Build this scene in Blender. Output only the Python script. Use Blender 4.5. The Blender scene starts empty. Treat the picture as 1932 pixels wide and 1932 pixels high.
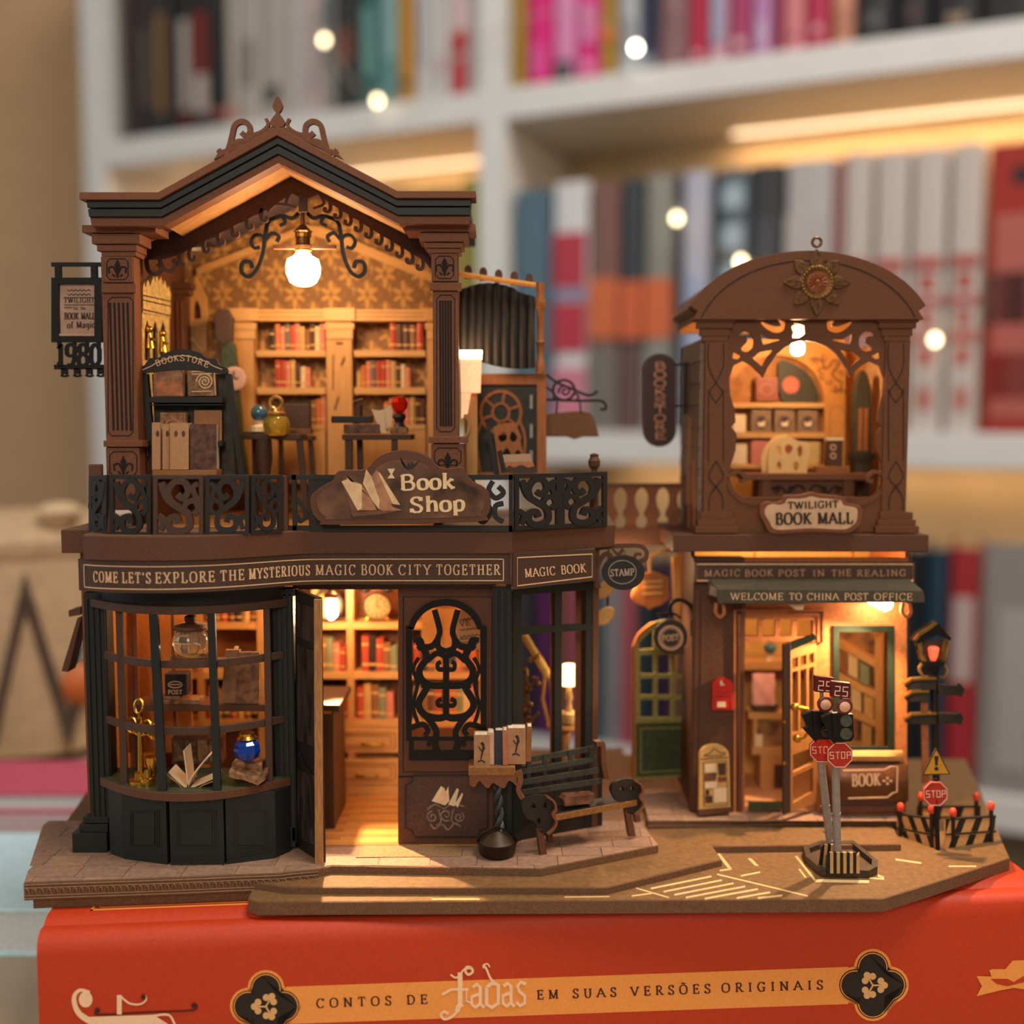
import bpy, bmesh, math, random
from mathutils import Vector
from mathutils.geometry import tessellate_polygon
random.seed(7)
C = bpy.context.scene
COL = C.collection
# ---------------------------------------------------------------- camera, world, lights, exposure
# working unit: 0.15 mm; x right, y away from the camera, z up, origin at the lens
U = 0.00015
HZ = 2300.0                      # height of the lens above the floor reference, working units
FP = 2100.0                      # focal length in picture widths of 1932
PITCH = math.radians(4.66)
cd = bpy.data.cameras.new('camera')
cam = bpy.data.objects.new('camera', cd)
COL.objects.link(cam)
cam.location = (0, 0, HZ * U)
cam.rotation_euler = (math.pi / 2 - PITCH, 0, 0)
cd.sensor_width = 36
cd.lens = 36 * FP / 1932
cd.clip_start = 0.01
cd.clip_end = 50
cd.dof.use_dof = True
cd.dof.focus_distance = 2080 * U
cd.dof.aperture_fstop = 5.1
C.camera = cam
C.view_settings.view_transform = 'Standard'
C.view_settings.look = 'None'
C.view_settings.gamma = 1
C.view_settings.exposure = 0.0
C.view_settings.use_curve_mapping = False
w = bpy.data.worlds.new('world')
C.world = w
w.use_nodes = True
bg = w.node_tree.nodes['Background']
bg.inputs[0].default_value = (1.0, 0.86, 0.72, 1)
bg.inputs[1].default_value = 0.2


def area(name, loc, target, size, power, col):
    l = bpy.data.lights.new(name, 'AREA')
    l.shape = 'RECTANGLE'
    l.size, l.size_y = size
    l.energy = power
    l.color = col
    o = bpy.data.objects.new(name, l)
    COL.objects.link(o)
    o.location = loc
    o.rotation_euler = (Vector(target) - Vector(loc)).to_track_quat('-Z', 'Y').to_euler()
    return o


# assumed ceiling lamp of the room, an added fill light behind the viewer, an assumed window to the side of the bookcase
area('assumed_ceiling_lamp', (0.45, 0.05, 1.75), (0.2, 0.9, 0.2), (0.6, 0.6), 21, (1.0, 0.95, 0.88))
area('front_fill_light', (-0.1, -0.9, 0.9), (0.0, 0.4, 0.25), (0.4, 0.4), 6.0, (1.0, 0.88, 0.74))
area('assumed_window_daylight', (-1.35, 0.1, 0.75), (-0.1, 0.45, 0.2), (0.5, 0.8), 4.0, (0.72, 0.87, 1.0))

# ---------------------------------------------------------------- measuring: pixel -> point on a real plane
cp, sp = math.cos(PITCH), math.sin(PITCH)


def ray(px, py):
    u, v = px - 966.0, 966.0 - py
    return (u, FP * cp + v * sp, -FP * sp + v * cp)


def G(px, py, z):
    r = ray(px, py)
    t = z / r[2]
    return (r[0] * t, r[1] * t, z)


class Pl:
    """vertical plane y = y0 + t*x"""

    def __init__(s, y0, t=0.0):
        s.y0, s.t = y0, t
        n = math.hypot(1, t)
        s.n = (t / n, -1 / n)

    def __call__(s, px, py, d=0.0):
        r = ray(px, py)
        k = s.y0 / (r[1] - s.t * r[0])
        return (r[0] * k + s.n[0] * d, r[1] * k + s.n[1] * d, r[2] * k)


def Pl2(pxa, pya, Ya, pxb, pyb, Yb):
    a, b = Pl(Ya)(pxa, pya), Pl(Yb)(pxb, pyb)
    t = (b[1] - a[1]) / (b[0] - a[0])
    return Pl(a[1] - t * a[0], t)


# ---------------------------------------------------------------- mesh builder
class M:
    def __init__(s):
        s.v, s.f, s.m = [], [], []
        s.mi = 0
        s.k = 0

    def add(s, pts, faces):
        b = len(s.v)
        s.v += [tuple(p) for p in pts]
        s.f += [tuple(b + i for i in f) for f in faces]
        s.m += [s.mi] * len(faces)
        return s

    def box(s, x0, x1, y0, y1, z0, z1):
        p = [(x, y, z) for z in (z0, z1) for y in (y0, y1) for x in (x0, x1)]
        return s.add(p, [(0, 2, 3, 1), (4, 5, 7, 6), (0, 1, 5, 4), (2, 6, 7, 3), (0, 4, 6, 2), (1, 3, 7, 5)])

    def loft(s, A, B):
        n = len(A)
        f = [tuple(range(n)), tuple(range(2 * n - 1, n - 1, -1))]
        f += [(i, n + i, n + (i + 1) % n, (i + 1) % n) for i in range(n)]
        return s.add(list(A) + list(B), f)

    def lift(s, d0, d1):
        """a hair of offset between shapes of one part, so that no two faces coincide"""
        s.k += 1
        e = .05 * (s.k % 16)
        return d0 + e, d1 - e * .5

    def pp(s, pl, pts, d0=0, d1=-8):
        """outline measured on plane pl, extruded from d0 (towards the viewer) to d1"""
        d0, d1 = s.lift(d0, d1)
        A = [pl(x, y, d0) for x, y in pts]
        n = pl.n
        B = [(a[0] + n[0] * (d1 - d0), a[1] + n[1] * (d1 - d0), a[2]) for a in A]
        return s.loft(A, B)

    def pb(s, pl, x0, y0, x1, y1, d0=0, d1=-8):
        """upright rectangle measured on plane pl"""
        ym, xm = (y0 + y1) / 2, (x0 + x1) / 2
        za, zb = pl(xm, y0)[2], pl(xm, y1)[2]
        a, b = pl(x0, ym, d0), pl(x1, ym, d0)
        n = pl.n
        k = d1 - d0
        A = [(a[0], a[1], za), (b[0], b[1], za), (b[0], b[1], zb), (a[0], a[1], zb)]
        return s.loft(A, [(p[0] + n[0] * k, p[1] + n[1] * k, p[2]) for p in A])

    def hp(s, pl, outer, holes, d0=0, d1=-8):
        """outline with holes"""
        d0, d1 = s.lift(d0, d1)
        loops = [outer] + holes
        n = pl.n
        A = [[pl(x, y, d0) for x, y in L] for L in loops]
        B = [[(a[0] + n[0] * (d1 - d0), a[1] + n[1] * (d1 - d0), a[2]) for a in L] for L in A]
        tri = tessellate_polygon([[Vector((x, y, 0)) for x, y in L] for L in loops])
        fa, fb = sum(A, []), sum(B, [])
        N = len(fa)
        f = [tuple(t) for t in tri] + [tuple(N + i for i in reversed(t)) for t in tri]
        o = 0
        for L in loops:
            k = len(L)
            f += [(o + i, N + o + i, N + o + (i + 1) % k, o + (i + 1) % k) for i in range(k)]
            o += k
        return s.add(fa + fb, f)

    def rib(s, pl, pts, wd, d0=0, d1=-6, closed=False):
        """flat strip along a line measured on plane pl; wd is a width or a function of 0..1"""
        d0, d1 = s.lift(d0, d1)
        n = len(pts)
        A, B = [], []
        for i in range(n):
            a = pts[(i - 1) % n] if closed or i else pts[0]
            b = pts[(i + 1) % n] if closed or i < n - 1 else pts[-1]
            dx, dy = b[0] - a[0], b[1] - a[1]
            l = math.hypot(dx, dy) or 1
            h = (wd(i / (n - 1)) if callable(wd) else wd) / 2
            A.append(pl(pts[i][0] - dy / l * h, pts[i][1] + dx / l * h, d0))
            B.append(pl(pts[i][0] + dy / l * h, pts[i][1] - dx / l * h, d0))
        k = d1 - d0
        q = pl.n
        sh = lambda p: (p[0] + q[0] * k, p[1] + q[1] * k, p[2])
        P = A + B + [sh(p) for p in A] + [sh(p) for p in B]
        f = []
        for i in range(n if closed else n - 1):
            j = (i + 1) % n
            f += [(i, j, n + j, n + i), (2 * n + j, 2 * n + i, 3 * n + i, 3 * n + j), (j, i, 2 * n + i, 2 * n + j), (n + i, n + j, 3 * n + j, 3 * n + i)]
        if not closed:
            f += [(0, n, 3 * n, 2 * n), (n - 1, 3 * n - 1, 4 * n - 1, 2 * n - 1)]
        return s.add(P, f)

    def lathe(s, c, prof, n=16, ax=(0, 0, 1), sx=1.0):
        """profile of (radius, height) turned about an axis through c"""
        az = Vector(ax).normalized()
        a = az.orthogonal().normalized() if abs(az.z) < .99 else Vector((1, 0, 0))
        b = az.cross(a)
        P = []
        for r, h in prof:
            for i in range(n):
                t = 2 * math.pi * i / n
                q = Vector(c) + az * h + a * (r * math.cos(t) * sx) + b * (r * math.sin(t))
                P.append(tuple(q))
        m = len(prof)
        f = [(j * n + i, j * n + (i + 1) % n, (j + 1) * n + (i + 1) % n, (j + 1) * n + i) for j in range(m - 1) for i in range(n)]
        f += [tuple(range(n - 1, -1, -1)), tuple((m - 1) * n + i for i in range(n))]
        return s.add(P, f)

    def ball(s, c, r, n=14, k=9, sz=1.0):
        return s.lathe(c, [(max(r * math.sin(math.pi * i / k), r * .01), -r * sz * math.cos(math.pi * i / k)) for i in range(k + 1)], n)

    def tube(s, pts, r, n=8, closed=False):
        m = len(pts)
        P = []
        up = None
        for i in range(m):
            a = Vector(pts[(i - 1) % m] if closed or i else pts[0])
            b = Vector(pts[(i + 1) % m] if closed or i < m - 1 else pts[-1])
            d = (b - a).normalized()
            if up is None:
                up = d.orthogonal().normalized()
            up = (up - d * up.dot(d)).normalized()
            q = d.cross(up)
            rr = r(i / (m - 1)) if callable(r) else r
            for j in range(n):
                t = 2 * math.pi * j / n
                P.append(tuple(Vector(pts[i]) + up * (rr * math.cos(t)) + q * (rr * math.sin(t))))
        f = [(i * n + j, i * n + (j + 1) % n, ((i + 1) % m) * n + (j + 1) % n, ((i + 1) % m) * n + j) for i in range(m if closed else m - 1) for j in range(n)]
        if not closed:
            f += [tuple(range(n - 1, -1, -1)), tuple((m - 1) * n + j for j in range(n))]
        return s.add(P, f)

    def grid(s, rows, thick=None):
        """skin over rows of points; thick: shift vector for a back side"""
        n, m = len(rows), len(rows[0])
        P = [p for r in rows for p in r]
        f = [(i * m + j, i * m + j + 1, (i + 1) * m + j + 1, (i + 1) * m + j) for i in range(n - 1) for j in range(m - 1)]
        if thick:
            N = n * m
            P = P + [(p[0] + thick[0], p[1] + thick[1], p[2] + thick[2]) for p in P]
            f += [tuple(N + i for i in reversed(q)) for q in f]
            for j in range(m - 1):
                for b, e in ((0, 0), ((n - 1) * m, 1)):
                    f.append((b + j, b + j + 1, N + b + j + 1, N + b + j))
            for i in range(n - 1):
                for b in (0, m - 1):
                    f.append((i * m + b, (i + 1) * m + b, N + (i + 1) * m + b, N + i * m + b))
        return s.add(P, f)

    def go(s, name, mat, parent=None, smooth=False, bevel=0, label=None, kind=None):
        """link the shapes as ONE object; a child takes its thing's origin"""
        if parent is not None:
            o0 = parent['o0']
        else:
            xs, ys, zs = zip(*s.v)
            o0 = ((min(xs) + max(xs)) / 2, (min(ys) + max(ys)) / 2, min(zs))
        me = bpy.data.meshes.new(name)
        me.from_pydata([((a - o0[0]) * U, (b - o0[1]) * U, (c - o0[2]) * U) for a, b, c in s.v], [], s.f)
        for q in (mat if isinstance(mat, (list, tuple)) else [mat]):
            me.materials.append(q)
        if any(s.m):
            me.polygons.foreach_set('material_index', s.m)
        if smooth:
            me.polygons.foreach_set('use_smooth', [True] * len(me.polygons))
        bm = bmesh.new()
        bm.from_mesh(me)
        bmesh.ops.recalc_face_normals(bm, faces=bm.faces)
        bm.to_mesh(me)
        bm.free()
        if smooth:
            me.set_sharp_from_angle(angle=math.radians(40))
        me.update()
        o = bpy.data.objects.new(name, me)
        COL.objects.link(o)
        o['o0'] = o0
        if parent is not None:
            o.parent = parent
        else:
            o.location = (o0[0] * U, o0[1] * U, (o0[2] + HZ) * U)
        fix.append(o)
        if bevel:
            b = o.modifiers.new('edge', 'BEVEL')
            b.width = bevel * U
            b.segments = 2
            b.limit_method = 'ANGLE'
        if label:
            o['label'] = label
        if kind:
            o['kind'] = kind
        return o


fix = []


def tag(o, label, cat, group=None):
    o['label'] = label
    o['category'] = cat
    if group:
        o['group'] = group
    return o


def spot(name, at, to, power, ang=120, col=(1.0, .64, .34), r=6):
    """the directed light of one of the model's small lamps"""
    l = bpy.data.lights.new(name, 'SPOT')
    l.energy, l.color, l.spot_size, l.spot_blend, l.shadow_soft_size = power, col, math.radians(ang), .5, r * U
    o = bpy.data.objects.new(name, l)
    COL.objects.link(o)
    o.location = (at[0] * U, at[1] * U, (at[2] + HZ) * U)
    o.rotation_euler = (Vector(to) - Vector(at)).to_track_quat('-Z', 'Y').to_euler()


def thing(name, label, cat, at, group=None):
    o = bpy.data.objects.new(name, None)
    COL.objects.link(o)
    o['o0'] = tuple(at)
    o.location = (at[0] * U, at[1] * U, (at[2] + HZ) * U)
    o.empty_display_size = 0.005
    return tag(o, label, cat, group)


def sub(name, parent, label=None):
    """a part that only gathers its own pieces"""
    o = bpy.data.objects.new(name, None)
    COL.objects.link(o)
    o['o0'] = tuple(parent['o0'])
    o.parent = parent
    o.empty_display_size = 0.004
    if label:
        o['label'] = label
    return o


def arc(cx, cy, rx, ry, a0, a1, n=16):
    return [(cx + rx * math.cos(math.radians(a0 + (a1 - a0) * i / n)), cy - ry * math.sin(math.radians(a0 + (a1 - a0) * i / n))) for i in range(n + 1)]


def spiral(cx, cy, r0, r1, a0, turn, n=22):
    return [(cx + (r0 + (r1 - r0) * i / n) * math.cos(math.radians(a0 + turn * i / n)), cy - (r0 + (r1 - r0) * i / n) * math.sin(math.radians(a0 + turn * i / n))) for i in range(n + 1)]


def smooth(pts, k=6, closed=False):
    n = len(pts)
    out = []
    g = lambda i: pts[i % n] if closed else pts[max(0, min(n - 1, i))]
    for i in range(n if closed else n - 1):
        a, b, c, d = g(i - 1), g(i), g(i + 1), g(i + 2)
        for j in range(k):
            t = j / k
            out.append(tuple(.5 * (2 * b[q] + (c[q] - a[q]) * t + (2 * a[q] - 5 * b[q] + 4 * c[q] - d[q]) * t * t + (3 * b[q] - a[q] - 3 * c[q] + d[q]) * t ** 3) for q in range(len(b))))
    if not closed:
        out.append(tuple(pts[-1]))
    return out


def rect(x0, y0, x1, y1):
    return [(x0, y0), (x1, y0), (x1, y1), (x0, y1)]


def lin(h):
    h = h.lstrip('#')
    c = [int(h[i:i + 2], 16) / 255 for i in (0, 2, 4)]
    return tuple(x / 12.92 if x <= .04045 else ((x + .055) / 1.055) ** 2.4 for x in c)


MATS = {}


def mat(name, col, rough=.6, metal=0.0, amt=.18, scale=900, stretch=(1, 1, 1), bump=.15, emit=0, trans=0, ior=1.45, alpha=1, coat=0, col2=None, spec=.5):
    """procedural surface: colour broken up by noise, fine relief"""
    if name in MATS:
        return MATS[name]
    c = lin(col) if isinstance(col, str) else col
    m = bpy.data.materials.new(name)
    m.use_nodes = True
    nt = m.node_tree
    b = nt.nodes['Principled BSDF']
    b.inputs['Roughness'].default_value = rough
    b.inputs['Metallic'].default_value = metal
    b.inputs['IOR'].default_value = ior
    b.inputs['Transmission Weight'].default_value = trans
    b.inputs['Alpha'].default_value = alpha
    b.inputs['Coat Weight'].default_value = coat
    b.inputs['Specular IOR Level'].default_value = spec
    if emit:
        b.inputs['Emission Color'].default_value = (*c, 1)
        b.inputs['Emission Strength'].default_value = emit
    tc = nt.nodes.new('ShaderNodeTexCoord')
    mp = nt.nodes.new('ShaderNodeMapping')
    mp.inputs['Scale'].default_value = stretch
    nz = nt.nodes.new('ShaderNodeTexNoise')
    nz.inputs['Scale'].default_value = scale
    nz.inputs['Detail'].default_value = 5
    nt.links.new(tc.outputs['Object'], mp.inputs[0])
    nt.links.new(mp.outputs[0], nz.inputs['Vector'])
    cr = nt.nodes.new('ShaderNodeValToRGB')
    e = cr.color_ramp.elements
    e[0].position, e[1].position = .3, .72
    c2 = lin(col2) if isinstance(col2, str) else col2
    e[0].color = (*[x * (1 - amt) for x in c], 1)
    e[1].color = (*(c2 if c2 else [min(1, x * (1 + amt)) for x in c]), 1)
    nt.links.new(nz.outputs[0], cr.inputs[0])
    nt.links.new(cr.outputs[0], b.inputs['Base Color'])
    if bump:
        bp = nt.nodes.new('ShaderNodeBump')
        bp.inputs['Strength'].default_value = bump
        bp.inputs['Distance'].default_value = .0002
        nt.links.new(nz.outputs[0], bp.inputs['Height'])
        nt.links.new(bp.outputs[0], b.inputs['Normal'])
    MATS[name] = m
    return m


GR = (1, 1, .12)      # upright grain
GH = (.12, 1, 1)      # grain along x
walnut = mat('walnut_board', '#764426', .62, scale=2600, amt=.22, stretch=(.5, 1, 1), bump=.3)
walnut_d = mat('dark_walnut_board', '#5c3620', .62, scale=2600, amt=.25, bump=.3)
umber = mat('umber_board', '#4a3122', .6, scale=2600, amt=.3, bump=.3)
groove = mat('burnt_groove', '#1c100a', .8, amt=.2)
green = mat('blackish_green_paint', '#1c1f1d', .5, scale=3000, amt=.3, bump=.3)
ebony = mat('black_stained_board', '#231d19', .55, scale=3000, amt=.35, bump=.3)
bottle = mat('bottle_green_paint', '#3c452b', .5, amt=.35, scale=700)
honey = mat('honey_wood', '#c89455', .5, scale=1500, amt=.12, stretch=GH, bump=.12)
honey_v = mat('honey_wood_upright', '#c08a4c', .5, scale=1500, amt=.12, stretch=GR, bump=.12)
edgew = mat('raw_board_edge', '#a5713f', .7, scale=2200, amt=.3, stretch=GR)
cream = mat('cream_paper', '#e0c49c', .7, scale=1500, amt=.08)
ink = mat('brown_ink', '#2c1a10', .6, amt=.1)
gilt = mat('pale_gilt_print', '#e2b58a', .45, amt=.1)
brass = mat('brass', '#c8963c', .25, .95, amt=.12, scale=400)
bronze = mat('antique_bronze', '#7a5638', .36, .7, amt=.4, scale=900)
copper = mat('copper', '#94502e', .5, .5, amt=.2)
iron = mat('black_iron', '#16120f', .42, .3, amt=.3)
white_lac = mat('white_lacquer', '#dcdad6', .45, scale=30, amt=.02, bump=0)
# ---------------------------------------------------------------- lettering drawn as pen strokes
# glyph: width, strokes (points "x,y x,y"; '~' smooth; 'o' closed smooth), serif spots
GL = {
 'A': (.78, '0,0 .38,1|.36,1 .78,0|.14,.36 .62,.36', '0,0 .78,0'), 'B': (.66, '.12,0 .12,1|~.1,1 .45,.98 .56,.76 .44,.55 .1,.53|~.1,.53 .5,.51 .63,.27 .5,.02 .1,0', '.12,0 .12,1'),
 'C': (.7, '~.66,.78 .5,.97 .2,.93 .04,.62 .04,.35 .2,.05 .5,.01 .67,.2|.66,1 .66,.74', ''), 'D': (.74, '.12,0 .12,1|~.1,1 .45,.97 .68,.7 .68,.3 .45,.03 .1,0', '.12,0 .12,1'),
 'E': (.62, '.12,0 .12,1|.1,.99 .58,.99 .58,.8|.1,.52 .45,.52|.45,.64 .45,.4|.1,.01 .6,.01 .6,.22', '.12,0 .12,1'), 'F': (.58, '.12,0 .12,1|.1,.99 .56,.99 .56,.8|.1,.52 .44,.52|.44,.64 .44,.4', '.12,0 .12,1'),
 'G': (.76, '~.66,.78 .5,.97 .2,.93 .04,.62 .04,.35 .2,.05 .48,.01 .64,.14|.64,0 .64,.4|.46,.42 .78,.42|.66,1 .66,.74', ''), 'H': (.78, '.12,0 .12,1|.66,0 .66,1|.1,.52 .68,.52', '.12,0 .12,1 .66,0 .66,1'),
 'I': (.3, '.15,0 .15,1', '.15,0 .15,1'), 'K': (.74, '.12,0 .12,1|.62,1 .14,.42|.28,.58 .68,0', '.12,0 .12,1 .62,1 .68,0'), 'L': (.6, '.12,0 .12,1|.1,.01 .58,.01 .58,.26', '.12,0 .12,1'),
 'M': (.92, '.1,0 .12,1|.1,1 .46,.05|.46,.05 .8,1|.8,0 .8,1', '.1,0 .1,1 .8,0 .8,1'), 'N': (.8, '.1,0 .1,1|.08,1 .68,0|.68,0 .68,1', '.1,0 .08,1 .68,1'), 'O': (.78, 'o.39,1 .1,.85 .03,.5 .1,.15 .39,0 .68,.15 .75,.5 .68,.85', ''),
 'P': (.62, '.12,0 .12,1|~.1,1 .45,.98 .58,.73 .45,.49 .1,.47', '.12,0 .12,1'), 'R': (.7, '.12,0 .12,1|~.1,1 .43,.98 .56,.75 .42,.53 .1,.51|.3,.52 .66,0', '.12,0 .12,1 .66,0'),
 'S': (.56, '~.5,.78 .4,.97 .18,.97 .06,.78 .16,.58 .4,.44 .52,.24 .42,.03 .18,.02 .04,.22|.5,1 .5,.74|.04,0 .04,.26', ''), 'T': (.68, '.34,0 .34,1|.03,.78 .03,.99 .65,.99 .65,.78', '.34,0'),
 'U': (.76, '~.12,1 .12,.35 .22,.05 .4,0 .56,.06 .64,.35 .64,1', '.12,1 .64,1'), 'V': (.76, '0,1 .38,0|.38,0 .74,1', '0,1 .74,1'), 'W': (1.08, '0,1 .3,0|.3,0 .54,.9|.54,.9 .78,0|.78,0 1.06,1', '0,1 .54,1 1.06,1'),
 'X': (.74, '.04,1 .68,0|.66,1 .06,0', '.04,1 .68,0 .66,1 .06,0'), 'Y': (.72, '.02,1 .36,.45|.36,.45 .7,1|.36,.45 .36,0', '.02,1 .7,1 .36,0'), "'": (.2, '.1,1 .08,.75', ''), '!': (.24, '.12,1 .12,.3|.12,.1 .12,0', ''),
 '1': (.4, '.05,.8 .22,1 .22,0', '.22,0'), '8': (.6, 'o.3,1 .1,.9 .1,.66 .3,.54 .5,.66 .5,.9|o.3,.54 .06,.4 .06,.12 .3,0 .54,.12 .54,.4', ''), '9': (.6, 'o.3,1 .08,.88 .08,.56 .3,.45 .52,.56 .52,.88|~.52,.75 .5,.3 .34,.02 .1,.05', ''), '0': (.6, 'o.3,1 .08,.8 .06,.5 .08,.2 .3,0 .52,.2 .54,.5 .52,.8', ''),
 'o': (.58, 'o.29,.64 .09,.55 .04,.32 .09,.09 .29,0 .49,.09 .54,.32 .49,.55', ''), 'k': (.62, '.12,0 .12,1|.5,.62 .16,.26|.26,.36 .56,0', '.12,0 .12,1 .5,.62 .56,0'), 'h': (.66, '.12,0 .12,1|~.12,.45 .3,.64 .48,.6 .54,.4 .54,0', '.12,0 .12,1 .54,0'),
 'p': (.62, '.12,-.3 .12,.62|~.12,.5 .3,.64 .52,.55 .56,.3 .48,.06 .3,0 .12,.1', '.12,-.3 .12,.62'), 'a': (.58, '~.1,.5 .26,.64 .42,.58 .46,.42 .46,.1 .56,0|~.46,.38 .2,.34 .06,.2 .1,.04 .26,0 .46,.14', ''), 's': (.44, '~.38,.5 .28,.63 .12,.6 .08,.46 .3,.32 .38,.14 .26,.01 .06,.1', ''),
 'd': (.62, '.5,0 .5,1|~.5,.5 .32,.64 .1,.54 .06,.3 .14,.06 .32,0 .5,.12', '.5,1'), 'f': (.42, '~.42,.92 .32,1 .18,.92 .16,.6 .16,0|.02,.62 .36,.62', '.16,0'), 'g': (.58, '~.46,.6 .2,.64 .06,.45 .1,.18 .3,.1 .46,.24|~.48,.64 .48,-.05 .4,-.28 .1,-.26', ''),
 'i': (.28, '.14,0 .14,.62|.14,.78 .14,.9', '.14,0 .14,.62'), 'c': (.5, '~.46,.5 .3,.64 .1,.55 .05,.3 .12,.06 .3,0 .48,.12', ''), 'e': (.54, '~.06,.34 .48,.36 .44,.55 .26,.64 .08,.52 .05,.28 .14,.05 .3,0 .48,.1', ''), 'n': (.64, '.12,0 .12,.62|~.12,.45 .3,.64 .46,.58 .52,.4 .52,0', '.12,0 .12,.62 .52,0'),
 'r': (.46, '.12,0 .12,.62|~.12,.42 .24,.6 .42,.6', '.12,0 .12,.62'), 't': (.42, '~.18,.86 .18,.15 .26,.01 .4,.06|.04,.62 .38,.62', ''), 'y': (.56, '.04,.62 .28,0|~.52,.62 .28,0 .16,-.26 .04,-.26', '.04,.62 .52,.62'), ' ': (.36, '', ''), '-': (.4, '.04,.4 .36,.4', ''),
}
GL['Õ'] = (.78, GL['O'][1] + '|~.2,1.16 .32,1.24 .46,1.14 .58,1.22', '')
SEG = {'2': '0,1 .6,1 .6,.5 0,.5 0,0 .6,0', '5': '.6,1 0,1 0,.5 .6,.5 .6,0 0,0', 'S': '.6,1 0,1 0,.5 .6,.5 .6,0 0,0', 'T': '0,1 .66,1|.33,1 .33,0', 'O': '0,1 .6,1 .6,0 0,0 0,1', 'P': '0,0 0,1 .6,1 .6,.5 0,.5'}


def strokes(ch, seg=False):
    if seg:
        return .66, [[tuple(map(float, q.split(','))) for q in st.split()] for st in SEG[ch].split('|')], []
    wd, st, se = GL[ch]
    out = []
    for k in st.split('|') if st else []:
        md = k[0] if k[0] in '~o' else ''
        p = [tuple(map(float, q.split(','))) for q in k[len(md):].split()]
        if md:
            p = smooth(p, 4, md == 'o')
            if md == 'o':
                p.append(p[0])
        out.append(p)
    return wd, out, [tuple(map(float, q.split(','))) for q in se.split()]


def write(m, txt, at, cap=1.0, gap=.2, thick=.15, thin=.07, serif=.13, seg=False, width=None, cond=1.0):
    """draw txt; at(u, v) gives the point u along the line, v above it, both in cap heights * cap; width: squeeze to this length"""
    x, items = 0.0, []
    for ch in txt:
        wd, st, se = strokes(ch, seg and ch != ' ')
        items.append((x, st, se))
        x += wd + gap
    tot = x - gap
    kx = (width / tot) if width else cap * cond
    k = 0
    for x0, st, se in items:
        for p in st:
            k += 1
            e = .05 * (k % 7)
            n = len(p)
            A, B = [], []
            for i in range(n):
                a, b = p[max(0, i - 1)], p[min(n - 1, i + 1)]
                if p[0] == p[-1] and n > 4:
                    a, b = p[i - 1] if i else p[-2], p[i + 1] if i < n - 1 else p[1]
                dx, dy = (b[0] - a[0]) * kx, (b[1] - a[1]) * cap
                l = math.hypot(dx, dy) or 1
                f = abs(dy) / l
                if seg:
                    h, miter = thick * cap / 2, 1.0
                else:
                    h = cap * (thin + (thick - thin) * f * (1 if dy * dx <= 0 or f > .97 else .75)) / 2
                A.append(((x0 + p[i][0]) * kx - dy / l * h, p[i][1] * cap + dx / l * h))
                B.append(((x0 + p[i][0]) * kx + dy / l * h, p[i][1] * cap - dx / l * h))
            if seg:      # square pen: one bar per stretch
                for i in range(n - 1):
                    (ax, ay), (bx, by) = p[i], p[i + 1]
                    h = thick * cap / 2
                    xs = sorted(((x0 + ax) * kx, (x0 + bx) * kx))
                    ys = sorted((ay * cap, by * cap))
                    m.add([at(xs[0] - h, ys[0] - h, e), at(xs[1] + h, ys[0] - h, e), at(xs[1] + h, ys[1] + h, e), at(xs[0] - h, ys[1] + h, e)], [(0, 1, 2, 3)])
                    e += .012
                continue
            m.add([at(*q, e) for q in A] + [at(*q, e) for q in B], [(i, i + 1, n + i + 1, n + i) for i in range(n - 1)])
        for sx, sy in se if serif else []:
            h, g = serif * cap, thin * cap * .55
            cx, cy = (x0 + sx) * kx, sy * cap - (g if sy > .3 else -g)
            m.add([at(cx - h, cy - g, .4), at(cx + h, cy - g, .4), at(cx + h, cy + g, .4), at(cx - h, cy + g, .4)], [(0, 1, 2, 3)])
    return tot * kx


def on(pl, x0, y0, x1, y1, d=.6):
    """writing line from pixel (x0,y0) to (x1,y1) on plane pl; lengths in pixels"""
    l = math.hypot(x1 - x0, y1 - y0)
    ex, ey = (x1 - x0) / l, (y1 - y0) / l
    return lambda u, v, e=0: pl(x0 + ex * u + ey * v, y0 + ey * u - ex * v, d + e)
# ---------------------------------------------------------------- room behind: wall, floor, bookcase, shelved books
TB = -.445
BP = Pl(7550, TB)                    # front plane of the bookcase
nb = BP.n
DEP = 1150                           # depth of its shelves
ex = (1 / math.hypot(1, TB), TB / math.hypot(1, TB))


def bpt(sx, d, z):
    """point of the bookcase: along its front, depth behind the front, height"""
    return (sx * ex[0] - nb[0] * d, 7550 + sx * ex[1] - nb[1] * d, z)


def bs(px, py):
    p = BP(px, py)
    return p[0] / ex[0], p[2]


def bbox(m, s0, s1, d0, d1, z0, z1):
    A = [bpt(s0, d0, z0), bpt(s1, d0, z0), bpt(s1, d0, z1), bpt(s0, d0, z1)]
    return m.loft(A, [bpt(s0, d1, z0), bpt(s1, d1, z0), bpt(s1, d1, z1), bpt(s0, d1, z1)])


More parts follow.
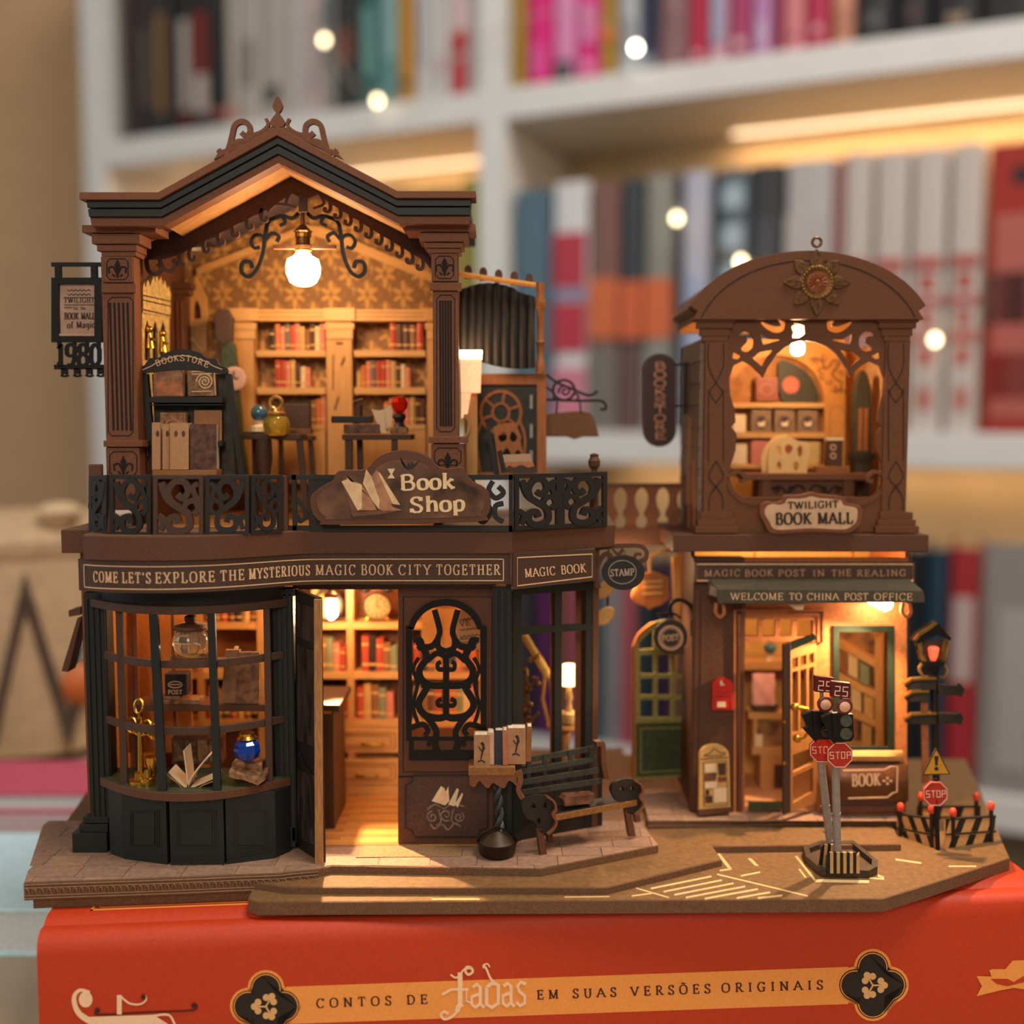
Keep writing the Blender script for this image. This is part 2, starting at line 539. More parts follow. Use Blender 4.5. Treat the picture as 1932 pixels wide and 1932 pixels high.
wallm = mat('tan_wall_paint', '#d6ae84', .85, scale=40, amt=.05, bump=.05)
S0 = bs(165, 500)[0]
S1 = bs(2500, 500)[0]
m = M()
bbox(m, S0 - 9000, S1 + 3000, DEP + 60, DEP + 200, -4600, 6000)
m.go('wall_back', wallm, kind='structure')
m = M()
m.box(-12000, 9000, -3000, 16000, -4700, -4600)
m.go('floor', mat('dark_floorboards', '#4a3626', .5, scale=8, amt=.2, stretch=(1, .1, 1)), kind='structure')
ZB = {1: bs(960, 224)[1], 2: bs(960, 871)[1], 3: bs(1915, 1574)[1]}
ZB[0] = ZB[1] + 2400
ZB[4] = -4560
TH = 205
shelf = thing('bookcase', 'tall white lacquered bookcase full of books behind the model village', 'bookcase', bpt((S0 + S1) / 2, 0, -4600))
sp_ = bs(928, 500)[0]
SU = [(S0, S0 + 210), (bs(903, 500)[0], bs(953, 500)[0]), (S1 - 200, S1)]
for a, b in SU:
    m = M()
    bbox(m, a, b, 0, DEP, -4560, ZB[0] + TH)
    m.go('upright', white_lac, shelf, bevel=8)
for i, (a, b) in enumerate(((SU[0][1], SU[1][0]), (SU[1][1], SU[2][0]))):
    for k in range(5):
        m = M()
        bbox(m, a, b, 4, DEP, ZB[k], ZB[k] + TH)
        m.go('shelf_board', white_lac, shelf, bevel=8)
backp = mat('bookcase_back_panel', '#cdb893', .7, scale=30, amt=.05, bump=0)
m = M()
bbox(m, S0, S1, DEP, DEP + 50, -4560, ZB[0] + TH)
m.go('back_panel', backp, shelf)
ledm = mat('warm_led_strip', (1.0, .74, .46), emit=2.6, bump=0)
for k, pw in ((1, 1.0), (2, 1.0)):
    for a, b in ((SU[0][1] + 60, SU[1][0] - 60), (SU[1][1] + 1300 if k == 1 else SU[1][1] + 500, SU[2][0] - 50)):
        m = M()
        bbox(m, a, b, 960, 1000, ZB[k] - 16, ZB[k] - 1)
        m.go('led_strip', ledm, shelf, label='thin warm light strip glowing under a shelf')
        l = bpy.data.lights.new('led_light', 'AREA')
        l.shape, l.size, l.size_y, l.energy, l.color = 'RECTANGLE', (b - a) * U, 30 * U, (.5 if k == 1 else .16) * (b - a) / 4000, (1.0, .60, .30)
        lo = bpy.data.objects.new('led_light', l)
        COL.objects.link(lo)
        q = bpt((a + b) / 2, 980, ZB[k] - 20)
        lo.location = (q[0] * U, q[1] * U, (q[2] + HZ) * U)
        lo.rotation_euler = (0, 0, math.atan2(ex[1], ex[0]))

# books: x0, x1, top row of pixels, colour, [label words, print colours]
bookmats = {}


def bmat(c):
    if c not in bookmats:
        bookmats[c] = mat('book_cover_' + c, '#' + c, .5, scale=300, amt=.1, bump=.05)
    return bookmats[c]


pagem = mat('book_pages', '#d9c7a6', .85, scale=60, amt=.12, stretch=(30, 1, 1))
ORD = ['first', 'second', 'third', 'fourth', 'fifth', 'sixth', 'seventh', 'eighth', 'ninth', 'tenth', 'eleventh', 'twelfth', 'thirteenth', 'fourteenth', 'fifteenth', 'sixteenth', 'seventeenth', 'eighteenth', 'nineteenth', 'twentieth', 'twenty-first', 'twenty-second', 'twenty-third', 'twenty-fourth']


def shelf_book(x0, x1, yt, yb, zf, col, look, where, group, prints=(), d=70, dep=620):
    """upright book on a shelf: boards and spine, pages, flat prints on the spine. prints: (share from top, to, inset, colour)"""
    ym = yb - 40 if yb < 1000 else (yt + yb) / 2
    s0, s1 = bs(x0, ym)[0] + 3, bs(x1, ym)[0] - 3
    zt = bs((x0 + x1) / 2, yt)[1] if yt is not None else zf
    o = thing('book', f'{look} {where}', 'book', bpt((s0 + s1) / 2, d, zf), group)
    cover = M()
    k = min(16, (s1 - s0) * .12)
    A = lambda q0, q1: [bpt(s0, d + k * 2, q0), bpt(s0 + k, d + k * .6, q0), bpt((s0 + s1) / 2, d, q0), bpt(s1 - k, d + k * .6, q0), bpt(s1, d + k * 2, q0), bpt(s1, d + dep, q0), bpt(s1 - k, d + dep, q0), bpt(s1 - k, d + k * 3, q0), bpt(s0 + k, d + k * 3, q0), bpt(s0 + k, d + dep, q0), bpt(s0, d + dep, q0)]
    cover.loft(A(zf, 0), A(zt, 0))
    cover.go('cover', bmat(col), o)
    pg = M()
    bbox(pg, s0 + k, s1 - k, d + k * 3, d + dep - 25, zf + 8, zt - 22)
    pg.go('pages', pagem, o)
    for a, b, i, c in prints:
        pr = M()
        h = zt - zf
        w_ = s1 - s0
        ss = [s0 + w_ * (i + (1 - 2 * i) * j / 4) for j in range(5)]
        dd = lambda s_: d - 4 + (k * .6) * min(1, abs(s_ - (s0 + s1) / 2) / (w_ / 2)) if i > .1 else d - 6
        pr.grid([[bpt(s_, dd(s_), zt - h * q) for s_ in ss] for q in (a, b)], (-nb[0] * 6, -nb[1] * 6, 0))
        pr.go('spine_print', bmat(c), o)
    return o


zs1, zs2, zs3 = ZB[1] + TH + 2, ZB[2] + TH + 2, ZB[3] + TH + 2
ZT1 = zs1 + 1750
W = 'ceeeee'
row_a = [  # upper shelf, between the outer upright and the middle one
    (222, 248, '2a0c0c', 'dark maroon book with a blackish foot', [(.75, .95, .1, '3a3030')]), (249, 278, '221c1a', 'black book with a grey title strip', [(.3, .8, .25, '5a504c')]), (279, 304, '1c1816', 'black book with a tan spine band', [(.2, .85, .2, '8a6236')]),
    (305, 326, '141212', 'narrow black book beside a white title', []), (327, 352, '181414', 'black book with a broad white title', [(.25, .85, .15, 'b0a49c'), (.88, .96, .1, '6a1a16')]), (353, 384, '1a1413', 'black book with a red and white spine', [(.2, .62, .12, '7a1a10'), (.62, .88, .12, 'b8aaa0')]), (385, 408, '181212', 'black book with a reddish foot', [(.86, .93, .1, 'a05a4c')]),
    (412, 436, 'b4aa9f', 'pale grey book with a pinkish foot', [(.85, .95, .05, 'c48a78')]), (437, 478, 'aaa298', 'broad grey book with a round printed figure', [(.4, .72, .2, '857a70')]), (479, 528, 'a8a29a', 'broad grey book with a small dark picture', [(.74, .86, .25, '2c2a2a')]), (529, 560, 'b5aeaa', 'plain light grey book', []), (561, 596, 'bba9a6', 'pinkish grey book', [(.2, .8, .35, 'a7a09c')]),
    (600, 620, '8d8a86', 'grey book with a slate top', [(.1, .62, .05, '515a62')]), (622, 662, '2f2f2c', 'dark book with a rusty patch at the top', [(.35, .63, .15, '6a3c30')]), (666, 702, '2e5d5a', 'teal book with a pale title', [(.2, .75, .25, '6d9a94')]), (703, 738, '7fa6a4', 'pale aqua book', [(.6, .95, .1, '5a8a8a')]), (741, 768, 'b98226', 'mustard yellow book', [(.8, .86, .05, '6a4a18')]),
    (770, 808, 'c4c2bf', 'white book with faint grey lettering', [(.1, .7, .3, 'a4a2a4')]), (809, 836, 'c6c3c0', 'white book with small pink marks', [(.65, .74, .2, 'cf9a9c')]), (838, 876, 'd2b9b6', 'pale pink book with a red square title', [(.42, .62, .12, 'b41f2c'), (.66, .97, .12, 'b8303c')]), (878, 901, 'c0bcb8', 'slim white book next to the middle upright', []),
]
row_b = [  # upper shelf, beyond the middle upright
    (958, 982, 'a98326', 'mustard yellow book with a rough spine', []), (985, 1032, 'd8247a', 'hot pink book', [(.6, .9, .2, 'e0559a')]), (1034, 1076, 'd78ab6', 'light pink book with a dark square label', [(.78, .98, .05, '3c3c42'), (.84, .92, .3, 'c0b8bc')]), (1078, 1124, 'dc2f83', 'hot pink book with white dots', [(.2, .6, .25, 'd98ab8'), (.8, .9, .3, 'e8a0c8')]), (1126, 1154, 'a8842c', 'mustard book with an orange top', [(.5, .62, .0, 'd8762c')]),
    (1157, 1198, 'aeb0b4', 'silvery white book', [(.4, .8, .2, '8e9198')]), (1200, 1232, '2b3048', 'navy blue book', [(.82, .95, .1, '8a8c96')]), (1236, 1290, '8e6a6c', 'dusty mauve book', [(.3, .9, .35, '7c5a5e')]), (1294, 1328, 'b42545', 'crimson book with a white dot', [(.84, .93, .3, 'd8a8b0')]), (1330, 1368, 'c58aa0', 'pink book with a pale blue panel', [(.1, .75, .2, '9aa4bc'), (.85, .95, .25, 'd4b8b8')]), (1371, 1410, 'a83c6a', 'rose book with a cream dot', [(.72, .84, .25, 'd8b4b0')]),
    (1412, 1452, 'b983b4', 'lilac book with a pale title', [(.5, .85, .3, 'c8b2cc')]), (1455, 1468, 'a03a5c', 'thin rose book', []), (1470, 1514, 'd07a80', 'salmon pink book', [(.72, .8, .3, 'a06078')]), (1517, 1560, 'b42a4e', 'raspberry red book with a pale dot', [(.62, .76, .3, 'd69aa2')]), (1563, 1608, 'c78a70', 'peach coloured book', [(.4, .8, .2, 'b47860')]), (1612, 1682, '242427', 'broad black book with a grey emblem', [(.5, .75, .3, '58565a')]), (1686, 1752, '1c1a1e', 'broad black book with a reddish title', [(.4, .7, .3, '46302e')]), (1756, 1850, '15161a', 'thick black book with a tan disc', [(.62, .85, .3, '8a7460')]), (1854, 1990, '17181c', 'thickest black book ending the row', []),
]
row_c = [  # middle shelf, beyond the middle upright
    (962, 1030, 354, '4f6c7a', 'slate blue book next to the middle upright', [(.1, .9, .42, '587684')]), (1035, 1100, 339, 'd8d6d8', 'white book with red blocks down the spine', [(.2, .42, .02, 'b43444'), (.23, .36, .3, 'd0b0b4'), (.42, .47, .02, '8a8aa8'), (.48, .68, .02, 'b83244'), (.52, .64, .4, 'd8c8cc'), (.74, .98, .02, 'cf7f94')]), (1104, 1160, 342, '7f5a50', 'brown book with an orange band', [(.38, .62, .0, 'd26a3a'), (.66, 1, .0, '757068')]), (1164, 1205, 334, '3a4149', 'dark navy book with a narrow orange band', [(.4, .63, .0, 'd4643a'), (.66, 1, .0, '6a4c48'), (.44, .6, .3, 'd89a88')]), (1208, 1262, 326, '8f8e84', 'grey book with an orange band', [(.4, .63, .0, 'd66a3c'), (.43, .6, .3, 'dc9a86'), (.66, 1, .0, '8a8a86')]),
    (1265, 1276, 326, '33312f', 'thin dark grey book', []), (1278, 1332, 318, 'b6b6c6', 'lavender white book', [(.1, .3, .5, '5a7a74'), (.4, .9, .2, 'a4b0d0')]), (1334, 1346, 322, '26282c', 'thin black book between two pale ones', []), (1348, 1402, 314, '59646b', 'dark book covered in pale blue stripes', [(.06 + .15 * i, .15 + .15 * i, .1, 'a6b7c2') for i in range(6)]), (1404, 1470, 306, '37383b', 'charcoal book with a pale figure', [(.2, .45, .25, '4a4a50'), (.5, .75, .25, '6a645e')]),
    (1474, 1564, 297, 'b6b2b0', 'broad grey book with a red lower edge', [(.2, .98, .0, 'b5aeac'), (.28, .75, .36, 'b9b4b2')]), (1568, 1580, 294, 'b06a64', 'thin reddish book', []),
    (1582, 1638, 284, 'c3b6ae', 'first white book of the set with red flowers', None), (1642, 1708, 280, 'c5b8b0', 'second white book of the set with red flowers', None), (1712, 1780, 274, 'c7bab2', 'third white book of the set with red flowers', None), (1784, 1850, 266, 'c6b9b1', 'fourth white book of the set with red flowers', None), (1856, 2010, 262, 'a02014', 'thick red boxed book with black labels', [(.08, .14, .3, '201010'), (.24, .95, .1, 'b05a50'), (.44, .62, .02, '1a0d0c'), (.47, .59, .12, '7a6a60'), (.72, .88, .1, 'a8140e'), (.84, .88, .3, '2a100c')]),
]
row_d = [  # low shelf, seen through the model and past its end
    (962, 990, 1100, '3a3038', 'dark mauve book'), (992, 1008, 1090, '1a2030', 'thin navy book'), (1010, 1030, 1090, '6a2460', 'purple book with a magenta spot'), (1032, 1050, 1085, '1c2234', 'navy book'), (1052, 1072, 1082, 'a05a4a', 'brick coloured book'), (1074, 1092, 1080, '8c2a6a', 'magenta book'), (1094, 1128, 1078, '2a4a54', 'dark teal book'), (1130, 1162, 1075, '8a8486', 'grey lilac book'), (1164, 1190, 1074, 'b05660', 'coral pink book'), (1192, 1214, 1070, '2c3a40', 'dark slate book'), (1216, 1236, 1070, '1c2028', 'slim black book'), (1238, 1262, 1068, '3a1c34', 'plum book'), (1264, 1284, 1066, '33507a', 'steel blue book'), (1286, 1310, 1064, 'a8683c', 'tan book'),
    (1700, 1742, 1040, '10141c', 'broad black book'), (1744, 1786, 1040, '1e3a4c', 'dark petrol blue book'), (1788, 1846, 1038, 'a3262e', 'bright red book with a white title', [(.2, .55, .15, 'b8a49e')]), (1850, 1990, 1030, '8f8884', 'broad grey book with a white title', [(.25, .9, .25, 'a7a29e')]),
]
fl = [(.38, .42, .1, 'b0463e'), (.44, .5, .3, 'a8382f'), (.52, .55, .05, 'b4524a'), (.57, .62, .3, 'a83e36'), (.64, .68, .1, 'b85a50'), (.7, .76, .3, 'b04a42'), (.84, .92, .3, 'b86a62')]
for rows, zf, where, grp in ((row_a, zs1, 'on the top shelf nearer the wall', 'top shelf books nearer the wall'), (row_b, zs1, 'on the top shelf beyond the middle upright', 'top shelf books beyond the upright')):
    for i, r in enumerate(rows):
        ym = 150 if rows is row_a else 60
        a, b = bs(r[0], ym)[0] + 4, bs(r[1], ym)[0] - 4
        # x read at row ym; top out of the frame
        o = shelf_book(r[0], r[1], None, ym + 40, zf, r[2], r[3], where, grp, (), 60) if False else None
        hh = ZT1 - 90 * ((i * 7) % 4)
        k_ = shelf_book.__code__
        zt_ = hh
        s0_, s1_ = a, b
        d_ = 60 + 8 * ((i * 5) % 4)
        o = thing('book', f'{r[3]} {where}', 'book', bpt((s0_ + s1_) / 2, d_, zf), grp)
        kk = min(16, (s1_ - s0_) * .12)
        prof = [(s0_, kk * 2), (s0_ + kk, kk * .6), ((s0_ + s1_) / 2, 0), (s1_ - kk, kk * .6), (s1_, kk * 2), (s1_, 620), (s1_ - kk, 620), (s1_ - kk, kk * 3), (s0_ + kk, kk * 3), (s0_ + kk, 620), (s0_, 620)]
        m = M()
        m.loft([bpt(p, d_ + q, zf) for p, q in prof], [bpt(p, d_ + q, zt_) for p, q in prof])
        m.go('cover', bmat(r[2]), o)
        m = M()
        bbox(m, s0_ + kk, s1_ - kk, d_ + kk * 3, d_ + 595, zf + 8, zt_ - 22)
        m.go('pages', pagem, o)
        for u0, u1, ins, c in r[4]:
            # shares are of the part of the spine inside the picture
            top = bs((r[0] + r[1]) / 2, -40)[1]
            h = top - zf
            wd = s1_ - s0_
            m = M()
            ss = [s0_ + wd * (ins + (1 - 2 * ins) * j / 4) for j in range(5)]
            m.grid([[bpt(p, d_ - 7, top - h * q) for p in ss] for q in (u0, u1)], (-nb[0] * 6, -nb[1] * 6, 0))
            m.go('spine_print', bmat(c), o)
for r in row_c:
    shelf_book(r[0], r[1], r[2], 640, zs2, r[3], r[4], 'on the middle shelf', 'middle shelf books', fl if r[5] is None else r[5])
m = M()
for r in row_d:
    shelf_book(r[0], r[1], r[2], 1300, zs3, r[3], r[4], 'on the low shelf behind the model', 'low shelf books', r[5] if len(r) > 5 else ())
for i, (a, b, yt, c, nm) in enumerate(((640, 760, 350, 'b08a50', 'tan book'), (762, 860, 345, 'a8844c', 'light brown book'), (862, 900, 330, '9a9440', 'olive yellow book'))):
    shelf_book(a, b, yt, 640, zs2, c, nm, 'on the middle shelf nearer the wall', 'middle shelf books nearer the wall')
# dark box added to stand in for the shaded lowest shelf
m = M()
bbox(m, bs(1500, 1650)[0], bs(2300, 1650)[0], 60, 700, ZB[4] + TH + 3, ZB[3] - 500)
tag(m.go('shade_box', mat('shelf_shade_brown', '#3a2a20', .7, scale=60), bevel=14), 'dark brown box standing in for shade on the lowest shelf', 'box')

# fairy lights hung along the bookcase
fl_m = mat('fairy_bulb_glow', (1.0, .80, .46), emit=10.5, bump=0)
fl_w = mat('fairy_bulb_glow_white', (1.0, .93, .80), emit=19, bump=0)
wirem = mat('clear_wire', '#b8b0a0', .4)
PF = Pl(7440, TB)
lights = [(612, 76, 'over the grey books'), (712, 190, 'at the foot of the teal books'), (1200, 90, 'in front of the navy book'), (1277, 412, 'in front of the lavender book'), (1398, 494, 'by the charcoal book'), (1764, 641, 'over the flowered books')]
for px, py, wh in lights:
    c = PF(px, py)
    o = thing('fairy_light', f'tiny glowing fairy light {wh}', 'light', c, 'fairy lights on the bookcase')
    m = M()
    m.ball(c, 21, 12, 8, 1.2)
    m.go('bulb', fl_w if px == 1200 else fl_m, o, smooth=True)
    m = M()
    m.lathe((c[0], c[1], c[2] + 25), [(12, 0), (14, 14), (9, 44)], 8)
    m.go('cap', wirem, o)
m = M()
pts = [PF(x, y) for x, y in smooth([(560, -30), (612, 70), (660, 150), (712, 184), (800, 160), (930, 60), (1080, 20), (1200, 84)], 5)]
m.tube(pts, 5, 6)
tag(m.go('fairy_light_wire', wirem), 'thin clear wire of the fairy lights across the top shelf', 'wire')
m = M()
pts = [PF(x, y) for x, y in smooth([(1240, 330), (1277, 406), (1330, 470), (1398, 488), (1520, 560), (1640, 620), (1764, 635), (1850, 600)], 5)]
m.tube(pts, 5, 6)
tag(m.go('fairy_light_wire', wirem), 'thin clear wire of the fairy lights across the middle shelf', 'wire')

# desk with a wing running back, things at its far end
deskm = mat('beige_desk_top', '#b39c84', .5, scale=40, amt=.06, stretch=(.2, 1, 1), bump=.05)
ZD = -1235
m = M()
o = [(-3600, 500), (2600, 500), (2600, 2760), (-700, 2760), (-820, 5200), (-3600, 5200)]
m.loft([(x, y, ZD) for x, y in o], [(x, y, ZD - 140) for x, y in o])
tag(m.go('desk', deskm, bevel=6), 'beige desk carrying the red book and the model village', 'desk')
clayc = mat('cream_bag_canvas', '#b99a76', .85, scale=120, amt=.12)
zig = mat('dark_zigzag_print', '#6e5a4a', .8, scale=120, amt=.2)
bag = thing('lidded_basket', 'cream lidded basket with a dark zigzag pattern on the desk', 'basket', (-1830, 4250, ZD))
bc = (-1830, 4250)
prof = [(300, 0), (378, 30), (400, 200), (405, 500), (392, 700), (385, 740)]
m = M()
m.lathe((bc[0], bc[1], ZD + 12), prof, 40)
m.go('body', clayc, bag, smooth=True)
m = M()
m.lathe((bc[0], bc[1], ZD), [(300, 0), (330, 4), (345, 24), (300, 26)], 32)
m.go('foot', mat('dark_base_ring', '#2e1d12', .6), bag)  # dark ring filling the band below the basket body
m = M()
m.lathe((bc[0], bc[1], ZD + 752), [(390, 0), (400, 20), (396, 60), (330, 110), (200, 140), (60, 150)], 40)
m.go('lid', clayc, bag, smooth=True)
m = M()
m.lathe((bc[0] + 200, bc[1] - 250, ZD + 830), [(20, 0), (26, 30), (70, 60), (80, 85), (50, 108), (8, 115)], 20)
m.go('lid_knob', mat('pale_knob', '#d2b48c', .5), bag, smooth=True)
for k in range(10):      # zigzag bands wrapped round the body
    m = M()
    a0 = k * 36
    rows = []
    for j in range(9):
        a = a0 + 18 * j / 8 * 2
        h = 640 - abs(j - 4) / 4 * -0 - (1 - abs(j - 4) / 4) * 520
        t = math.radians(a)
        rr = 409
        rows.append([(bc[0] + rr * math.cos(t), bc[1] + rr * math.sin(t), ZD + h + q) for q in (-75, 75)])
    m.grid(rows, (0, 0, 0.01))
    m.go('zigzag_band', zig, bag)
for nm, look, x0, x1, y0, y1, z0, z1, c in (('book', 'white book lying flat on the desk, nearest of the far pile', -1900, -925, 2480, 2960, ZD, ZD + 115, 'c4e0e8'), ('book', 'grey pink book lying behind the white one', -2150, -1060, 3000, 3560, ZD, ZD + 90, 'a08a88'), ('book', 'pink red book in front of the basket', -2200, -1130, 3180, 3500, ZD + 91, ZD + 150, 'b84c60')):
    o = thing('book', look, 'book', ((x0 + x1) / 2, (y0 + y1) / 2, z0), 'books lying on the desk')
    for q0, q1 in ((z0, z0 + 10), (z1 - 10, z1)):
        m = M()
        m.box(x0, x1, y0, y1, q0, q1)
        m.go('cover_board', bmat(c), o, bevel=3)
    m = M()
    m.box(x0 + 10, x1 - 14, y0 + 10, y1 - 12, z0 + 10, z1 - 10)
    m.go('pages', mat('white_pages', '#cfd6d8', .8), o)
c = Pl(3300)(152, 1262)
m = M()
m.ball(Pl(4000)(150, 1285), 95, 20, 12)
tag(m.go('ornament_ball', mat('orange_glaze', '#c0622c', .5), smooth=True), 'orange ball beside the lidded basket', 'ball')

# ---------------------------------------------------------------- the red book under the model
RP = Pl2(75, 1790, 1859, 1932, 1712, 2023)
redm = mat('orange_red_cloth', '#bc360c', .55, scale=1200, amt=.1, bump=.1)
red = thing('large_book', 'large orange red book lying flat under the model village', 'book', RP(1000, 2100))
X0, X1 = -823, 1010
Yat = lambda x: RP.y0 + RP.t * x
e2 = (-RP.n[1], RP.n[0])      # along the spine
ZTOP, ZBOT = -877, ZD


def rp(x, d, z):
    """point at x along the spine, d behind its front"""
    return (x - RP.n[0] * d, Yat(x) - RP.n[1] * d, z)


pr = [(900, ZTOP), (66, ZTOP), (52, ZTOP - 3), (40, ZTOP - 11), (26, ZTOP - 9), (12, ZTOP - 14), (3, ZTOP - 27), (0, ZTOP - 48), (0, ZTOP - 200), (0, ZBOT + 40), (4, ZBOT + 20), (14, ZBOT + 8), (40, ZBOT), (900, ZBOT)]
inn = [(900, ZBOT + 14), (30, ZBOT + 14), (12, ZBOT + 40), (12, ZTOP - 40), (30, ZTOP - 22), (60, ZTOP - 14), (900, ZTOP - 12)]
m = M()
nn = 24
xs = [X0 + (X1 - X0) * i / nn for i in range(nn + 1)]
L = pr + inn
n_ = len(L)
rows = [[rp(x, d, z) for d, z in L] for x in xs]
P = [p for r in rows for p in r]
f = [(i * n_ + j, i * n_ + (j + 1) % n_, (i + 1) * n_ + (j + 1) % n_, (i + 1) * n_ + j) for i in range(nn) for j in range(n_)]
f += [tuple(range(n_)), tuple(nn * n_ + j for j in range(n_ - 1, -1, -1))]
m.add(P, f)
m.go('cover', redm, red, smooth=True)
m = M()
m.loft([rp(X0 + 14, d, z) for d, z in ((885, ZBOT + 14), (34, ZBOT + 14), (34, ZTOP - 24), (885, ZTOP - 12))], [rp(X1 - 14, d, z) for d, z in ((885, ZBOT + 14), (34, ZBOT + 14), (34, ZTOP - 24), (885, ZTOP - 12))])
m.go('pages', pagem, red)
goldp = mat('orange_gold_print', '#f09a48', .45, scale=1500, amt=.06, bump=0)
blackp = mat('black_print', '#1d1713', .5, scale=1500, amt=.2, bump=0)
palep = mat('pale_print', '#dcaa6c', .45, scale=1500, amt=.06, bump=0)
maroonp = mat('maroon_print', '#43140c', .5, amt=.1, bump=0)
m = M()      # frame lines printed on the top board
for q, wd in ((71, 5), (82, 3), (91, 4)):
    for i in range(3):
        a = [(X0 + q, q), (X1 - q, q)] if i == 0 else [(X0 + q, q), (X0 + q, 880)] if i == 1 else [(X1 - q, q), (X1 - q, 880)]
        (xa, da), (xb, db) = a
        if i == 0:
            m.add([rp(xa, da, ZTOP + .5), rp(xb, db, ZTOP + .5), rp(xb, db + wd, ZTOP + .5), rp(xa, da + wd, ZTOP + .5)], [(0, 1, 2, 3)])
        else:
            m.add([rp(xa, da, ZTOP + .5), rp(xa + wd, da, ZTOP + .5), rp(xb + wd, db, ZTOP + .5), rp(xb, db, ZTOP + .5)], [(0, 1, 2, 3)])
m.go('frame_line_print', goldp, red)
m = M()
m.pp(RP, [(540, 1862), (1600, 1824), (1600, 1894), (540, 1932)], .5, 0)
m.go('title_band_print', goldp, red)


def quatre(cx, cy, r, e=0):
    out = []
    for k in range(4):
        a = 90 * k
        ox, oy = cx + r * .98 * math.cos(math.radians(a)), cy - r * .98 * math.sin(math.radians(a))
        out += arc(ox, oy, r * .82 + e, r * .82 + e, a - 118, a + 118, 14)
    return out


for cx, cy in ((502, 1898), (1646, 1858)):
    for e, d, mt in ((7, .9, goldp), (2, 1.2, blackp), (0, 1.4, goldp), (-2, 1.7, blackp)):
        m = M()
        m.pp(RP, quatre(cx, cy, 34, e), d, d - .3)
        m.go('quatrefoil_print', mt, red)
    m = M()
    for k in range(3):
        a = math.radians((30 if cx < 900 else 0) + 120 * k + (30 if cx < 900 else 0))
        for da, rr in ((-.5, 17), (.5, 17), (0, 22)):
            m.pp(RP, arc(cx + rr * math.cos(a + da), cy - rr * math.sin(a + da), 6.5, 6.5, 0, 345, 11), 2, 1.8)
        m.rib(RP, [(cx, cy), (cx + 16 * math.cos(a), cy - 16 * math.sin(a))], 3, 2, 1.8)
    m.go('clover_print', palep, red)
m = M()
kw = dict(cap=17, thick=.19, thin=.1, serif=.16, gap=.62)
write(m, 'CONTOS DE', on(RP, 598, 1901, 806, 1893, 1), width=208, **kw)
m.go('spine_lettering', maroonp, red)
m = M()
write(m, 'EM SUAS VERSÕES', on(RP, 1014, 1885, 1340, 1873, 1), width=326, **kw)
m.go('spine_lettering', maroonp, red)
m = M()
write(m, 'ORIGINAIS', on(RP, 1362, 1872, 1552, 1866, 1), width=190, **kw)
m.go('spine_lettering', maroonp, red)
m = M()      # ornate pale word across the band
bl = [(0, [(868, 1834), (868, 1892), (862, 1908)], 9), (0, smooth([(850, 1838), (860, 1844), (868, 1838), (876, 1828), (890, 1826)], 4), 3.5), (0, smooth([(888, 1824), (880, 1824), (878, 1832), (884, 1838), (892, 1832), (888, 1824)], 4), 4.5), (0, [(834, 1876), (852, 1866), (884, 1866)], 4.5), (0, smooth([(864, 1906), (852, 1918), (838, 1922), (832, 1914), (838, 1908), (846, 1912)], 4), 4.5), (0, [(860, 1899), (874, 1896)], 4),
      (0, [(892, 1862), (900, 1856), (906, 1862), (906, 1894), (914, 1900)], 6), (0, [(905, 1874), (890, 1880), (890, 1894), (897, 1900), (906, 1892)], 5.5), (0, smooth([(912, 1820), (918, 1828), (926, 1846), (940, 1858)], 4), 4), (0, [(918, 1862), (918, 1894), (928, 1900), (940, 1892), (940, 1858), (928, 1854), (918, 1862)], 6.5), (0, smooth([(912, 1826), (912, 1820), (920, 1818), (924, 1824)], 3), 2.5),
      (0, [(950, 1860), (958, 1854), (964, 1860), (964, 1892), (971, 1898)], 6), (0, [(963, 1872), (949, 1878), (949, 1892), (956, 1898), (964, 1890)], 5.5), (0, [(992, 1856), (982, 1852), (976, 1860), (980, 1870), (990, 1878), (990, 1892), (981, 1897), (974, 1890)], 5.5), (0, [(880, 1866), (880, 1888), (890, 1892)], 2.5)]
for _, p, wd in bl:
    m.rib(RP, p, wd, 1.6, 1.3)
m.go('blackletter_print', mat('pale_peach_print', '#f6cda4', .45, amt=.05, bump=0), red)
m = M()      # the large pale letter at the near end of the spine
m.rib(RP, smooth([(170, 1871), (150, 1868), (140, 1884), (150, 1912), (182, 1932)], 5), lambda t: 4 + 9 * t, 1.4, 1.1)
m.pp(RP, arc(162, 1885, 13, 15, 0, 345, 16), 1.6, 1.2)
m.pp(RP, [(170, 1918), (290, 1914), (318, 1932), (300, 1945), (180, 1945)], 1.5, 1.2)
m.rib(RP, smooth([(290, 1916), (318, 1914), (330, 1932), (336, 1950)], 4), 4, 1.5, 1.2)
m.pp(RP, rect(221, 1877, 230, 1913), 1.5, 1.2)
m.rib(RP, smooth([(226, 1877), (244, 1892), (264, 1894), (276, 1886), (274, 1877)], 4), 3, 1.5, 1.2)
m.go('ornate_letter_print', mat('pale_peach_print', '#eeb482'), red)
m = M()
m.rib(RP, smooth([(184, 1901), (180, 1909), (190, 1914), (280, 1909), (360, 1906), (372, 1898), (366, 1894)], 4), 3, 1.4, 1.1)
for cx, cy in ((184, 1906), (366, 1896), (271, 1880)):
    m.pp(RP, arc(cx, cy, 5, 5, 0, 345, 10), 1.7, 1.4)
m.go('flourish_print', maroonp, red)
m = M()
m.pp(RP, [(1842, 1841), (1870, 1842), (1866, 1830), (1872, 1828), (1896, 1828), (1910, 1812), (1932, 1811), (1960, 1824), (1960, 1870), (1912, 1863), (1886, 1868), (1842, 1879), (1852, 1860)], 1.2, 1)
m.go('ribbon_print', goldp, red)
m = M()
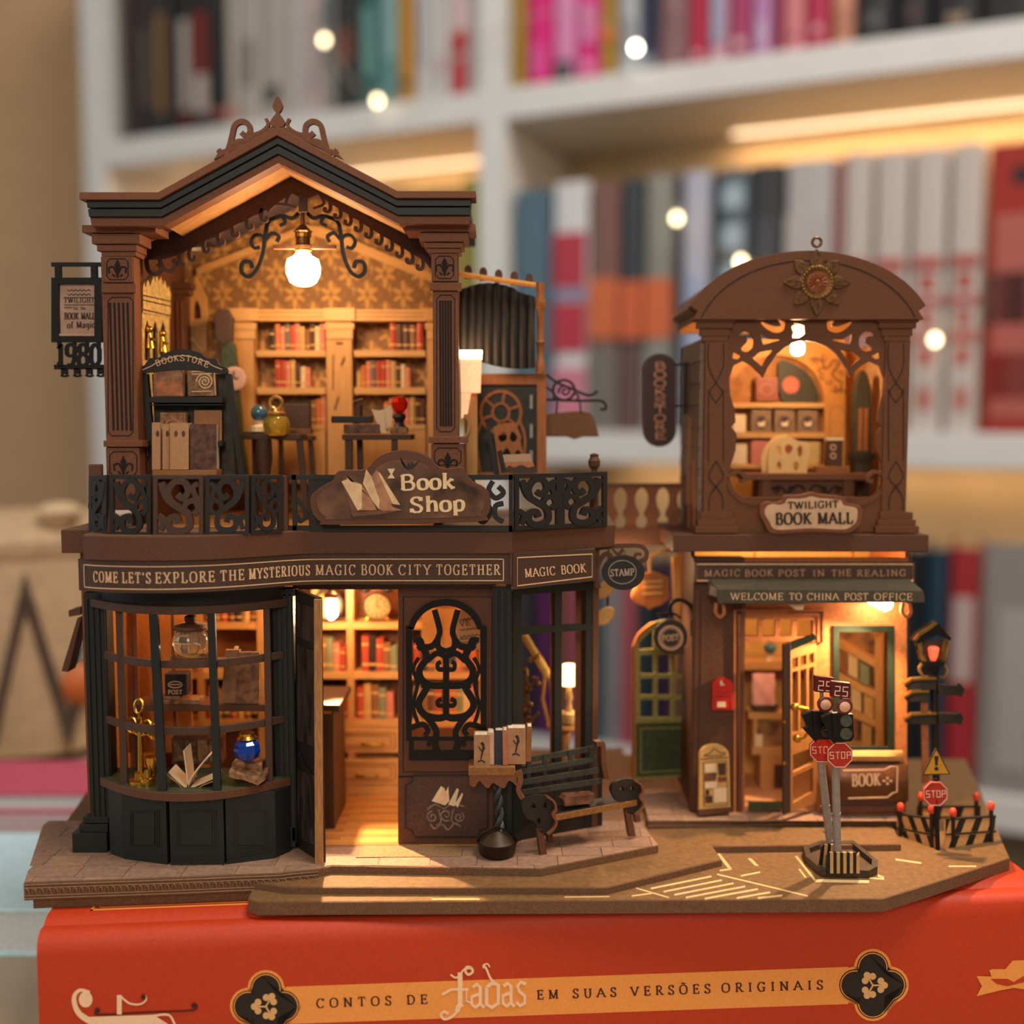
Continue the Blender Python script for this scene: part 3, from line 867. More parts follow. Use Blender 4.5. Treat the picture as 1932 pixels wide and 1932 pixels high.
m.pp(RP, [(1868, 1846), (1900, 1846), (1912, 1852), (1932, 1840), (1932, 1852), (1900, 1860), (1880, 1856)], 1.6, 1.3)
m.go('ribbon_fold_print', redm, red)
# ---------------------------------------------------------------- plinth of the model village
ZP, Z1, Z0 = -825, -840, -853
YB = 2760
stone = mat('printed_pavement', '#8c6a54', .7, scale=700, amt=.22, bump=.25)
stone2 = mat('printed_pavement_pale', '#967258', .7, scale=700, amt=.2, bump=.25)
road = mat('printed_road', '#72502a', .7, scale=600, amt=.22, bump=.2)
plinth = thing('model_base', 'stepped brown pavement and road base of the model village on the red book', 'base', (-20, 2200, -876))


def slab(name, pts, z0, z1, mt, parent=plinth, bevel=0):
    m = M()
    m.loft([(x, y, z0) for x, y in pts], [(x, y, z1) for x, y in pts])
    return m.go(name, mt, parent, bevel=bevel)


def gx(lst, z):
    return [G(x, y, z)[:2] for x, y in lst]


brim = mat('pressed_brown_board', '#6b4a30', .7, scale=1800, amt=.3, bump=.4)
front0 = gx([(468, 1697), (486, 1703), (1180, 1700), (1665, 1697), (1750, 1671), (1905, 1620)], Z0)
slab('road_plate', front0 + [(1150, YB), (front0[0][0] - 40, YB)], Z0, Z0 - 23, [brim])
slab('road_surface', gx([(470, 1696), (488, 1702), (1180, 1699), (1664, 1696), (1749, 1670), (1903, 1619.5)], Z0) + [(1148, YB - 2), (front0[0][0] - 30, YB - 2)], Z0 + .8, Z0, road)
f1 = gx([(540, 1675), (1145, 1676), (1362, 1623), (1345, 1598), (1500, 1596), (1700, 1594)], Z1)
slab('step_plate', f1 + [(f1[-1][0] + 110, YB), (-560, YB), (-560, 2000)], Z1, Z0 + 1, [brim])
slab('step_surface', gx([(542, 1674), (1144, 1675), (1359, 1622.5), (1343, 1597), (1500, 1595), (1698, 1593)], Z1) + [(f1[-1][0] + 105, YB - 2), (-558, YB - 2), (-558, 2004)], Z1 + .8, Z1, road)
pv = gx([(45, 1666), (100, 1664), (220, 1660), (335, 1656), (450, 1651), (530, 1648), (545, 1646), (600, 1641), (625, 1634), (1020, 1640), (1242, 1596), (1216, 1562)], ZP)
f2 = pv + [(pv[-1][0] + 10, YB), (-1000, YB)]
slab('pavement_plate', f2, ZP - .5, Z1 + 1.2, [brim])
# the deep edge with pressed ornament at the near corner
el = pv[:8]
m = M()
m.grid([[(x, y - 1, z) for x, y in el] for z in (ZP, -857)], (0, 22, 0))
m.go('edge_moulding', brim, plinth)
m = M()
m.grid([[(x + (12 if i == 0 else 0), y + 8, z) for i, (x, y) in enumerate(el)] for z in (-857.5, -876)], (0, 22, 0))
m.go('edge_foot', brim, plinth)
slab('sole_plate', [(el[0][0] + 14, el[0][1] + 20), (-520, el[-1][1] + 20), (-520, YB), (-990, YB)], -845, -876, [brim])
m = M()
for zz in (ZP - 3, ZP - 9, -848, -853):
    m.tube([(x, y - 2, zz) for x, y in el], 1.1, 5)
m.go('edge_line', dark := mat('edge_line_brown', '#8c6848', .6), plinth)
m = M()      # rows of pressed scallops
for i in range(len(el) - 1):
    (xa, ya), (xb, yb) = el[i], el[i + 1]
    n = max(1, int(math.hypot(xb - xa, yb - ya) / 11))
    for j in range(n):
        t = (j + .5) / n
        x, y = xa + (xb - xa) * t, ya + (yb - ya) * t - 2
        m.tube([(x - 4, y, -846), (x - 3, y - 1, -838), (x, y - 1, -835.5), (x + 3, y - 1, -838), (x + 3.5, y, -846)], .9, 4)
m.go('edge_scallop_relief', dark, plinth, kind='stuff')


def clip_poly(poly, x0, x1, y0, y1):
    def cut(p, f, g):
        out = []
        for i in range(len(p)):
            a, b = p[i], p[(i + 1) % len(p)]
            if f(a):
                out.append(a)
            if f(a) != f(b):
                out.append(g(a, b))
        return out

    def ix(x):
        return lambda a, b: (x, a[1] + (b[1] - a[1]) * (x - a[0]) / (b[0] - a[0]))

    def iy(y):
        return lambda a, b: (a[0] + (b[0] - a[0]) * (y - a[1]) / (b[1] - a[1]), y)

    for f, g in ((lambda q: q[0] >= x0, ix(x0)), (lambda q: q[0] <= x1, ix(x1)), (lambda q: q[1] >= y0, iy(y0)), (lambda q: q[1] <= y1, iy(y1))):
        if poly:
            poly = cut(poly, f, g)
    return poly


# flagstones of the pavement, laid in uneven rows
y = 1915
row = 0
while y < 2230:
    d = (44, 52, 47)[row % 3]
    x = -960 + (0, -35, -18)[row % 3]
    while x < 330:
        wd = (88, 104, 76, 96)[(row * 3 + int(x / 70)) % 4]
        q = clip_poly([(a, b + 2.5) for a, b in pv] + [(pv[-1][0] + 10, 2300), (-985, 2300)], x + .7, x + wd - .7, y + .7, y + d - .7)
        ar = abs(sum(q[i][0] * q[(i + 1) % len(q)][1] - q[(i + 1) % len(q)][0] * q[i][1] for i in range(len(q)))) / 2 if len(q) > 2 else 0
        if ar > 60:
            h = .3 * random.random()
            slab('flagstone', q, ZP + .9 + h, ZP - .2, stone if (row + int(x / 50)) % 3 else stone2)
        x += wd
    y += d
    row += 1
# road markings as thin raised strips
paint = mat('pale_road_paint', '#d3ae78', .6, scale=800, amt=.1)


def mark(name, pts, z):
    q = gx(pts, z + .85)
    m = M()
    m.loft([(x, y, z + 1.5) for x, y in q], [(x, y, z + .5) for x, y in q])
    m.go(name, paint, plinth)


def mline(name, a, b, w_, z):
    dx, dy = b[0] - a[0], b[1] - a[1]
    mark(name, [(a[0], a[1] - w_ / 2), (b[0], b[1] - w_ / 2), (b[0], b[1] + w_ / 2), (a[0], a[1] + w_ / 2)] if abs(dx) > abs(dy) else [(a[0] - w_ / 2, a[1]), (b[0] - w_ / 2, b[1]), (b[0] + w_ / 2, b[1]), (a[0] + w_ / 2, a[1])], z)


for a, b in (((1228, 1677), (1342, 1654)), ((1252, 1683), (1362, 1661)), ((1272, 1689), (1384, 1667)), ((1294, 1694), (1406, 1673)), ((1330, 1696), (1430, 1678)), ((1390, 1695), (1453, 1684)), ((1430, 1695), (1476, 1690))):
    mline('zebra_stripe', a, b, 3.4, Z0)
for a, b, w_ in (((1150, 1683), (1190, 1675), 3), ((1200, 1676), (1262, 1694), 2.5), ((1353, 1650), (1524, 1691), 2.8), ((1398, 1653), (1434, 1646), 3), ((1355, 1611), (1378, 1640), 7), ((1358, 1643), (1380, 1640), 3), ((1414, 1620), (1428, 1634), 7), ((1690, 1622), (1738, 1629), 3), ((1790, 1635), (1842, 1635), 2.6), ((1065, 1693), (1150, 1692), 2), ((815, 1697), (905, 1697), 2), ((1508, 1640), (1520, 1656), 4), ((1640, 1657), (1668, 1659), 3), ((1192, 1691), (1230, 1686), 2.5)):
    mline('road_line', a, b, w_, Z0)
m = M()      # printed door mat before the open door
q = gx([(690, 1591), (866, 1592), (868, 1616), (672, 1618)], ZP + 1.5)
for i in range(4):
    a, b = q[i], q[(i + 1) % 4]
    m.tube([(a[0], a[1], ZP + 1.6), (b[0], b[1], ZP + 1.6)], 1.3, 4)
m.loft([(x, y, ZP + 1.7) for x, y in q], [(x, y, ZP + 1) for x, y in q])
tag(m.go('doormat', mat('patterned_mat', '#846344', .8, scale=2200, amt=.3, col2='#a07a50')), 'small patterned doormat with a pale border before the open shop door', 'doormat')

# ---------------------------------------------------------------- book shop: shell
ZU = -203
shop = thing('book_shop', 'two storey brown and black toy book shop with a gabled roof and balcony', 'building', (-400, 2250, ZP))
CURVE = [(148, 1992), (200, 1973), (300, 1965), (400, 1984), (480, 2020), (550, 2058), (600, 2072), (700, 2074), (966, 2074)]


def curve_pts(py, extra=0, lst=CURVE, z=None):
    """points along the curved front at a height"""
    out = []
    for px, Y in smooth(lst, 4):
        p = Pl(Y + extra)(px, py)
        out.append((p[0], p[1], z if z is not None else p[2]))
    return out


cc = curve_pts(1020, -14, z=0)
RW = Pl2(966, 1000, 2060, 1160, 1000, 2176)      # the receding wing
r0, r1 = RW(968, 1010), RW(1160, 1010)
left_stub = Pl(2090)(123, 1010)
outl = [(left_stub[0], 2070), (cc[0][0] - 2, 2070)] + [(p[0], p[1]) for p in cc[1:]] + [(r0[0], r0[1]), (r1[0], r1[1]), (r1[0] + 12, 2560), (left_stub[0], 2560)]
m = M()
m.loft([(x, y, ZU) for x, y in outl], [(x, y, ZU - 43) for x, y in outl])
m.go('floor_slab', walnut_d, shop, bevel=1.2)
m = M()
m.loft([(x, y + 3, ZU + .8) for x, y in outl], [(x, y + 3, ZU) for x, y in outl])
m.go('balcony_deck', mat('deck_board', '#6b4a30', .6, amt=.3, scale=900, stretch=(.1, 1, 1)), shop)
# ground floor: floor boards, walls
XL, XR = -800, -12
m = M()
m.box(XL, XR, 2105, 2500, ZP - 1, ZP + 1.2)
m.go('room_floor', mat('floor_underlay', '#7a5028', .6), shop)
fb = [mat('floor_plank_light', '#c08848', .45, scale=900, amt=.15, stretch=(.08, 1, 1)), mat('floor_plank_mid', '#b27a3e', .45, scale=900, amt=.15, stretch=(.08, 1, 1)), mat('floor_plank_deep', '#a46c34', .45, scale=900, amt=.15, stretch=(.08, 1, 1))]
k = 0
yy = 2108
while yy < 2440:
    x = -420 - 60 * (k % 3)
    while x < -160:
        wd = 120 + 40 * ((k * 7 + int(x)) % 3)
        m = M()
        m.box(x + .5, x + wd - .5, yy + .5, yy + 13.5, ZP + 1, ZP + 2.6)
        m.go('floor_plank', fb[(k + int(x / 30)) % 3], shop)
        x += wd
    yy += 14
    k += 1
wp1 = mat('amber_wall_lining', '#b0752f', .7, scale=500, amt=.25, bump=.1)
for nm, b in (('back_wall', (XL, XR, 2478, 2490, ZP, ZU - 43)), ('side_wall', (XL - 10, XL, 2110, 2490, ZP, ZU - 43)), ('side_wall', (XR, XR + 10, 2110, 2490, ZP, ZU - 43))):
    m = M()
    m.box(*b)
    m.go(nm, wp1, shop)
m = M()
m.box(XL - 20, XL - 10, 2100, 2500, ZP, ZU - 44)
m.go('cladding_wall', walnut, shop)
m = M()
m.box(XL, XR, 2110, 2480, ZU - 50, ZU - 44)
m.go('room_ceiling', honey, shop)

# fascia boards with lettering
fz0, fz1 = -246.6, -304
F2 = [(150, 1990), (200, 1966), (300, 1956), (400, 1975), (480, 2010), (550, 2048), (600, 2062), (700, 2065), (962, 2065)]
ft = curve_pts(1075, 0, F2, 0)
m = M()
m.grid([[(x, y, z) for x, y, _ in ft] for z in (fz0, fz1)], (0, 7, 0))
m.box(ft[0][0] - 2, ft[0][0] + 5, ft[0][1], 2075, fz1, fz0)
fas = thing('fascia_sign', 'long curved brown fascia sign with pale lettering over the bay window', 'sign', ((ft[0][0] + ft[-1][0]) / 2, 2040, fz1))
m.go('board', umber, fas)
acc = [0]
for i in range(1, len(ft)):
    acc.append(acc[-1] + math.hypot(ft[i][0] - ft[i - 1][0], ft[i][1] - ft[i - 1][1]))
LT = acc[-1]


def along(u, z, d=.8):
    u = max(0, min(LT - .01, u))
    i = max(j for j in range(len(acc) - 1) if acc[j] <= u)
    t = (u - acc[i]) / (acc[i + 1] - acc[i])
    a, b = ft[i], ft[i + 1]
    nx, ny = b[1] - a[1], -(b[0] - a[0])
    l = math.hypot(nx, ny)
    return (a[0] + (b[0] - a[0]) * t + nx / l * d, a[1] + (b[1] - a[1]) * t + ny / l * d, z)


def u_of(px, py=1075):
    """arc length where a sight line meets the curved board"""
    best = None
    for i in range(len(ft) - 1):
        for t in [q / 40 for q in range(40)]:
            x, y = ft[i][0] + (ft[i + 1][0] - ft[i][0]) * t, ft[i][1] + (ft[i + 1][1] - ft[i][1]) * t
            q = 966 + FP * x / (y * cp + 272 * sp)
            if best is None or abs(q - px) < best[0]:
                best = (abs(q - px), acc[i] + (acc[i + 1] - acc[i]) * t)
    return best[1]


m = M()
words_ = [('COME', 177, 222, 0), ("LET'S", 231, 284, 0), ('EXPLORE', 294, 404, 0), ('THE', 416, 460, 0), ('MYSTERIOUS', 470, 584, 1), ('MAGIC', 596, 670, 1), ('BOOK', 682, 740, 1), ('CITY', 753, 812, 1), ('TOGETHER', 824, 943, 1)]
for tx, a, b, _ in words_:
    ua, ub = u_of(a), u_of(b)
    write(m, tx, (lambda ua: lambda u, v, e=0: along(ua + u, -286 + v, .8 + e))(ua), cap=19, width=ub - ua, thick=.14, thin=.075, serif=.13, gap=.32)
m.go('lettering', gilt, fas)
m = M()
for z in (fz0 - 10, fz1 + 7):
    m.grid([[along(12 + (LT - 24) * i / 60, z + q) for i in range(61)] for q in (-1, 1)])
for u in (12, LT - 12):
    m.grid([[along(u + q, z) for z in (fz0 - 10, fz1 + 7)] for q in (-1, 1)])
m.go('border_line', gilt, fas)
fm2 = thing('fascia_sign', 'short brown fascia sign lettered magic book over the corner window', 'sign', RW(1045, 1100))
RF = Pl2(966, 1000, 2052, 1160, 1000, 2168)
m = M()
m.pp(RF, [(967, 1043), (1122, 1036), (1122, 1095), (967, 1112)], 2, -5)
m.go('board', umber, fm2)
m = M()
m.rib(RF, [(975, 1052), (1116, 1045), (1116, 1088), (975, 1105)], 2.2, 2.6, 2.2, closed=True)
m.go('border_line', gilt, fm2)
m = M()
write(m, 'MAGIC', on(RF, 990, 1089, 1046, 1084, 3), cap=16, width=56, thick=.14, thin=.08, serif=.12)
write(m, 'BOOK', on(RF, 1058, 1083, 1104, 1079, 3), cap=16, width=46, thick=.14, thin=.08, serif=.12)
m.go('lettering', gilt, fm2)


# fluted posts of the ground floor
def rel(pl, m, x0, y0, x1, y1, d, bw=2.0):
    m.rib(pl, rect(x0, y0, x1, y1), bw, d, d - 1.2, closed=True)


def post(pl, x0, x1, y0, y1, plinth_px, dep=34):
    p = sub('post', shop)
    m = M()
    m.pb(pl, x0, y0, x1, y1, 0, -dep)
    m.go('shaft', green, p)
    n = max(2, round((x1 - x0) / 11))
    for i in range(n):
        m = M()
        a = x0 + (x1 - x0) * (i + .18) / n
        b = x0 + (x1 - x0) * (i + .82) / n
        m.pb(pl, a, y0 + 8, b, y1 - 4, 3, 0)
        m.go('rib', green, p, bevel=.6)
    for a, b, c, e, d in plinth_px:
        m = M()
        m.pb(pl, a, b, c, e, d, -dep - d)
        m.go('plinth', green, p, bevel=.8)
    return p


P85 = Pl(2085)
post(P85, 164, 206, 1118, 1548, [(158, 1540, 206, 1552, 4), (152, 1553, 206, 1568, 7), (141, 1568, 206, 1605, 12), (160, 1118, 206, 1130, 4)])
post(P85, 506, 556, 1112, 1590, [(503, 1112, 558, 1124, 3), (503, 1560, 558, 1598, 3)])
post(Pl(2092), 930, 966, 1108, 1580, [(928, 1106, 968, 1116, 3)])

# bay window
bay = sub('bay_window', shop)


def bayarc(px0, px1, Ye, Yc, n=24):
    """arc in plan between two sight columns; Ye at the ends, Yc at the crown"""
    xa, xb = Pl(Ye)(px0, 1400)[0], Pl(Ye)(px1, 1400)[0]
    return [(xa + (xb - xa) * i / n, Yc + (Ye - Yc) * (2 * i / n - 1) ** 2) for i in range(n + 1)]


zrow = lambda py, Y: Pl(Y)(360, py)[2]
sill = bayarc(186, 548, 2082, 1988)
zs = zrow(1497, 1988)
m = M()
m.loft([(x, y, zs) for x, y in sill], [(x, y, zs - 16) for x, y in sill])
m.go('sill', walnut_d, bay, bevel=1)
m = M()
lin_ = bayarc(204, 546, 2092, 2030)
m.grid([[(x, y, z) for x, y in lin_] for z in (ZP + 2, zs - 17)], (0, 4, 0))
m.go('lining', ebony, bay)  # unseen band added to block light leaking between the base panels
m = M()
m.loft([(x, y + 4, zs + 1) for x, y in sill], [(x, y + 4, zs) for x, y in sill])
m.go('sill_top', bottle, bay)
top = bayarc(178, 548, 2082, 1990)
zt = zrow(1153, 1990)
m = M()
band = lambda arc_, z0, z1, th: m.grid([[(x, y, z) for x, y in arc_] for z in (z0, z1)], (0, th, 0))
m.loft([(x, y, zt + 8) for x, y in top], [(x, y, zt - 7) for x, y in top])
m.go('head_rail', umber, bay, bevel=1)
m = M()
hd = bayarc(196, 540, 2086, 2010)
band(hd, zt + 8, fz1 - 2, 6)
m.go('head_frieze', ebony, bay)
for py in (1254, 1380):
    m = M()
    a = bayarc(200, 538, 2084, 1999)
    z = zrow(py, 2000)
    band(a, z + 7, z - 7, 9)
    m.go('glazing_bar', umber, bay, bevel=.8)
a = bayarc(200, 538, 2084, 1996)
zb = zs
for px, wd in ((226, 13), (302, 16), (408, 14), (505, 12)):
    m = M()
    # slightly leaning uprights as in the model
    pts = []
    for z, dx in ((zb, 0), (zt - 7, -8 if px == 302 else -4 if px == 408 else 0)):
        best = min(a, key=lambda q: abs(966 + FP * q[0] / (q[1] * cp + 600 * sp) - px))
        pts.append((best[0] + dx + 4, best[1], z))
    (x0_, y0_, z0_), (x1_, y1_, z1_) = pts
    h = wd / 2
    m.loft([(x0_ - h, y0_ - 4, z0_), (x0_ + h, y0_ - 4, z0_), (x0_ + h, y0_ + 5, z0_), (x0_ - h, y0_ + 5, z0_)], [(x1_ - h, y1_ - 4, z1_), (x1_ + h, y1_ - 4, z1_), (x1_ + h, y1_ + 5, z1_), (x1_ - h, y1_ + 5, z1_)])
    m.go('mullion', [green if px in (302, 408) else umber][0], bay, bevel=.6)
# panelled base of the bay, one board per facet
seg = [(206, 232, 2068, 2044), (232, 314, 2042, 2014), (320, 422, 2012, 2014), (426, 520, 2016, 2046), (520, 548, 2048, 2080)]
ybot = [(1606, 1622), (1623, 1632), (1633, 1633), (1632, 1616), (1616, 1600)]
for (xa, xb, ya, yb), (ba, bb) in zip(seg, ybot):
    pl = Pl2(xa, 1560, ya, xb, 1560, yb)
    za = ZP + 1
    A, B = pl(xa, 1560), pl(xb, 1560)
    m = M()
    f_ = [(A[0], A[1], za), (B[0], B[1], za), (B[0], B[1], zs - 16), (A[0], A[1], zs - 16)]
    m.loft(f_, [(p[0] - pl.n[0] * 8, p[1] - pl.n[1] * 8, p[2]) for p in f_])
    bp = m.go('base_panel', green, bay, bevel=.8)
    if xb - xa > 60:
        m = M()
        for i, (q, t) in enumerate(((14, 2.2), (18, 1.6))):
            m.rib(pl, [(xa + q, 1526 + q * .35), (xb - q, 1524 + q * .35), (xb - q, 1603 - q * .3), (xa + q, 1601 - q * .3)], t, 1.2, 0, closed=True)
        m.rib(pl, [(xa + 4, ba - 14), (xb - 4, bb - 14)], 2, 1.2, 0)
        m.go('panel_moulding', ebony, bay)
        m = M()
        m.pp(pl, [(xa + 22, 1534), (xb - 22, 1532), (xb - 22, 1594), (xa + 22, 1594)], 1.5, 0)
        m.go('raised_panel', green, bay, bevel=.6)
# inside the bay: dark counter top behind the sill
m = M()
m.box(-775, -430, 2084, 2140, zs - 6, zs)
m.go('display_floor', bottle, bay)

# entrance: frame head, swung leaf, closed leaf with iron grille
m = M()
m.pb(Pl(2110), 552, 1098, 936, 1112, 0, -20)
m.go('door_head', umber, shop)
DO = Pl2(557, 1350, 2098, 607, 1350, 2016)
leaf = sub('door', shop, 'dark door leaf swung open')
m = M()
m.pp(DO, [(557, 1112), (600, 1128), (607, 1630), (557, 1596)], 0, -9)
m.go('leaf', ebony, leaf, bevel=.8)
E = DO(602, 1128)
m = M()
m.pp(Pl(2016), [(592, 1131), (606, 1131), (609, 1632), (594, 1632)], 0, -10)
m.go('leaf_edge', edgew, leaf, bevel=.8)
for py0, py1 in ((1135, 1205), (1215, 1400), (1450, 1585)):
    m = M()
    m.pp(DO, [(562, py0), (596, py0 + 14), (598, py1 + 10), (562, py1 - 4)], 2.5, 0)
    m.go('carved_panel', mat('scuffed_black_board', '#2a211c', .45, scale=500, amt=.5, stretch=(1, 1, .2), col2='#4a4038', bump=.6), leaf, bevel=1)
m = M()
m.rib(DO, smooth([(566, 1420), (574, 1440), (590, 1470), (594, 1520), (590, 1560)], 4), 6, 3.5, 2)
m.go('carved_scroll', ebony, leaf)
DC = Pl(2112)
door = sub('door', shop, 'brown door leaf with an arched window and black iron scroll grille')
win = [(772, 1180), (782, 1180)] + arc(842, 1198, 56, 62, 170, 10, 16) + [(904, 1180), (913, 1180), (913, 1392), (772, 1392)]
win = [(772, 1392), (772, 1182)] + arc(841, 1196, 66, 60, 168, 12, 18) + [(912, 1182), (912, 1392)]
m = M()
m.hp(DC, rect(751, 1110, 936, 1592), [win], 0, -10)
m.go('leaf', walnut_d, door, bevel=.8)
m = M()
rel(DC, m, 761, 1126, 928, 1456, 1, 2)
m.rib(DC, [(752, 1465), (935, 1465)], 3, 1, 0)
m.go('leaf_moulding', groove, door)
gl = mat('thin_window_glass', '#f4efe4', .03, trans=1.0, amt=0, bump=0, ior=1.2, spec=.4)
m = M()
m.pp(DC, win, -5, -6)
m.go('window_pane', gl, door)
gr = M()
gi = lambda p, wd: gr.rib(DC, p, wd, 5, 0)
gi(win, 13) if False else gr.rib(DC, win, 12, 5, 0, closed=True)
gi([(772, 1424), (913, 1424)], 18)
gi([(776, 1392), (776, 1420)], 8)
for sx in (1, -1):
    X = lambda x: 842 + sx * x
    gi(smooth([(X(22), 1150), (X(18), 1164), (X(12), 1190), (X(16), 1206), (X(14), 1222), (X(0), 1228)], 4), 11)
    gi(smooth([(X(62), 1208), (X(50), 1206), (X(46), 1216), (X(54), 1224)], 4), 10)
    gi(smooth([(X(16), 1206), (X(26), 1218), (X(42), 1220), (X(54), 1210)], 4), 12)
    gi(smooth([(X(44), 1222), (X(36), 1240), (X(50), 1262), (X(46), 1282), (X(26), 1292), (X(0), 1292)], 4), 13)
    gi(smooth([(X(0), 1238), (X(18), 1232), (X(36), 1246)], 4), 11)
    gi(smooth([(X(2), 1262), (X(14), 1262), (X(16), 1252), (X(10), 1248)], 4), 8)
    gi(smooth([(X(46), 1290), (X(36), 1296), (X(52), 1326), (X(40), 1348), (X(14), 1354), (X(0), 1350)], 4), 13)
    gi(smooth([(X(2), 1330), (X(14), 1330), (X(16), 1322), (X(8), 1318)], 4), 8)
    gi(smooth([(X(40), 1348), (X(28), 1362), (X(18), 1380), (X(22), 1400), (X(14), 1424)], 4), 12)
    gi(smooth([(X(66), 1372), (X(44), 1366), (X(34), 1376), (X(40), 1386)], 4), 10)
    gi(smooth([(X(52), 1240), (X(62), 1262), (X(54), 1290), (X(62), 1330), (X(54), 1362)], 4), 7)
    gi(smooth([(X(20), 1392), (X(30), 1396), (X(34), 1406)], 3), 7)
gi([(842, 1232), (842, 1356)], 12)
gi([(800, 1292), (884, 1292)], 11)
gr.go('grille', iron, door)
m = M()
pan = [(781, 1462), (904, 1462), (908, 1474), (920, 1480), (920, 1560), (906, 1566), (900, 1578), (784, 1578), (778, 1566), (766, 1560), (766, 1480), (778, 1474)]
m.pp(DC, pan, 3, 0)
m.go('kick_panel', mat('plum_brown_board', '#4d3228', .4, scale=1500, amt=.3, bump=.4), door, bevel=1)
m = M()
m.rib(DC, pan, 3, 4.2, 3, closed=True)
m.go('kick_panel_rim', ebony, door)
for i, q in enumerate(([(815, 1510), (832, 1482), (836, 1484), (838, 1512), (834, 1516)], [(832, 1514), (846, 1482), (848, 1510), (840, 1518)], [(846, 1516), (862, 1486), (866, 1488), (858, 1520)], [(858, 1516), (872, 1494), (874, 1498), (864, 1522)], [(826, 1508), (838, 1484), (844, 1500), (836, 1518)])):
    m = M()
    m.pp(DC, q, 4.4 + i * .3, 3)
    m.go('emblem_page', cream if i != 4 else gilt, door)
m = M()
for p in (smooth([(806, 1526), (822, 1516), (838, 1524), (852, 1516), (876, 1520)], 4), spiral(816, 1540, 11, 2, 90, 500, 18), spiral(842, 1536, 12, 2, -60, -480, 18), spiral(866, 1540, 10, 2, 60, -520, 18), smooth([(812, 1552), (820, 1562), (834, 1554), (846, 1564), (858, 1552), (870, 1558)], 4), smooth([(828, 1526), (832, 1548), (824, 1556)], 4), smooth([(856, 1524), (852, 1546), (862, 1554)], 4)):
    m.rib(DC, p, 3.2, 4.4, 3)
m.go('emblem_scroll', mat('worn_silver_brown', '#7d6457', .4, amt=.4), door)
# ---------------------------------------------------------------- book shop: upper floor
PU = Pl(2125)


def fleur(pl, cx, cy, s, d, mt, parent):
    m = M()
    m.pp(pl, [(cx, cy - 20 * s), (cx + 6 * s, cy - 8 * s), (cx + 2 * s, cy + 3 * s), (cx + 3 * s, cy + 14 * s), (cx, cy + 18 * s), (cx - 3 * s, cy + 14 * s), (cx - 2 * s, cy + 3 * s), (cx - 6 * s, cy - 8 * s)], d + .4, d)
    for k in (1, -1):
        m.rib(pl, smooth([(cx + k * 2 * s, cy + 8 * s), (cx + k * 8 * s, cy - 4 * s), (cx + k * 17 * s, cy - 2 * s), (cx + k * 16 * s, cy + 8 * s)], 4), 3.4 * s, d + .4, d)
        m.rib(pl, smooth([(cx + k * 5 * s, cy + 15 * s), (cx + k * 10 * s, cy + 10 * s)], 3), 3 * s, d + .4, d)
    m.go('fleur_de_lis', mt, parent)


def octo(x0, y0, x1, y1, c):
    return [(x0 + c, y0), (x1 - c, y0), (x1, y0 + c), (x1, y1 - c), (x1 - c, y1), (x0 + c, y1), (x0, y1 - c), (x0, y0 + c)]


def pillar(pl, rows, block, band, shaft, foot, parent):
    p = sub('pillar', parent)
    for x0, y0, x1, y1, d in rows:
        m = M()
        m.pb(pl, x0, y0, x1, y1, d, -40 - d)
        m.go('capital_moulding', walnut, p, bevel=.8)
    x0, y0, x1, y1 = shaft
    m = M()
    m.pb(pl, x0, block[1], x1, foot[3] + 60, 0, -36)
    m.go('shaft', walnut, p, bevel=.6)
    m = M()
    m.pb(pl, *block, 4, 0)
    m.go('neck_block', walnut, p, bevel=.6)
    m = M()
    m.rib(pl, octo(block[0] + 8, block[1] + 5, block[2] - 8, block[3] - 5, 6), 1.8, 4.5, 4, closed=True)
    m.go('neck_panel_line', groove, p)
    fleur(pl, (block[0] + block[2]) / 2, (block[1] + block[3]) / 2, .95, 4.2, groove, p)
    m = M()
    m.pb(pl, *band, 6, 0)
    m.go('band', walnut, p, bevel=1)
    m = M()
    m.rib(pl, octo(x0 + 7, y0 + 6, x1 - 7, y1 - 6, 7), 1.8, .6, 0, closed=True)
    m.go('shaft_panel_line', groove, p)
    n = 5
    for i in range(n):
        xc = x0 + 14 + (x1 - x0 - 28) * i / (n - 1)
        m = M()
        m.pb(pl, xc - 2, y0 + 16, xc + 2, y1 - 16, .7, 0)
        m.go('flute', groove, p)
    for x0, y0, x1, y1, d in ((foot[0] - 5, foot[1] - 14, foot[2] + 5, foot[1] - 2, 8), (foot[0], foot[1], foot[2], foot[3] + 62, 5)):
        m = M()
        m.pb(pl, x0, y0, x1, y1, d, -36 - d)
        m.go('foot_block', walnut, p, bevel=.8)
    m = M()
    m.rib(pl, octo(foot[0] + 6, foot[1] + 7, foot[2] - 6, foot[3] - 3, 7), 1.8, 5.6, 5, closed=True)
    m.go('foot_panel_line', groove, p)
    fleur(pl, (foot[0] + foot[2]) / 2, foot[1] + 34, 1.0, 5.2, groove, p)
    return p


pillar(PU, [(162, 428, 300, 442, 20), (178, 443, 268, 462, 14), (186, 463, 261, 475, 9), (193, 475, 258, 484, 5)], (195, 484, 251, 533), (193, 536, 258, 553), (197, 555, 258, 828), (203, 845, 266, 900), shop)
pillar(PU, [(766, 426, 897, 440, 20), (792, 441, 884, 458, 14), (801, 459, 875, 469, 9), (808, 469, 869, 478, 5)], (814, 479, 864, 531), (811, 534, 871, 549), (817, 551, 865, 820), (814, 838, 876, 880), shop)

# gable front: stepped mouldings
PG = Pl(2090)
gab = sub('gable', shop)


def chev(top, bot, d0, d1, mt, nm):
    m = M()
    m.pp(PG, top + bot[::-1], d0, d1)
    return m.go(nm, mt, gab, bevel=.8)


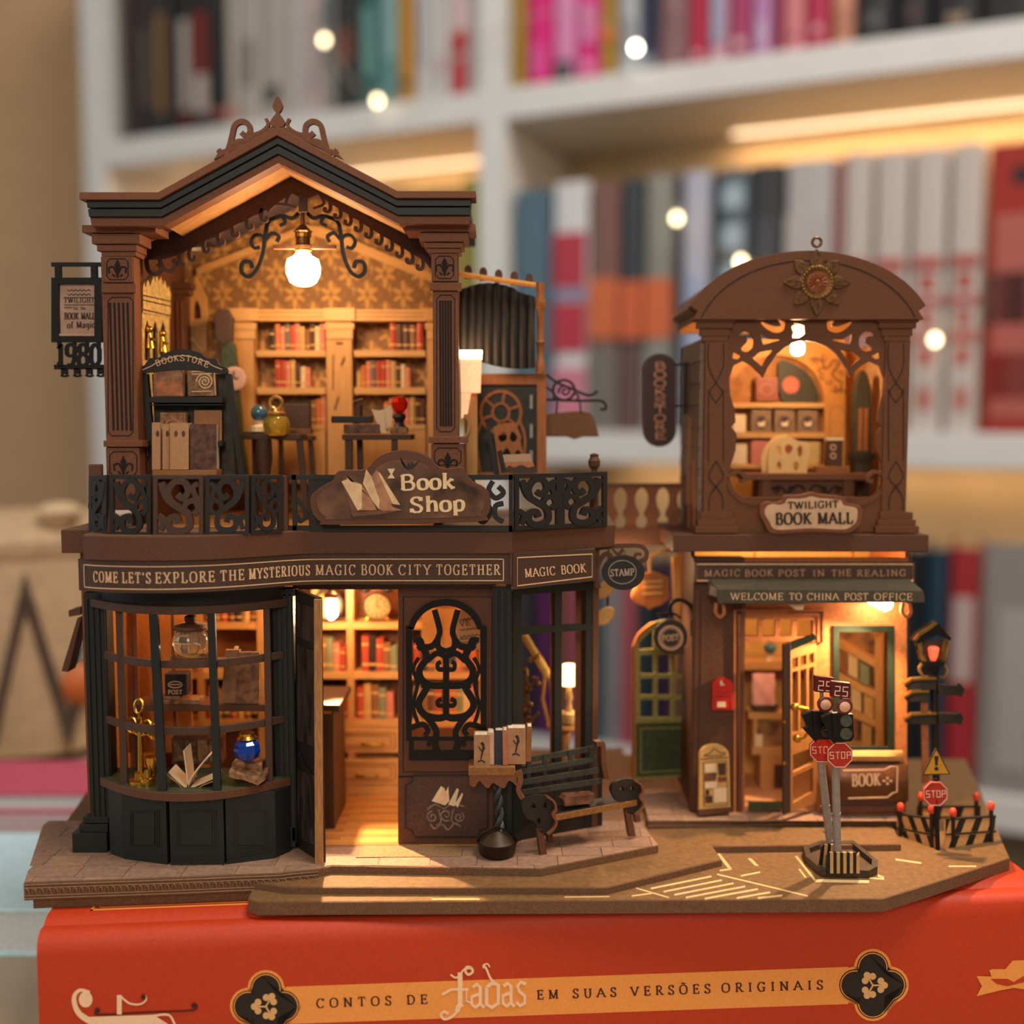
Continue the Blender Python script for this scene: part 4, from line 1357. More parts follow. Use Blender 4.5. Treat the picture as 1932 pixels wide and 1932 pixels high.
L0 = [(158, 367), (305, 367), (527, 244), (752, 365), (898, 365)]
L1 = [(158, 381), (307, 381), (527, 261), (750, 378), (898, 378)]
L1b = [(168, 381), (307, 381), (527, 261), (750, 378), (889, 378)]
L2 = [(170, 396), (308, 396), (527, 277), (750, 393), (888, 393)]
L3 = [(172, 411), (309, 411), (527, 293), (752, 408), (887, 408)]
L4 = [(175, 428), (312, 427), (527, 309), (754, 424), (884, 424)]
chev(L0, L1, 22, -30, walnut, 'crown_moulding')
chev(L1b, [(x, y - 1.5) for x, y in L2], 14, -30, green, 'dark_moulding')
chev([(x, y + .5) for x, y in L2], L3, 12, -30, green, 'dark_moulding')
chev(L3, L4, 6, -30, walnut, 'eaves_moulding')
gab2 = sub('roof', shop)
raw = mat('raw_plywood', '#a87846', .6, scale=700, amt=.2, stretch=(.3, 1, 1))
m = M()
m.pp(PG, [(309, 418), (527, 300), (756, 415), (756, 424), (527, 309), (312, 427)], -30, -120)
m.go('soffit', raw, gab2)
slate = mat('slate_grey_card', '#4a4044', .7, scale=600, amt=.2)
m = M()
m.pp(PG, [(175, 384), (305, 384), (527, 262), (752, 382), (885, 382), (885, 400), (756, 402), (527, 290), (309, 404), (175, 402)], -30, -410)
m.go('roof_panel', slate, gab2)
# cresting above the gable
cr = sub('cresting', shop)
m = M()
m.pp(PG, [(408, 305), (418, 288), (432, 284), (527, 237), (622, 284), (636, 288), (650, 304), (527, 246)], 16, 6)
for k in (1, -1):
    X = lambda x: 527 + k * x
    for p, wd in ((smooth([(X(100), 296), (X(92), 284), (X(86), 262), (X(80), 240), (X(66), 233), (X(54), 240), (X(52), 254), (X(60), 260), (X(68), 254)], 5), 10), (smooth([(X(88), 276), (X(74), 270), (X(58), 268), (X(44), 256)], 4), 8), (smooth([(X(46), 258), (X(30), 252), (X(18), 240), (X(22), 228)], 4), 6), (smooth([(X(104), 298), (X(112), 290), (X(106), 286)], 3), 5)):
        m.rib(PG, p, wd, 16, 8)
m.go('scroll', walnut, cr)
m = M()
m.pp(PG, smooth([(527, 186), (536, 202), (534, 212), (530, 218), (536, 226), (541, 236), (536, 243), (518, 243), (513, 236), (518, 226), (524, 218), (519, 210), (518, 202)], 4, True), 17, 7)
m.go('finial', walnut, cr)

# lattice hung under the ridge, halfway back
PV_ = Pl(2205)
wine = mat('dark_wine_board', '#46291f', .55, scale=1500, amt=.3, bump=.3)
val = sub('valance', shop)
m = M()
m.pp(PV_, [(262, 470), (556, 318), (822, 452), (822, 520), (800, 492), (640, 395), (600, 368), (575, 378), (552, 366), (500, 398), (345, 476), (312, 488), (282, 490)], 4, -4)
m.go('board', wine, val)
m = M()
for k, (xa, ya, xb, yb, n) in enumerate(((508, 392, 345, 480, 6), (612, 376, 806, 496, 10))):
    for i in range(n):
        t = (i + .5) / n
        x, y = xa + (xb - xa) * t, ya + (yb - ya) * t
        s_ = -1 if k == 0 else 1
        m.rib(PV_, smooth([(x, y - 6), (x + s_ * 2, y + 10), (x - s_ * 2, y + 18), (x - s_ * 9, y + 16), (x - s_ * 8, y + 9)], 4), 6, 4, -4)
for p in (smooth([(276, 486), (280, 510), (294, 518), (304, 508), (298, 498)], 4), smooth([(300, 486), (308, 506), (322, 512), (332, 500), (326, 490)], 4), smooth([(338, 476), (340, 496), (350, 500)], 4)):
    m.rib(PV_, p, 7, 4, -4)
m.go('scallop_scroll', wine, val, kind='stuff')
m = M()
for p in ([(552, 360), (540, 384), (560, 392)], [(600, 362), (612, 384), (592, 394)], [(505, 400), (520, 386), (545, 388)]):
    m.rib(PV_, smooth(p, 4), 5, 5, 1)
m.pp(PV_, [(566, 330), (578, 330), (580, 400), (564, 400)], 5, -5)
m.go('king_post', wine, val)

# room walls behind
YB2 = 2490
eL, ap, eR = PG(308, 404), PG(527, 290), PG(756, 402)
wallp = bpy.data.materials.new('damask_wallpaper')
wallp.use_nodes = True
nt = wallp.node_tree
pb = nt.nodes['Principled BSDF']
pb.inputs['Roughness'].default_value = .75
tc = nt.nodes.new('ShaderNodeTexCoord')
sx = nt.nodes.new('ShaderNodeSeparateXYZ')
nt.links.new(tc.outputs['Object'], sx.inputs[0])


def mth(op, a, b=None):
    n = nt.nodes.new('ShaderNodeMath')
    n.operation = op
    for i, v in enumerate((a, b)):
        if v is None:
            continue
        if isinstance(v, (int, float)):
            n.inputs[i].default_value = v
        else:
            nt.links.new(v, n.inputs[i])
    return n.outputs[0]


nzw = nt.nodes.new('ShaderNodeTexNoise')
nzw.inputs['Scale'].default_value = 900
nt.links.new(tc.outputs['Object'], nzw.inputs['Vector'])
wob = mth('MULTIPLY', mth('SUBTRACT', nzw.outputs[0], .5), 5 * U)
ux, uz = mth('ADD', sx.outputs[0], wob), mth('ADD', sx.outputs[2], wob)


def flower(w_, h_, ou, ov, r0, amp, n):
    """one rosette per cell: how far inside its petals a point lies"""
    lx = mth('MULTIPLY', mth('SUBTRACT', mth('FRACT', mth('ADD', mth('DIVIDE', ux, w_ * U), ou + 50)), .5), w_)
    lz = mth('MULTIPLY', mth('SUBTRACT', mth('FRACT', mth('ADD', mth('DIVIDE', uz, h_ * U), ov + 50)), .5), h_)
    r = mth('SQRT', mth('ADD', mth('MULTIPLY', lx, lx), mth('MULTIPLY', lz, mth('MULTIPLY', lz, .6))))
    pet = mth('MULTIPLY', mth('COSINE', mth('MULTIPLY', mth('ARCTAN2', lx, lz), n)), amp)
    return mth('SUBTRACT', mth('ADD', pet, r0), r)


v1 = mth('MAXIMUM', flower(80, 92, 0, 0, 17, 8, 6), flower(80, 92, .5, .5, 17, 8, 6))
v2 = mth('MAXIMUM', flower(40, 46, .25, .25, 5, 2, 4), flower(20, 23, 0, .5, 2.2, 0, 1))
core = mth('MULTIPLY', mth('MAXIMUM', flower(80, 92, 0, 0, 6, 2, 4), flower(80, 92, .5, .5, 6, 2, 4)), -2.0)
v_ = mth('MULTIPLY', mth('ADD', mth('MAXIMUM', mth('MINIMUM', v1, mth('ADD', core, 2.0)), v2), mth('MULTIPLY', nzw.outputs[0], 1.5)), .2)
rp_ = nt.nodes.new('ShaderNodeValToRGB')
rp_.color_ramp.elements[0].position, rp_.color_ramp.elements[1].position = .1, .62
rp_.color_ramp.elements[0].color = (*lin('#80592f'), 1)
rp_.color_ramp.elements[1].color = (*lin('#b98845'), 1)
nt.links.new(v_, rp_.inputs[0])
nt.links.new(rp_.outputs[0], pb.inputs['Base Color'])
m = M()
sl = (ap[2] - eL[2]) / (ap[0] - eL[0])
o = [(-735, eL[2] - 8), (eL[0], eL[2]), (ap[0], ap[2]), (eR[0], eR[2]), (-140, eR[2] - 8), (-140, ZU), (-735, ZU)]
m.loft([(x, YB2, z) for x, z in o], [(x, YB2 + 10, z) for x, z in o])
m.go('wallpaper_wall', wallp, shop)
for x0, x1, y0, zt_ in ((-742, -722, 2165, eL[2]), (-152, -136, 2165, eR[2])):
    m = M()
    m.box(x0, x1, y0, YB2, ZU, zt_ - 12)
    m.go('side_wall', [walnut_d, wallp][0], shop)
m = M()
m.box(-720, -153, 2100, YB2, ZU + 1, ZU + 3)
m.go('room_floor', fb[2], shop)
# sloping wall plate along the right rafter, amber lit
m = M()
PB2 = Pl(2484)
m.pp(PB2, [(575, 425), (608, 428), (826, 520), (826, 536), (610, 450), (575, 440)], 4, 0)
m.pp(PB2, [(575, 425), (575, 440), (372, 520), (372, 505)], 4, 0)
m.go('rafter_strip', honey, shop)

# cornice bookcase along the back wall
PC = Pl(2436)
ubc = thing('fitted_bookcase', 'amber fitted bookcase with pilasters and three rows of shelves upstairs', 'bookcase', PC(630, 906))
m = M()
m.pb(PC, 430, 584, 832, 606, 3, -44)
m.go('cornice', honey, ubc, bevel=.8)
m = M()
for q in (589, 597):
    m.pb(PC, 485, q, 830, q + 2, 3.6, 3)
m.go('cornice_line', groove if 0 else mat('dark_honey_line', '#94602c', .6), ubc)  # darker honey lines drawn along the cornice
for a, b in ((438, 484), (614, 668), (803, 836)):
    pz = sub('pilaster', ubc)
    m = M()
    m.pb(PC, a + 3, 606, b - 3, 912, 2, -44)
    m.go('shaft', honey_v, pz)
    for i, (y0, y1, g) in enumerate(((582, 606, 3), (610, 622, 1), (622, 640, -2))):
        m = M()
        m.pb(PC, a - g, y0, b + g, y1, 9 - 2 * i, 0)
        m.go('capital', honey, pz, bevel=.8)
    n = 3
    for i in range(n):
        x = a + 10 + (b - a - 20) * (i + .5) / n
        m = M()
        if b - a < 50:
            m.pb(PC, x - 2.2, 650, x + 2.2, 900, 4, 2)
            m.go('flute', honey_v, pz, bevel=.6)
        elif i == 0:
            xm = (a + b) / 2
            for q in ([(xm - 7, 646), (xm + 7, 646), (xm + 6, 650), (xm - 6, 650)], [(xm + 2, 688), (xm + 10, 670), (xm + 10, 680), (xm + 4, 692)], [(xm - 10, 772), (xm - 2, 744), (xm - 1, 752), (xm - 8, 776)], [(xm - 13, 670), (xm - 11, 670), (xm - 11, 736), (xm - 13, 736)]):
                m.pp(PC, q, 2.5, 2)
            m.go('cut_ornament', groove, pz)
for a, b in ((484, 614), (668, 803)):
    for y0, y1 in ((661, 673), (731, 744), (801, 810)):
        m = M()
        m.pb(PC, a, y0, b, y1, 0, -44)
        m.go('shelf_board', honey, ubc, bevel=.6)
    m = M()
    m.pb(PC, a, 810, b, 912, -2, -30)
    m.go('base_cupboard', honey_v, ubc)
    mm = (a + b) / 2
    for q0, q1 in ((a + 6, mm - 4), (mm + 4, b - 6)):
        m = M()
        m.rib(PC, [(q0 + 6, 905), (q0 + 6, 832)] + arc((q0 + q1) / 2, 832, (q1 - q0) / 2 - 6, 12, 180, 0, 8) + [(q1 - 6, 905)], 3, -.5, -2)
        m.go('cupboard_arch', honey, ubc)
    m = M()
    m.pb(PC, a, 606, b, 810, -43, -44)
    m.go('niche_back', wallp, ubc)

icol = {'r': ('b8452a', 'red'), 'o': ('c66a34', 'orange'), 's': ('d07a62', 'salmon'), 't': ('c89a5a', 'tan'), 'g': ('6a6458', 'grey'), 'b': ('5a3a26', 'dark brown'), 'k': ('2c2420', 'black'), 'c': ('d8bc8c', 'cream'), 'w': ('8a5a34', 'brown'), 'e': ('7c8460', 'grey green'), 'n': ('3c4a5c', 'navy blue')}
bandm = mat('gold_book_band', '#d8a860', .4, amt=.1)


def row_books(pl, x0, x1, yb, code, hts, where, group, d=-8, dep=26, z=None):
    n = len(code)
    for i, ch in enumerate(code):
        a, b = x0 + (x1 - x0) * i / n + .5, x0 + (x1 - x0) * (i + 1) / n - .5
        c, nm = icol[ch]
        h = hts[i % len(hts)]
        m = M()
        A = pl(a, yb, d)
        B_ = pl(b, yb, d)
        za = A[2] + .6 if z is None else z
        zb_ = pl(a, yb - h, d)[2]
        n_ = pl.n
        k = min(3, (B_[0] - A[0]) * .2)
        mx, my = (A[0] + B_[0]) / 2 + n_[0] * k, (A[1] + B_[1]) / 2 + n_[1] * k
        out = [(A[0], A[1]), (mx, my), (B_[0], B_[1]), (B_[0] - n_[0] * dep, B_[1] - n_[1] * dep), (A[0] - n_[0] * dep, A[1] - n_[1] * dep)]
        m.loft([(x, y, za) for x, y in out], [(x, y, zb_) for x, y in out])
        kk = code[:i].count(ch)
        tot = code.count(ch)
        size = 'tall' if h >= max(hts) - 1 else 'short' if h <= min(hts) + 1 else 'medium'
        lab = f'{nm} book, {ORD[i]} along {where}'
        o = thing('book', lab, 'book', (mx, my, za), group)
        m.go('cover', bmat(c), o)
        if b - a > 5:
            for q in (.2, .78):
                zz = za + (zb_ - za) * q
                hh = (zb_ - za) * .035
                m = M()
                o2 = [(x + n_[0] * .5, y + n_[1] * .5) for x, y in out[:3]]
                m.grid([[(x, y, zz - hh) for x, y in o2], [(x, y, zz + hh) for x, y in o2]])
                m.go('spine_band', bandm, o)
                if (i + int(q * 10)) % 3 == 0:
                    break


row_books(PC, 508, 612, 661, 'kosgrstwbcs', [40, 50, 46, 50, 48, 51, 45], 'the upper upstairs shelf nearer the clock', 'upstairs books upper shelf')
row_books(PC, 518, 585, 731, 'rrstbcs', [52, 51, 50, 52, 46, 40, 38], 'the middle upstairs shelf nearer the clock', 'upstairs books middle shelf')
row_books(PC, 586, 614, 801, 'wos', [46, 48, 55], 'the lowest upstairs shelf nearer the clock', 'upstairs books low shelf')
row_books(PC, 735, 798, 661, 'rbbwr', [54, 50, 50, 49, 54], 'the upper upstairs shelf behind the gem', 'upstairs books upper shelf')
row_books(PC, 672, 774, 731, 'tosgrrstbcs', [30, 42, 50, 52, 50, 51, 52, 50, 48, 44, 38], 'the middle upstairs shelf behind the gem', 'upstairs books middle shelf')
row_books(PC, 724, 802, 801, 'osrrstbb', [44, 50, 52, 54, 50, 52, 50, 49], 'the lowest upstairs shelf behind the gem', 'upstairs books low shelf')
m = M()
m.pb(PC, 548, 758, 584, 801.5, -4, -30)
tag(m.go('book_box', ebony, bevel=2), 'black keepsake box among the lowest upstairs books', 'box')

# pendant lamp with iron scrolls
PL_ = Pl(2235)
glow = mat('lamp_globe_glow', (1.0, .64, .34), emit=95, bump=0)
lamp = thing('pendant_lamp', 'glowing globe lamp hung from black iron scrolls in the gable', 'lamp', PL_(572, 475))
m = M()
c = PL_(572, 509)
m.lathe(c, [(14, 32), (17, 27), (30, 20), (34, 6), (33, -8), (26, -24), (14, -31), (2, -33)], 20)
m.go('globe', glow, lamp, smooth=True)
m = M()
m.lathe(PL_(572, 470), [(18, 0), (20, 6), (14, 10), (14, 30), (19, 34), (12, 40), (4, 48), (4, 120)], 14)
m.go('socket', bronze, lamp)
m = M()
m.lathe(PL_(572, 474), [(17, 0), (17, 9)], 14)
m.lathe(PL_(572, 448), [(16, 0), (16, 7)], 14)
m.go('socket_ring', brass, lamp)
for k in (1, -1):
    X = lambda x: 572 + k * x
    m = M()
    for p, wd in ((smooth([(X(8), 402), (X(20), 412), (X(36), 408), (X(48), 410), (X(66), 420), (X(72), 450), (X(76), 480), (X(88), 510), (X(104), 522), (X(116), 512), (X(114), 496), (X(100), 494), (X(96), 506)], 5), 7), (smooth([(X(40), 408), (X(34), 420), (X(44), 426)], 4), 6), (smooth([(X(72), 458), (X(76), 446), (X(90), 444), (X(98), 456), (X(92), 468), (X(82), 466)], 5), 6), (smooth([(X(70), 452), (X(58), 440), (X(46), 446), (X(50), 456)], 4), 6)):
        m.rib(PL_, p, wd, 4, -4)
    m.go('iron_scroll', iron, lamp)
m = M()
m.pb(PL_, 516, 463, 634, 470, 6, -6)
m.go('cross_bar', walnut_d, lamp)

# balcony railing
rail = sub('railing', shop)


def panel(pl, x0, y0, x1, y1, flip, parent, mt=ebony, y0b=None, y1b=None):
    y0b, y1b = y0b or y0, y1b or y1
    Y = lambda x, t: (y0 + (y0b - y0) * (x - x0) / (x1 - x0)) * (1 - t) + (y1 + (y1b - y1) * (x - x0) / (x1 - x0)) * t
    w_, h = x1 - x0, y1 - y0
    q = lambda u, v: (x0 + w_ * (u if not flip else 1 - u), Y(x0 + w_ * (u if not flip else 1 - u), v))
    o = sub('railing_panel', parent)
    m = M()
    b = 8
    m.hp(pl, [q(0, 0), q(1, 0), q(1, 1), q(0, 1)], [[q(b / w_, b / h), q(1 - b / w_, b / h), q(1 - b / w_, 1 - b / h), q(b / w_, 1 - b / h)]], 0, -7)
    m.go('frame', mt, o, bevel=.5)
    m = M()
    sc = min(1.3, max(.7, w_ / 80))
    for p, wd in ((smooth([q(.16, .12), q(.28, .38), q(.5, .52), q(.7, .64), q(.72, .84), q(.52, .92), q(.32, .86), q(.32, .72), q(.46, .68), q(.52, .78)], 5), 11 * sc), (smooth([q(.36, .46), q(.3, .28), q(.42, .12), q(.62, .12), q(.7, .26), q(.6, .38), q(.48, .32)], 5), 10 * sc), (smooth([q(.62, .58), q(.66, .46), q(.82, .42), q(.9, .54), q(.8, .64)], 5), 9 * sc), (smooth([q(.9, .14), q(.8, .2), q(.86, .36), q(.94, .4)], 4), 8 * sc), (smooth([q(.1, .66), q(.2, .74), q(.14, .9)], 4), 9 * sc)):
        m.rib(pl, p, wd, 1, -6)
    m.go('scroll', mt, o)
    return o


def rpost(px, Y, parent=rail, y0=897, y1=1006):
    m = M()
    m.pb(Pl(Y), px - 5, y0, px + 5, y1, -4, -14)
    m.go('corner_post', walnut_d, parent)


panel(Pl2(166, 950, 2064, 201, 950, 1992), 167, 898, 200, 1004, True, rail, y0b=896, y1b=1010)
panel(Pl2(205, 950, 1988, 285, 950, 1978), 206, 896, 284, 1011, False, rail, y1b=1013)
panel(Pl2(288, 950, 1976, 384, 950, 1977), 289, 896, 383, 1013, False, rail, umber)
panel(Pl2(387, 950, 1980, 470, 950, 1998), 388, 896, 470, 1012, True, rail, y1b=1010)
panel(Pl2(473, 950, 2001, 534, 950, 2034), 474, 896, 533, 1009, False, rail, y1b=1006)
for px, Y in ((203, 1994), (286, 1984), (385, 1984), (472, 2006), (536, 2042)):
    rpost(px, Y)
PS = Pl(2056)
sr = sub('straight_railing', rail)
m = M()
for y0, y1 in ((896, 905), (992, 1003)):
    m.pb(PS, 535, y0, 967, y1, 0, -8)
for x in (535, 551, 960):
    m.pb(PS, x, 896, x + 8, 1003, 0, -8)
m.pb(PS, 582, 898, 640, 996, -1, -7)
m.go('frame', ebony, sr)
m = M()
for k in (1, -1):
    X = lambda x: 910 + k * x if k > 0 else 912 + k * x
for p in (smooth([(890, 905), (900, 930), (915, 945), (925, 965), (912, 985), (900, 975)], 4), smooth([(930, 908), (922, 925), (935, 940), (950, 930), (940, 918)], 4), smooth([(950, 950), (935, 955), (935, 975), (950, 985)], 4), ):
    m.rib(PS, p, 10, 0, -6)
m.go('scroll', ebony, sr)
m = M()
m.rib(PS, smooth([(560, 940), (570, 955), (578, 972), (566, 984), (560, 972)], 4), 8, 0, -6)
m.go('scroll', ebony, sr)
RR = Pl2(970, 950, 2050, 1145, 950, 2160)
panel(RR, 972, 894, 1058, 1001, False, rail, y0b=893, y1b=997)
panel(RR, 1058, 893, 1146, 997, True, rail, y0b=890, y1b=993)
m = M()
m.lathe(Pl(2190)(1121, 900), [(9, -95), (9, 0), (7, 4), (5, 14), (11, 22), (12, 32), (8, 40), (9, 44), (2, 47)], 12)
m.go('newel_finial', walnut_d, rail)
m = M()
m.pb(Pl(2080), 168, 876, 192, 1000, 0, -14)
m.go('end_post', walnut_d, rail, bevel=2)

# cloud shaped sign on the railing
PK = Pl(2040)
cl = [(586, 945), (592, 930), (612, 915), (630, 905), (640, 888), (684, 886)] + arc(762, 892, 66, 43, 160, 20, 9) + [(842, 884), (872, 881), (880, 894), (892, 908), (912, 918), (924, 934), (926, 956), (918, 974), (896, 984), (630, 990), (606, 984), (592, 970)]
cl = smooth(cl, 3, True)
cs = thing('cloud_sign', 'brown cloud shaped shop sign with an open book print on the balcony railing', 'sign', PK(755, 990))
m = M()
m.pp(PK, cl, 8, -6)
m.go('board', walnut_d, cs, bevel=1.2)
m = M()
ccx, ccy = 756, 932
inn = [(ccx + (x - ccx) * (.925 if abs(x - ccx) > 100 else .9), ccy + (y - ccy) * .80 + 1) for x, y in cl]
m.pp(PK, inn, 8.7, 8)
m.go('painted_face', mat('painted_dusk', '#3e2a20', .3, scale=130, amt=.35, col2='#7e5840', bump=.05), cs)
m = M()
write(m, 'B', on(PK, 757, 924, 860, 920, 9.4), cap=28, width=26, thick=.24, thin=.12, serif=.14)
write(m, 'ook', on(PK, 789, 923, 862, 921, 9.4), cap=30, width=68, thick=.24, thin=.12, serif=.13, gap=.12)
write(m, 'S', on(PK, 776, 966, 880, 962, 9.4), cap=28, width=22, thick=.24, thin=.12, serif=.12)
write(m, 'hop', on(PK, 805, 965, 880, 962, 9.4), cap=30, width=72, thick=.24, thin=.12, serif=.13, gap=.12)
m.go('lettering', mat('cream_lettering', '#eac796', .5, amt=.12), cs)
pg = [mat('book_print_pale', '#dcb587', .6, scale=400, amt=.2), mat('book_print_mid', '#a87350', .6, scale=400, amt=.25), mat('book_print_deep', '#6e4630', .6, scale=400, amt=.25)]
for i, (q, mi) in enumerate((([(645, 907), (655, 900), (690, 962), (665, 966)], 2), ([(646, 908), (660, 902), (684, 960), (676, 962)], 0), ([(655, 895), (658, 904), (682, 912), (704, 942), (712, 962), (684, 962)], 1), ([(656, 900), (664, 908), (684, 914), (684, 960), (676, 950)], 0), ([(686, 912), (692, 885), (720, 924), (716, 960), (704, 944)], 0), ([(702, 898), (712, 886), (748, 948), (722, 956)], 1), ([(714, 890), (718, 892), (756, 952), (742, 950)], 0), ([(716, 960), (722, 926), (742, 956), (760, 962), (730, 965)], 1), ([(664, 966), (712, 963), (760, 962), (716, 970), (668, 974)], 2))):
    m = M()
    m.pp(PK, q, 9.2 + .12 * i, 8.5)
    m.go('book_print', pg[mi], cs)
m = M()
m.pp(PK, [(756, 862), (758, 872), (768, 880), (772, 872), (775, 878), (778, 870), (782, 876), (792, 868), (786, 878), (778, 884), (770, 886), (762, 880)], 9.2, 8.6)
m.go('bat_print', ebony, cs)
m = M()
m.pp(PK, [(732, 884), (746, 884), (741, 894), (746, 902), (732, 902), (738, 894)], 9.2, 8.6)
m.go('hourglass_print', cream, cs)
# ---------------------------------------------------------------- upstairs furniture
PD = Pl(2165)
std = thing('display_stand', 'black leaning book display stand with an arched lettered header', 'stand', PD(345, 905))
m = M()
hdr = smooth([(258, 706), (258, 694), (272, 690), (284, 676), (298, 676), (318, 664), (345, 659), (374, 664), (392, 676), (408, 677), (414, 688), (428, 694), (428, 706), (400, 703), (345, 698), (285, 703)], 3, True)
m.pp(PD, hdr, 3, -6)
m.go('header', ebony, std, bevel=.6)
m = M()
m.rib(PD, smooth([(270, 698), (288, 690), (302, 682), (345, 671), (386, 681), (402, 690), (420, 697)], 4), 1.6, 3.6, 3)
for i in range(9):
    x = 297 + i * 11
    y = 691 - 10 * math.sin(math.pi * i / 8)
    write(m, 'BOOKSTORE'[i], on(PD, x, y, x + 10, y - (4 - i) * .9, 3.5), cap=11, width=8, thick=.16, thin=.1, serif=.1)
m.go('header_lettering', gilt, std)
for xa, xb, w_ in ((266, 284, 12), (424, 452, 11)):
    m = M()
    m.pp(PD, [(xa, 705), (xa + w_, 705), (xb + w_, 915), (xb, 915)], 0, -14)
    m.go('leg', ebony, std, bevel=.8)
m = M()
m.pp(PD, [(280, 705), (424, 705), (440, 912), (290, 912)], -22, -26)
m.go('back_board', mat('worn_black_board', '#3a3228', .6, scale=500, amt=.5), std)
for y0, y1, d in ((749, 760, 4), (763, 765, 5), (833, 842, 4)):
    m = M()
    m.pb(PD, 283, y0, 420, y1, d, -22)
    m.go('shelf', ebony, std, bevel=.6)
m = M()
m.pb(PD, 294, 886, 414, 899, 22, -20)
m.go('tray', honey_v if 0 else mat('tray_wood', '#9a6434', .55, scale=900, amt=.2, stretch=GH), std, bevel=.8)
prt = [mat('brown_printed_cover', '#7a4d34', .6, scale=420, amt=.45, col2='#b07a52'), mat('umber_printed_cover', '#5e3c2a', .6, scale=520, amt=.5, col2='#a8784c'), mat('tan_printed_cover', '#a0714a', .6, scale=380, amt=.3), mat('plain_ochre_cover', '#8e5a30', .6, amt=.15), mat('dark_rust_cover', '#4e2c20', .5, scale=500, amt=.5, col2='#7c5038')]


def sbook(pl, x0, y0, x1, y1, mt, label, group=None, d=0, dep=14, frame=None, lean=0):
    """small upright book shown by its cover: boards, page block, print"""
    o = thing('book', label, 'book', pl((x0 + x1) / 2, y1, d), group)
    q = [(x0 + lean, y0), (x1 + lean, y0), (x1, y1), (x0, y1)]
    m = M()
    m.pp(pl, q, d, d - 2)
    m.pp(pl, q, d - dep + 2, d - dep)
    m.pp(pl, [(q[0][0], q[0][1]), (q[0][0] + 2, q[0][1]), (q[3][0] + 2, q[3][1]), q[3]], d - 2, d - dep + 2)
    m.go('cover', mt, o)
    m = M()
    m.pp(pl, [(q[0][0] + 2, q[0][1] + 1), (q[1][0] - 1, q[1][1] + 1), (q[2][0] - 1, q[2][1] - 1), (q[3][0] + 2, q[3][1] - 1)], d - 2.2, d - dep + 2.2)
    m.go('pages', pagem, o)
    if frame:
        m = M()
        cx, cy, w_, h = (x0 + x1) / 2 + lean / 2, (y0 + y1) / 2, x1 - x0, y1 - y0
        if frame == 'spiral':
            m.rib(pl, spiral(cx + w_ * .15, cy, 2, h * .3, 0, 900, 40), 2, d + .5, d)
            for yy in (y0 + 8, y0 + 13, y1 - 8):
                m.rib(pl, [(x0 + 6, yy), (x1 - 6, yy - 1)], 1.8, d + .5, d)
        elif frame == 'label':
            m.pp(pl, [(x0 + 2, cy - 2), (x1 - 2, cy - 4), (x1 - 2, y1 - 2), (x0 + 8, y1 - 2)], d + .5, d)
        elif frame == 'oval':
            m.rib(pl, arc(cx, cy, w_ * .3, h * .25, 0, 340, 14), 2, d + .5, d, closed=True)
            m.rib(pl, rect(x0 + 3, y0 + 3, x1 - 3, y1 - 3), 1.6, d + .5, d, closed=True)
        m.go('cover_print', gilt if frame == 'spiral' else copper if 0 else mat('rust_print', '#b06a40', .6, scale=400, amt=.4), o)
    return o


sbook(PD, 291, 697, 346, 748, prt[0], 'brown book with an orange lower half on the stand', 'books on the display stand', 2, frame='label', lean=-1)
sbook(PD, 356, 693, 406, 747, prt[1], 'dark book with a spiral print on the stand', 'books on the display stand', 2, frame='spiral', lean=-3)
sbook(PD, 303, 778, 352, 831, prt[1], 'dark patterned book half hidden on the lower stand shelf', 'books on the display stand', 2, frame='oval')
sbook(PD, 367, 774, 416, 832, prt[3], 'plain ochre book on the lower stand shelf', 'books on the display stand', 2)
for i, (a, b, y0) in enumerate(((293, 308, 797), (311, 324, 800), (327, 362, 798))):
    bk = sbook(PD, a, y0, b, 885, mat('shaded_cream_spine', '#c08c5e', .6, amt=.12), ['slim cream spined book first in the stand tray', 'slim cream spined book second in the stand tray', 'broad cream book with two rust spots in the stand tray'][i], 'books in the stand tray', (20, 15, 22)[i], 26)  # cream covers turned tan, shade under the roof put into the colour
    m = M()
    for cx in ([(a + b) / 2 + 3] if i < 2 else [(a + b) / 2 - 6, (a + b) / 2 + 8]):
        m.pp(PD, arc(cx, 818, 3.2, 6, 0, 345, 10), (20.5, 15.5, 22.5)[i], (20, 15, 22)[i])
    m.go('spine_spot', prt[4], bk)
sbook(PD, 364, 800, 413, 886, prt[4], 'dark rust book with a pale head in the stand tray', 'books in the stand tray', 19, 26)

gold_p = mat('antique_gold_paint', '#d0b274', .45, .1, scale=700, amt=.35)
GS = Pl2(268, 600, 2178, 322, 600, 2330)
gc = thing('gothic_cabinet', 'gilded gothic cabinet with spires and arches on the side wall upstairs', 'cabinet', GS(295, 860))
m = M()
spk = [(268, 545), (270, 532), (273, 543), (277, 528), (282, 540), (288, 520), (291, 534), (294, 510), (297, 532), (302, 522), (305, 538), (310, 530), (313, 545), (317, 540), (320, 552)]
m.pp(GS, spk + [(320, 600), (268, 590)], 2, -8)
m.go('spired_crown', gold_p, gc)
m = M()
for y in (557, 566, 584):
    m.rib(GS, [(268, y), (320, y + 12)], 2, 2.8, 2)
m.go('crown_line', groove, gc)
m = M()
holes = [[(a, 680), (a, 622), (a + 5, 604), (a + 10, 622 + 3), (a + 10, 680)] for a in (273, 288, 303)]
m.hp(GS, [(268, 590), (320, 600), (320, 860), (268, 860)], holes, 0, -6)
m.go('arched_front', gold_p, gc)
m = M()
m.pp(GS, [(268, 590), (320, 600), (320, 860), (268, 860)], -8, -10)
m.go('back', ebony, gc)
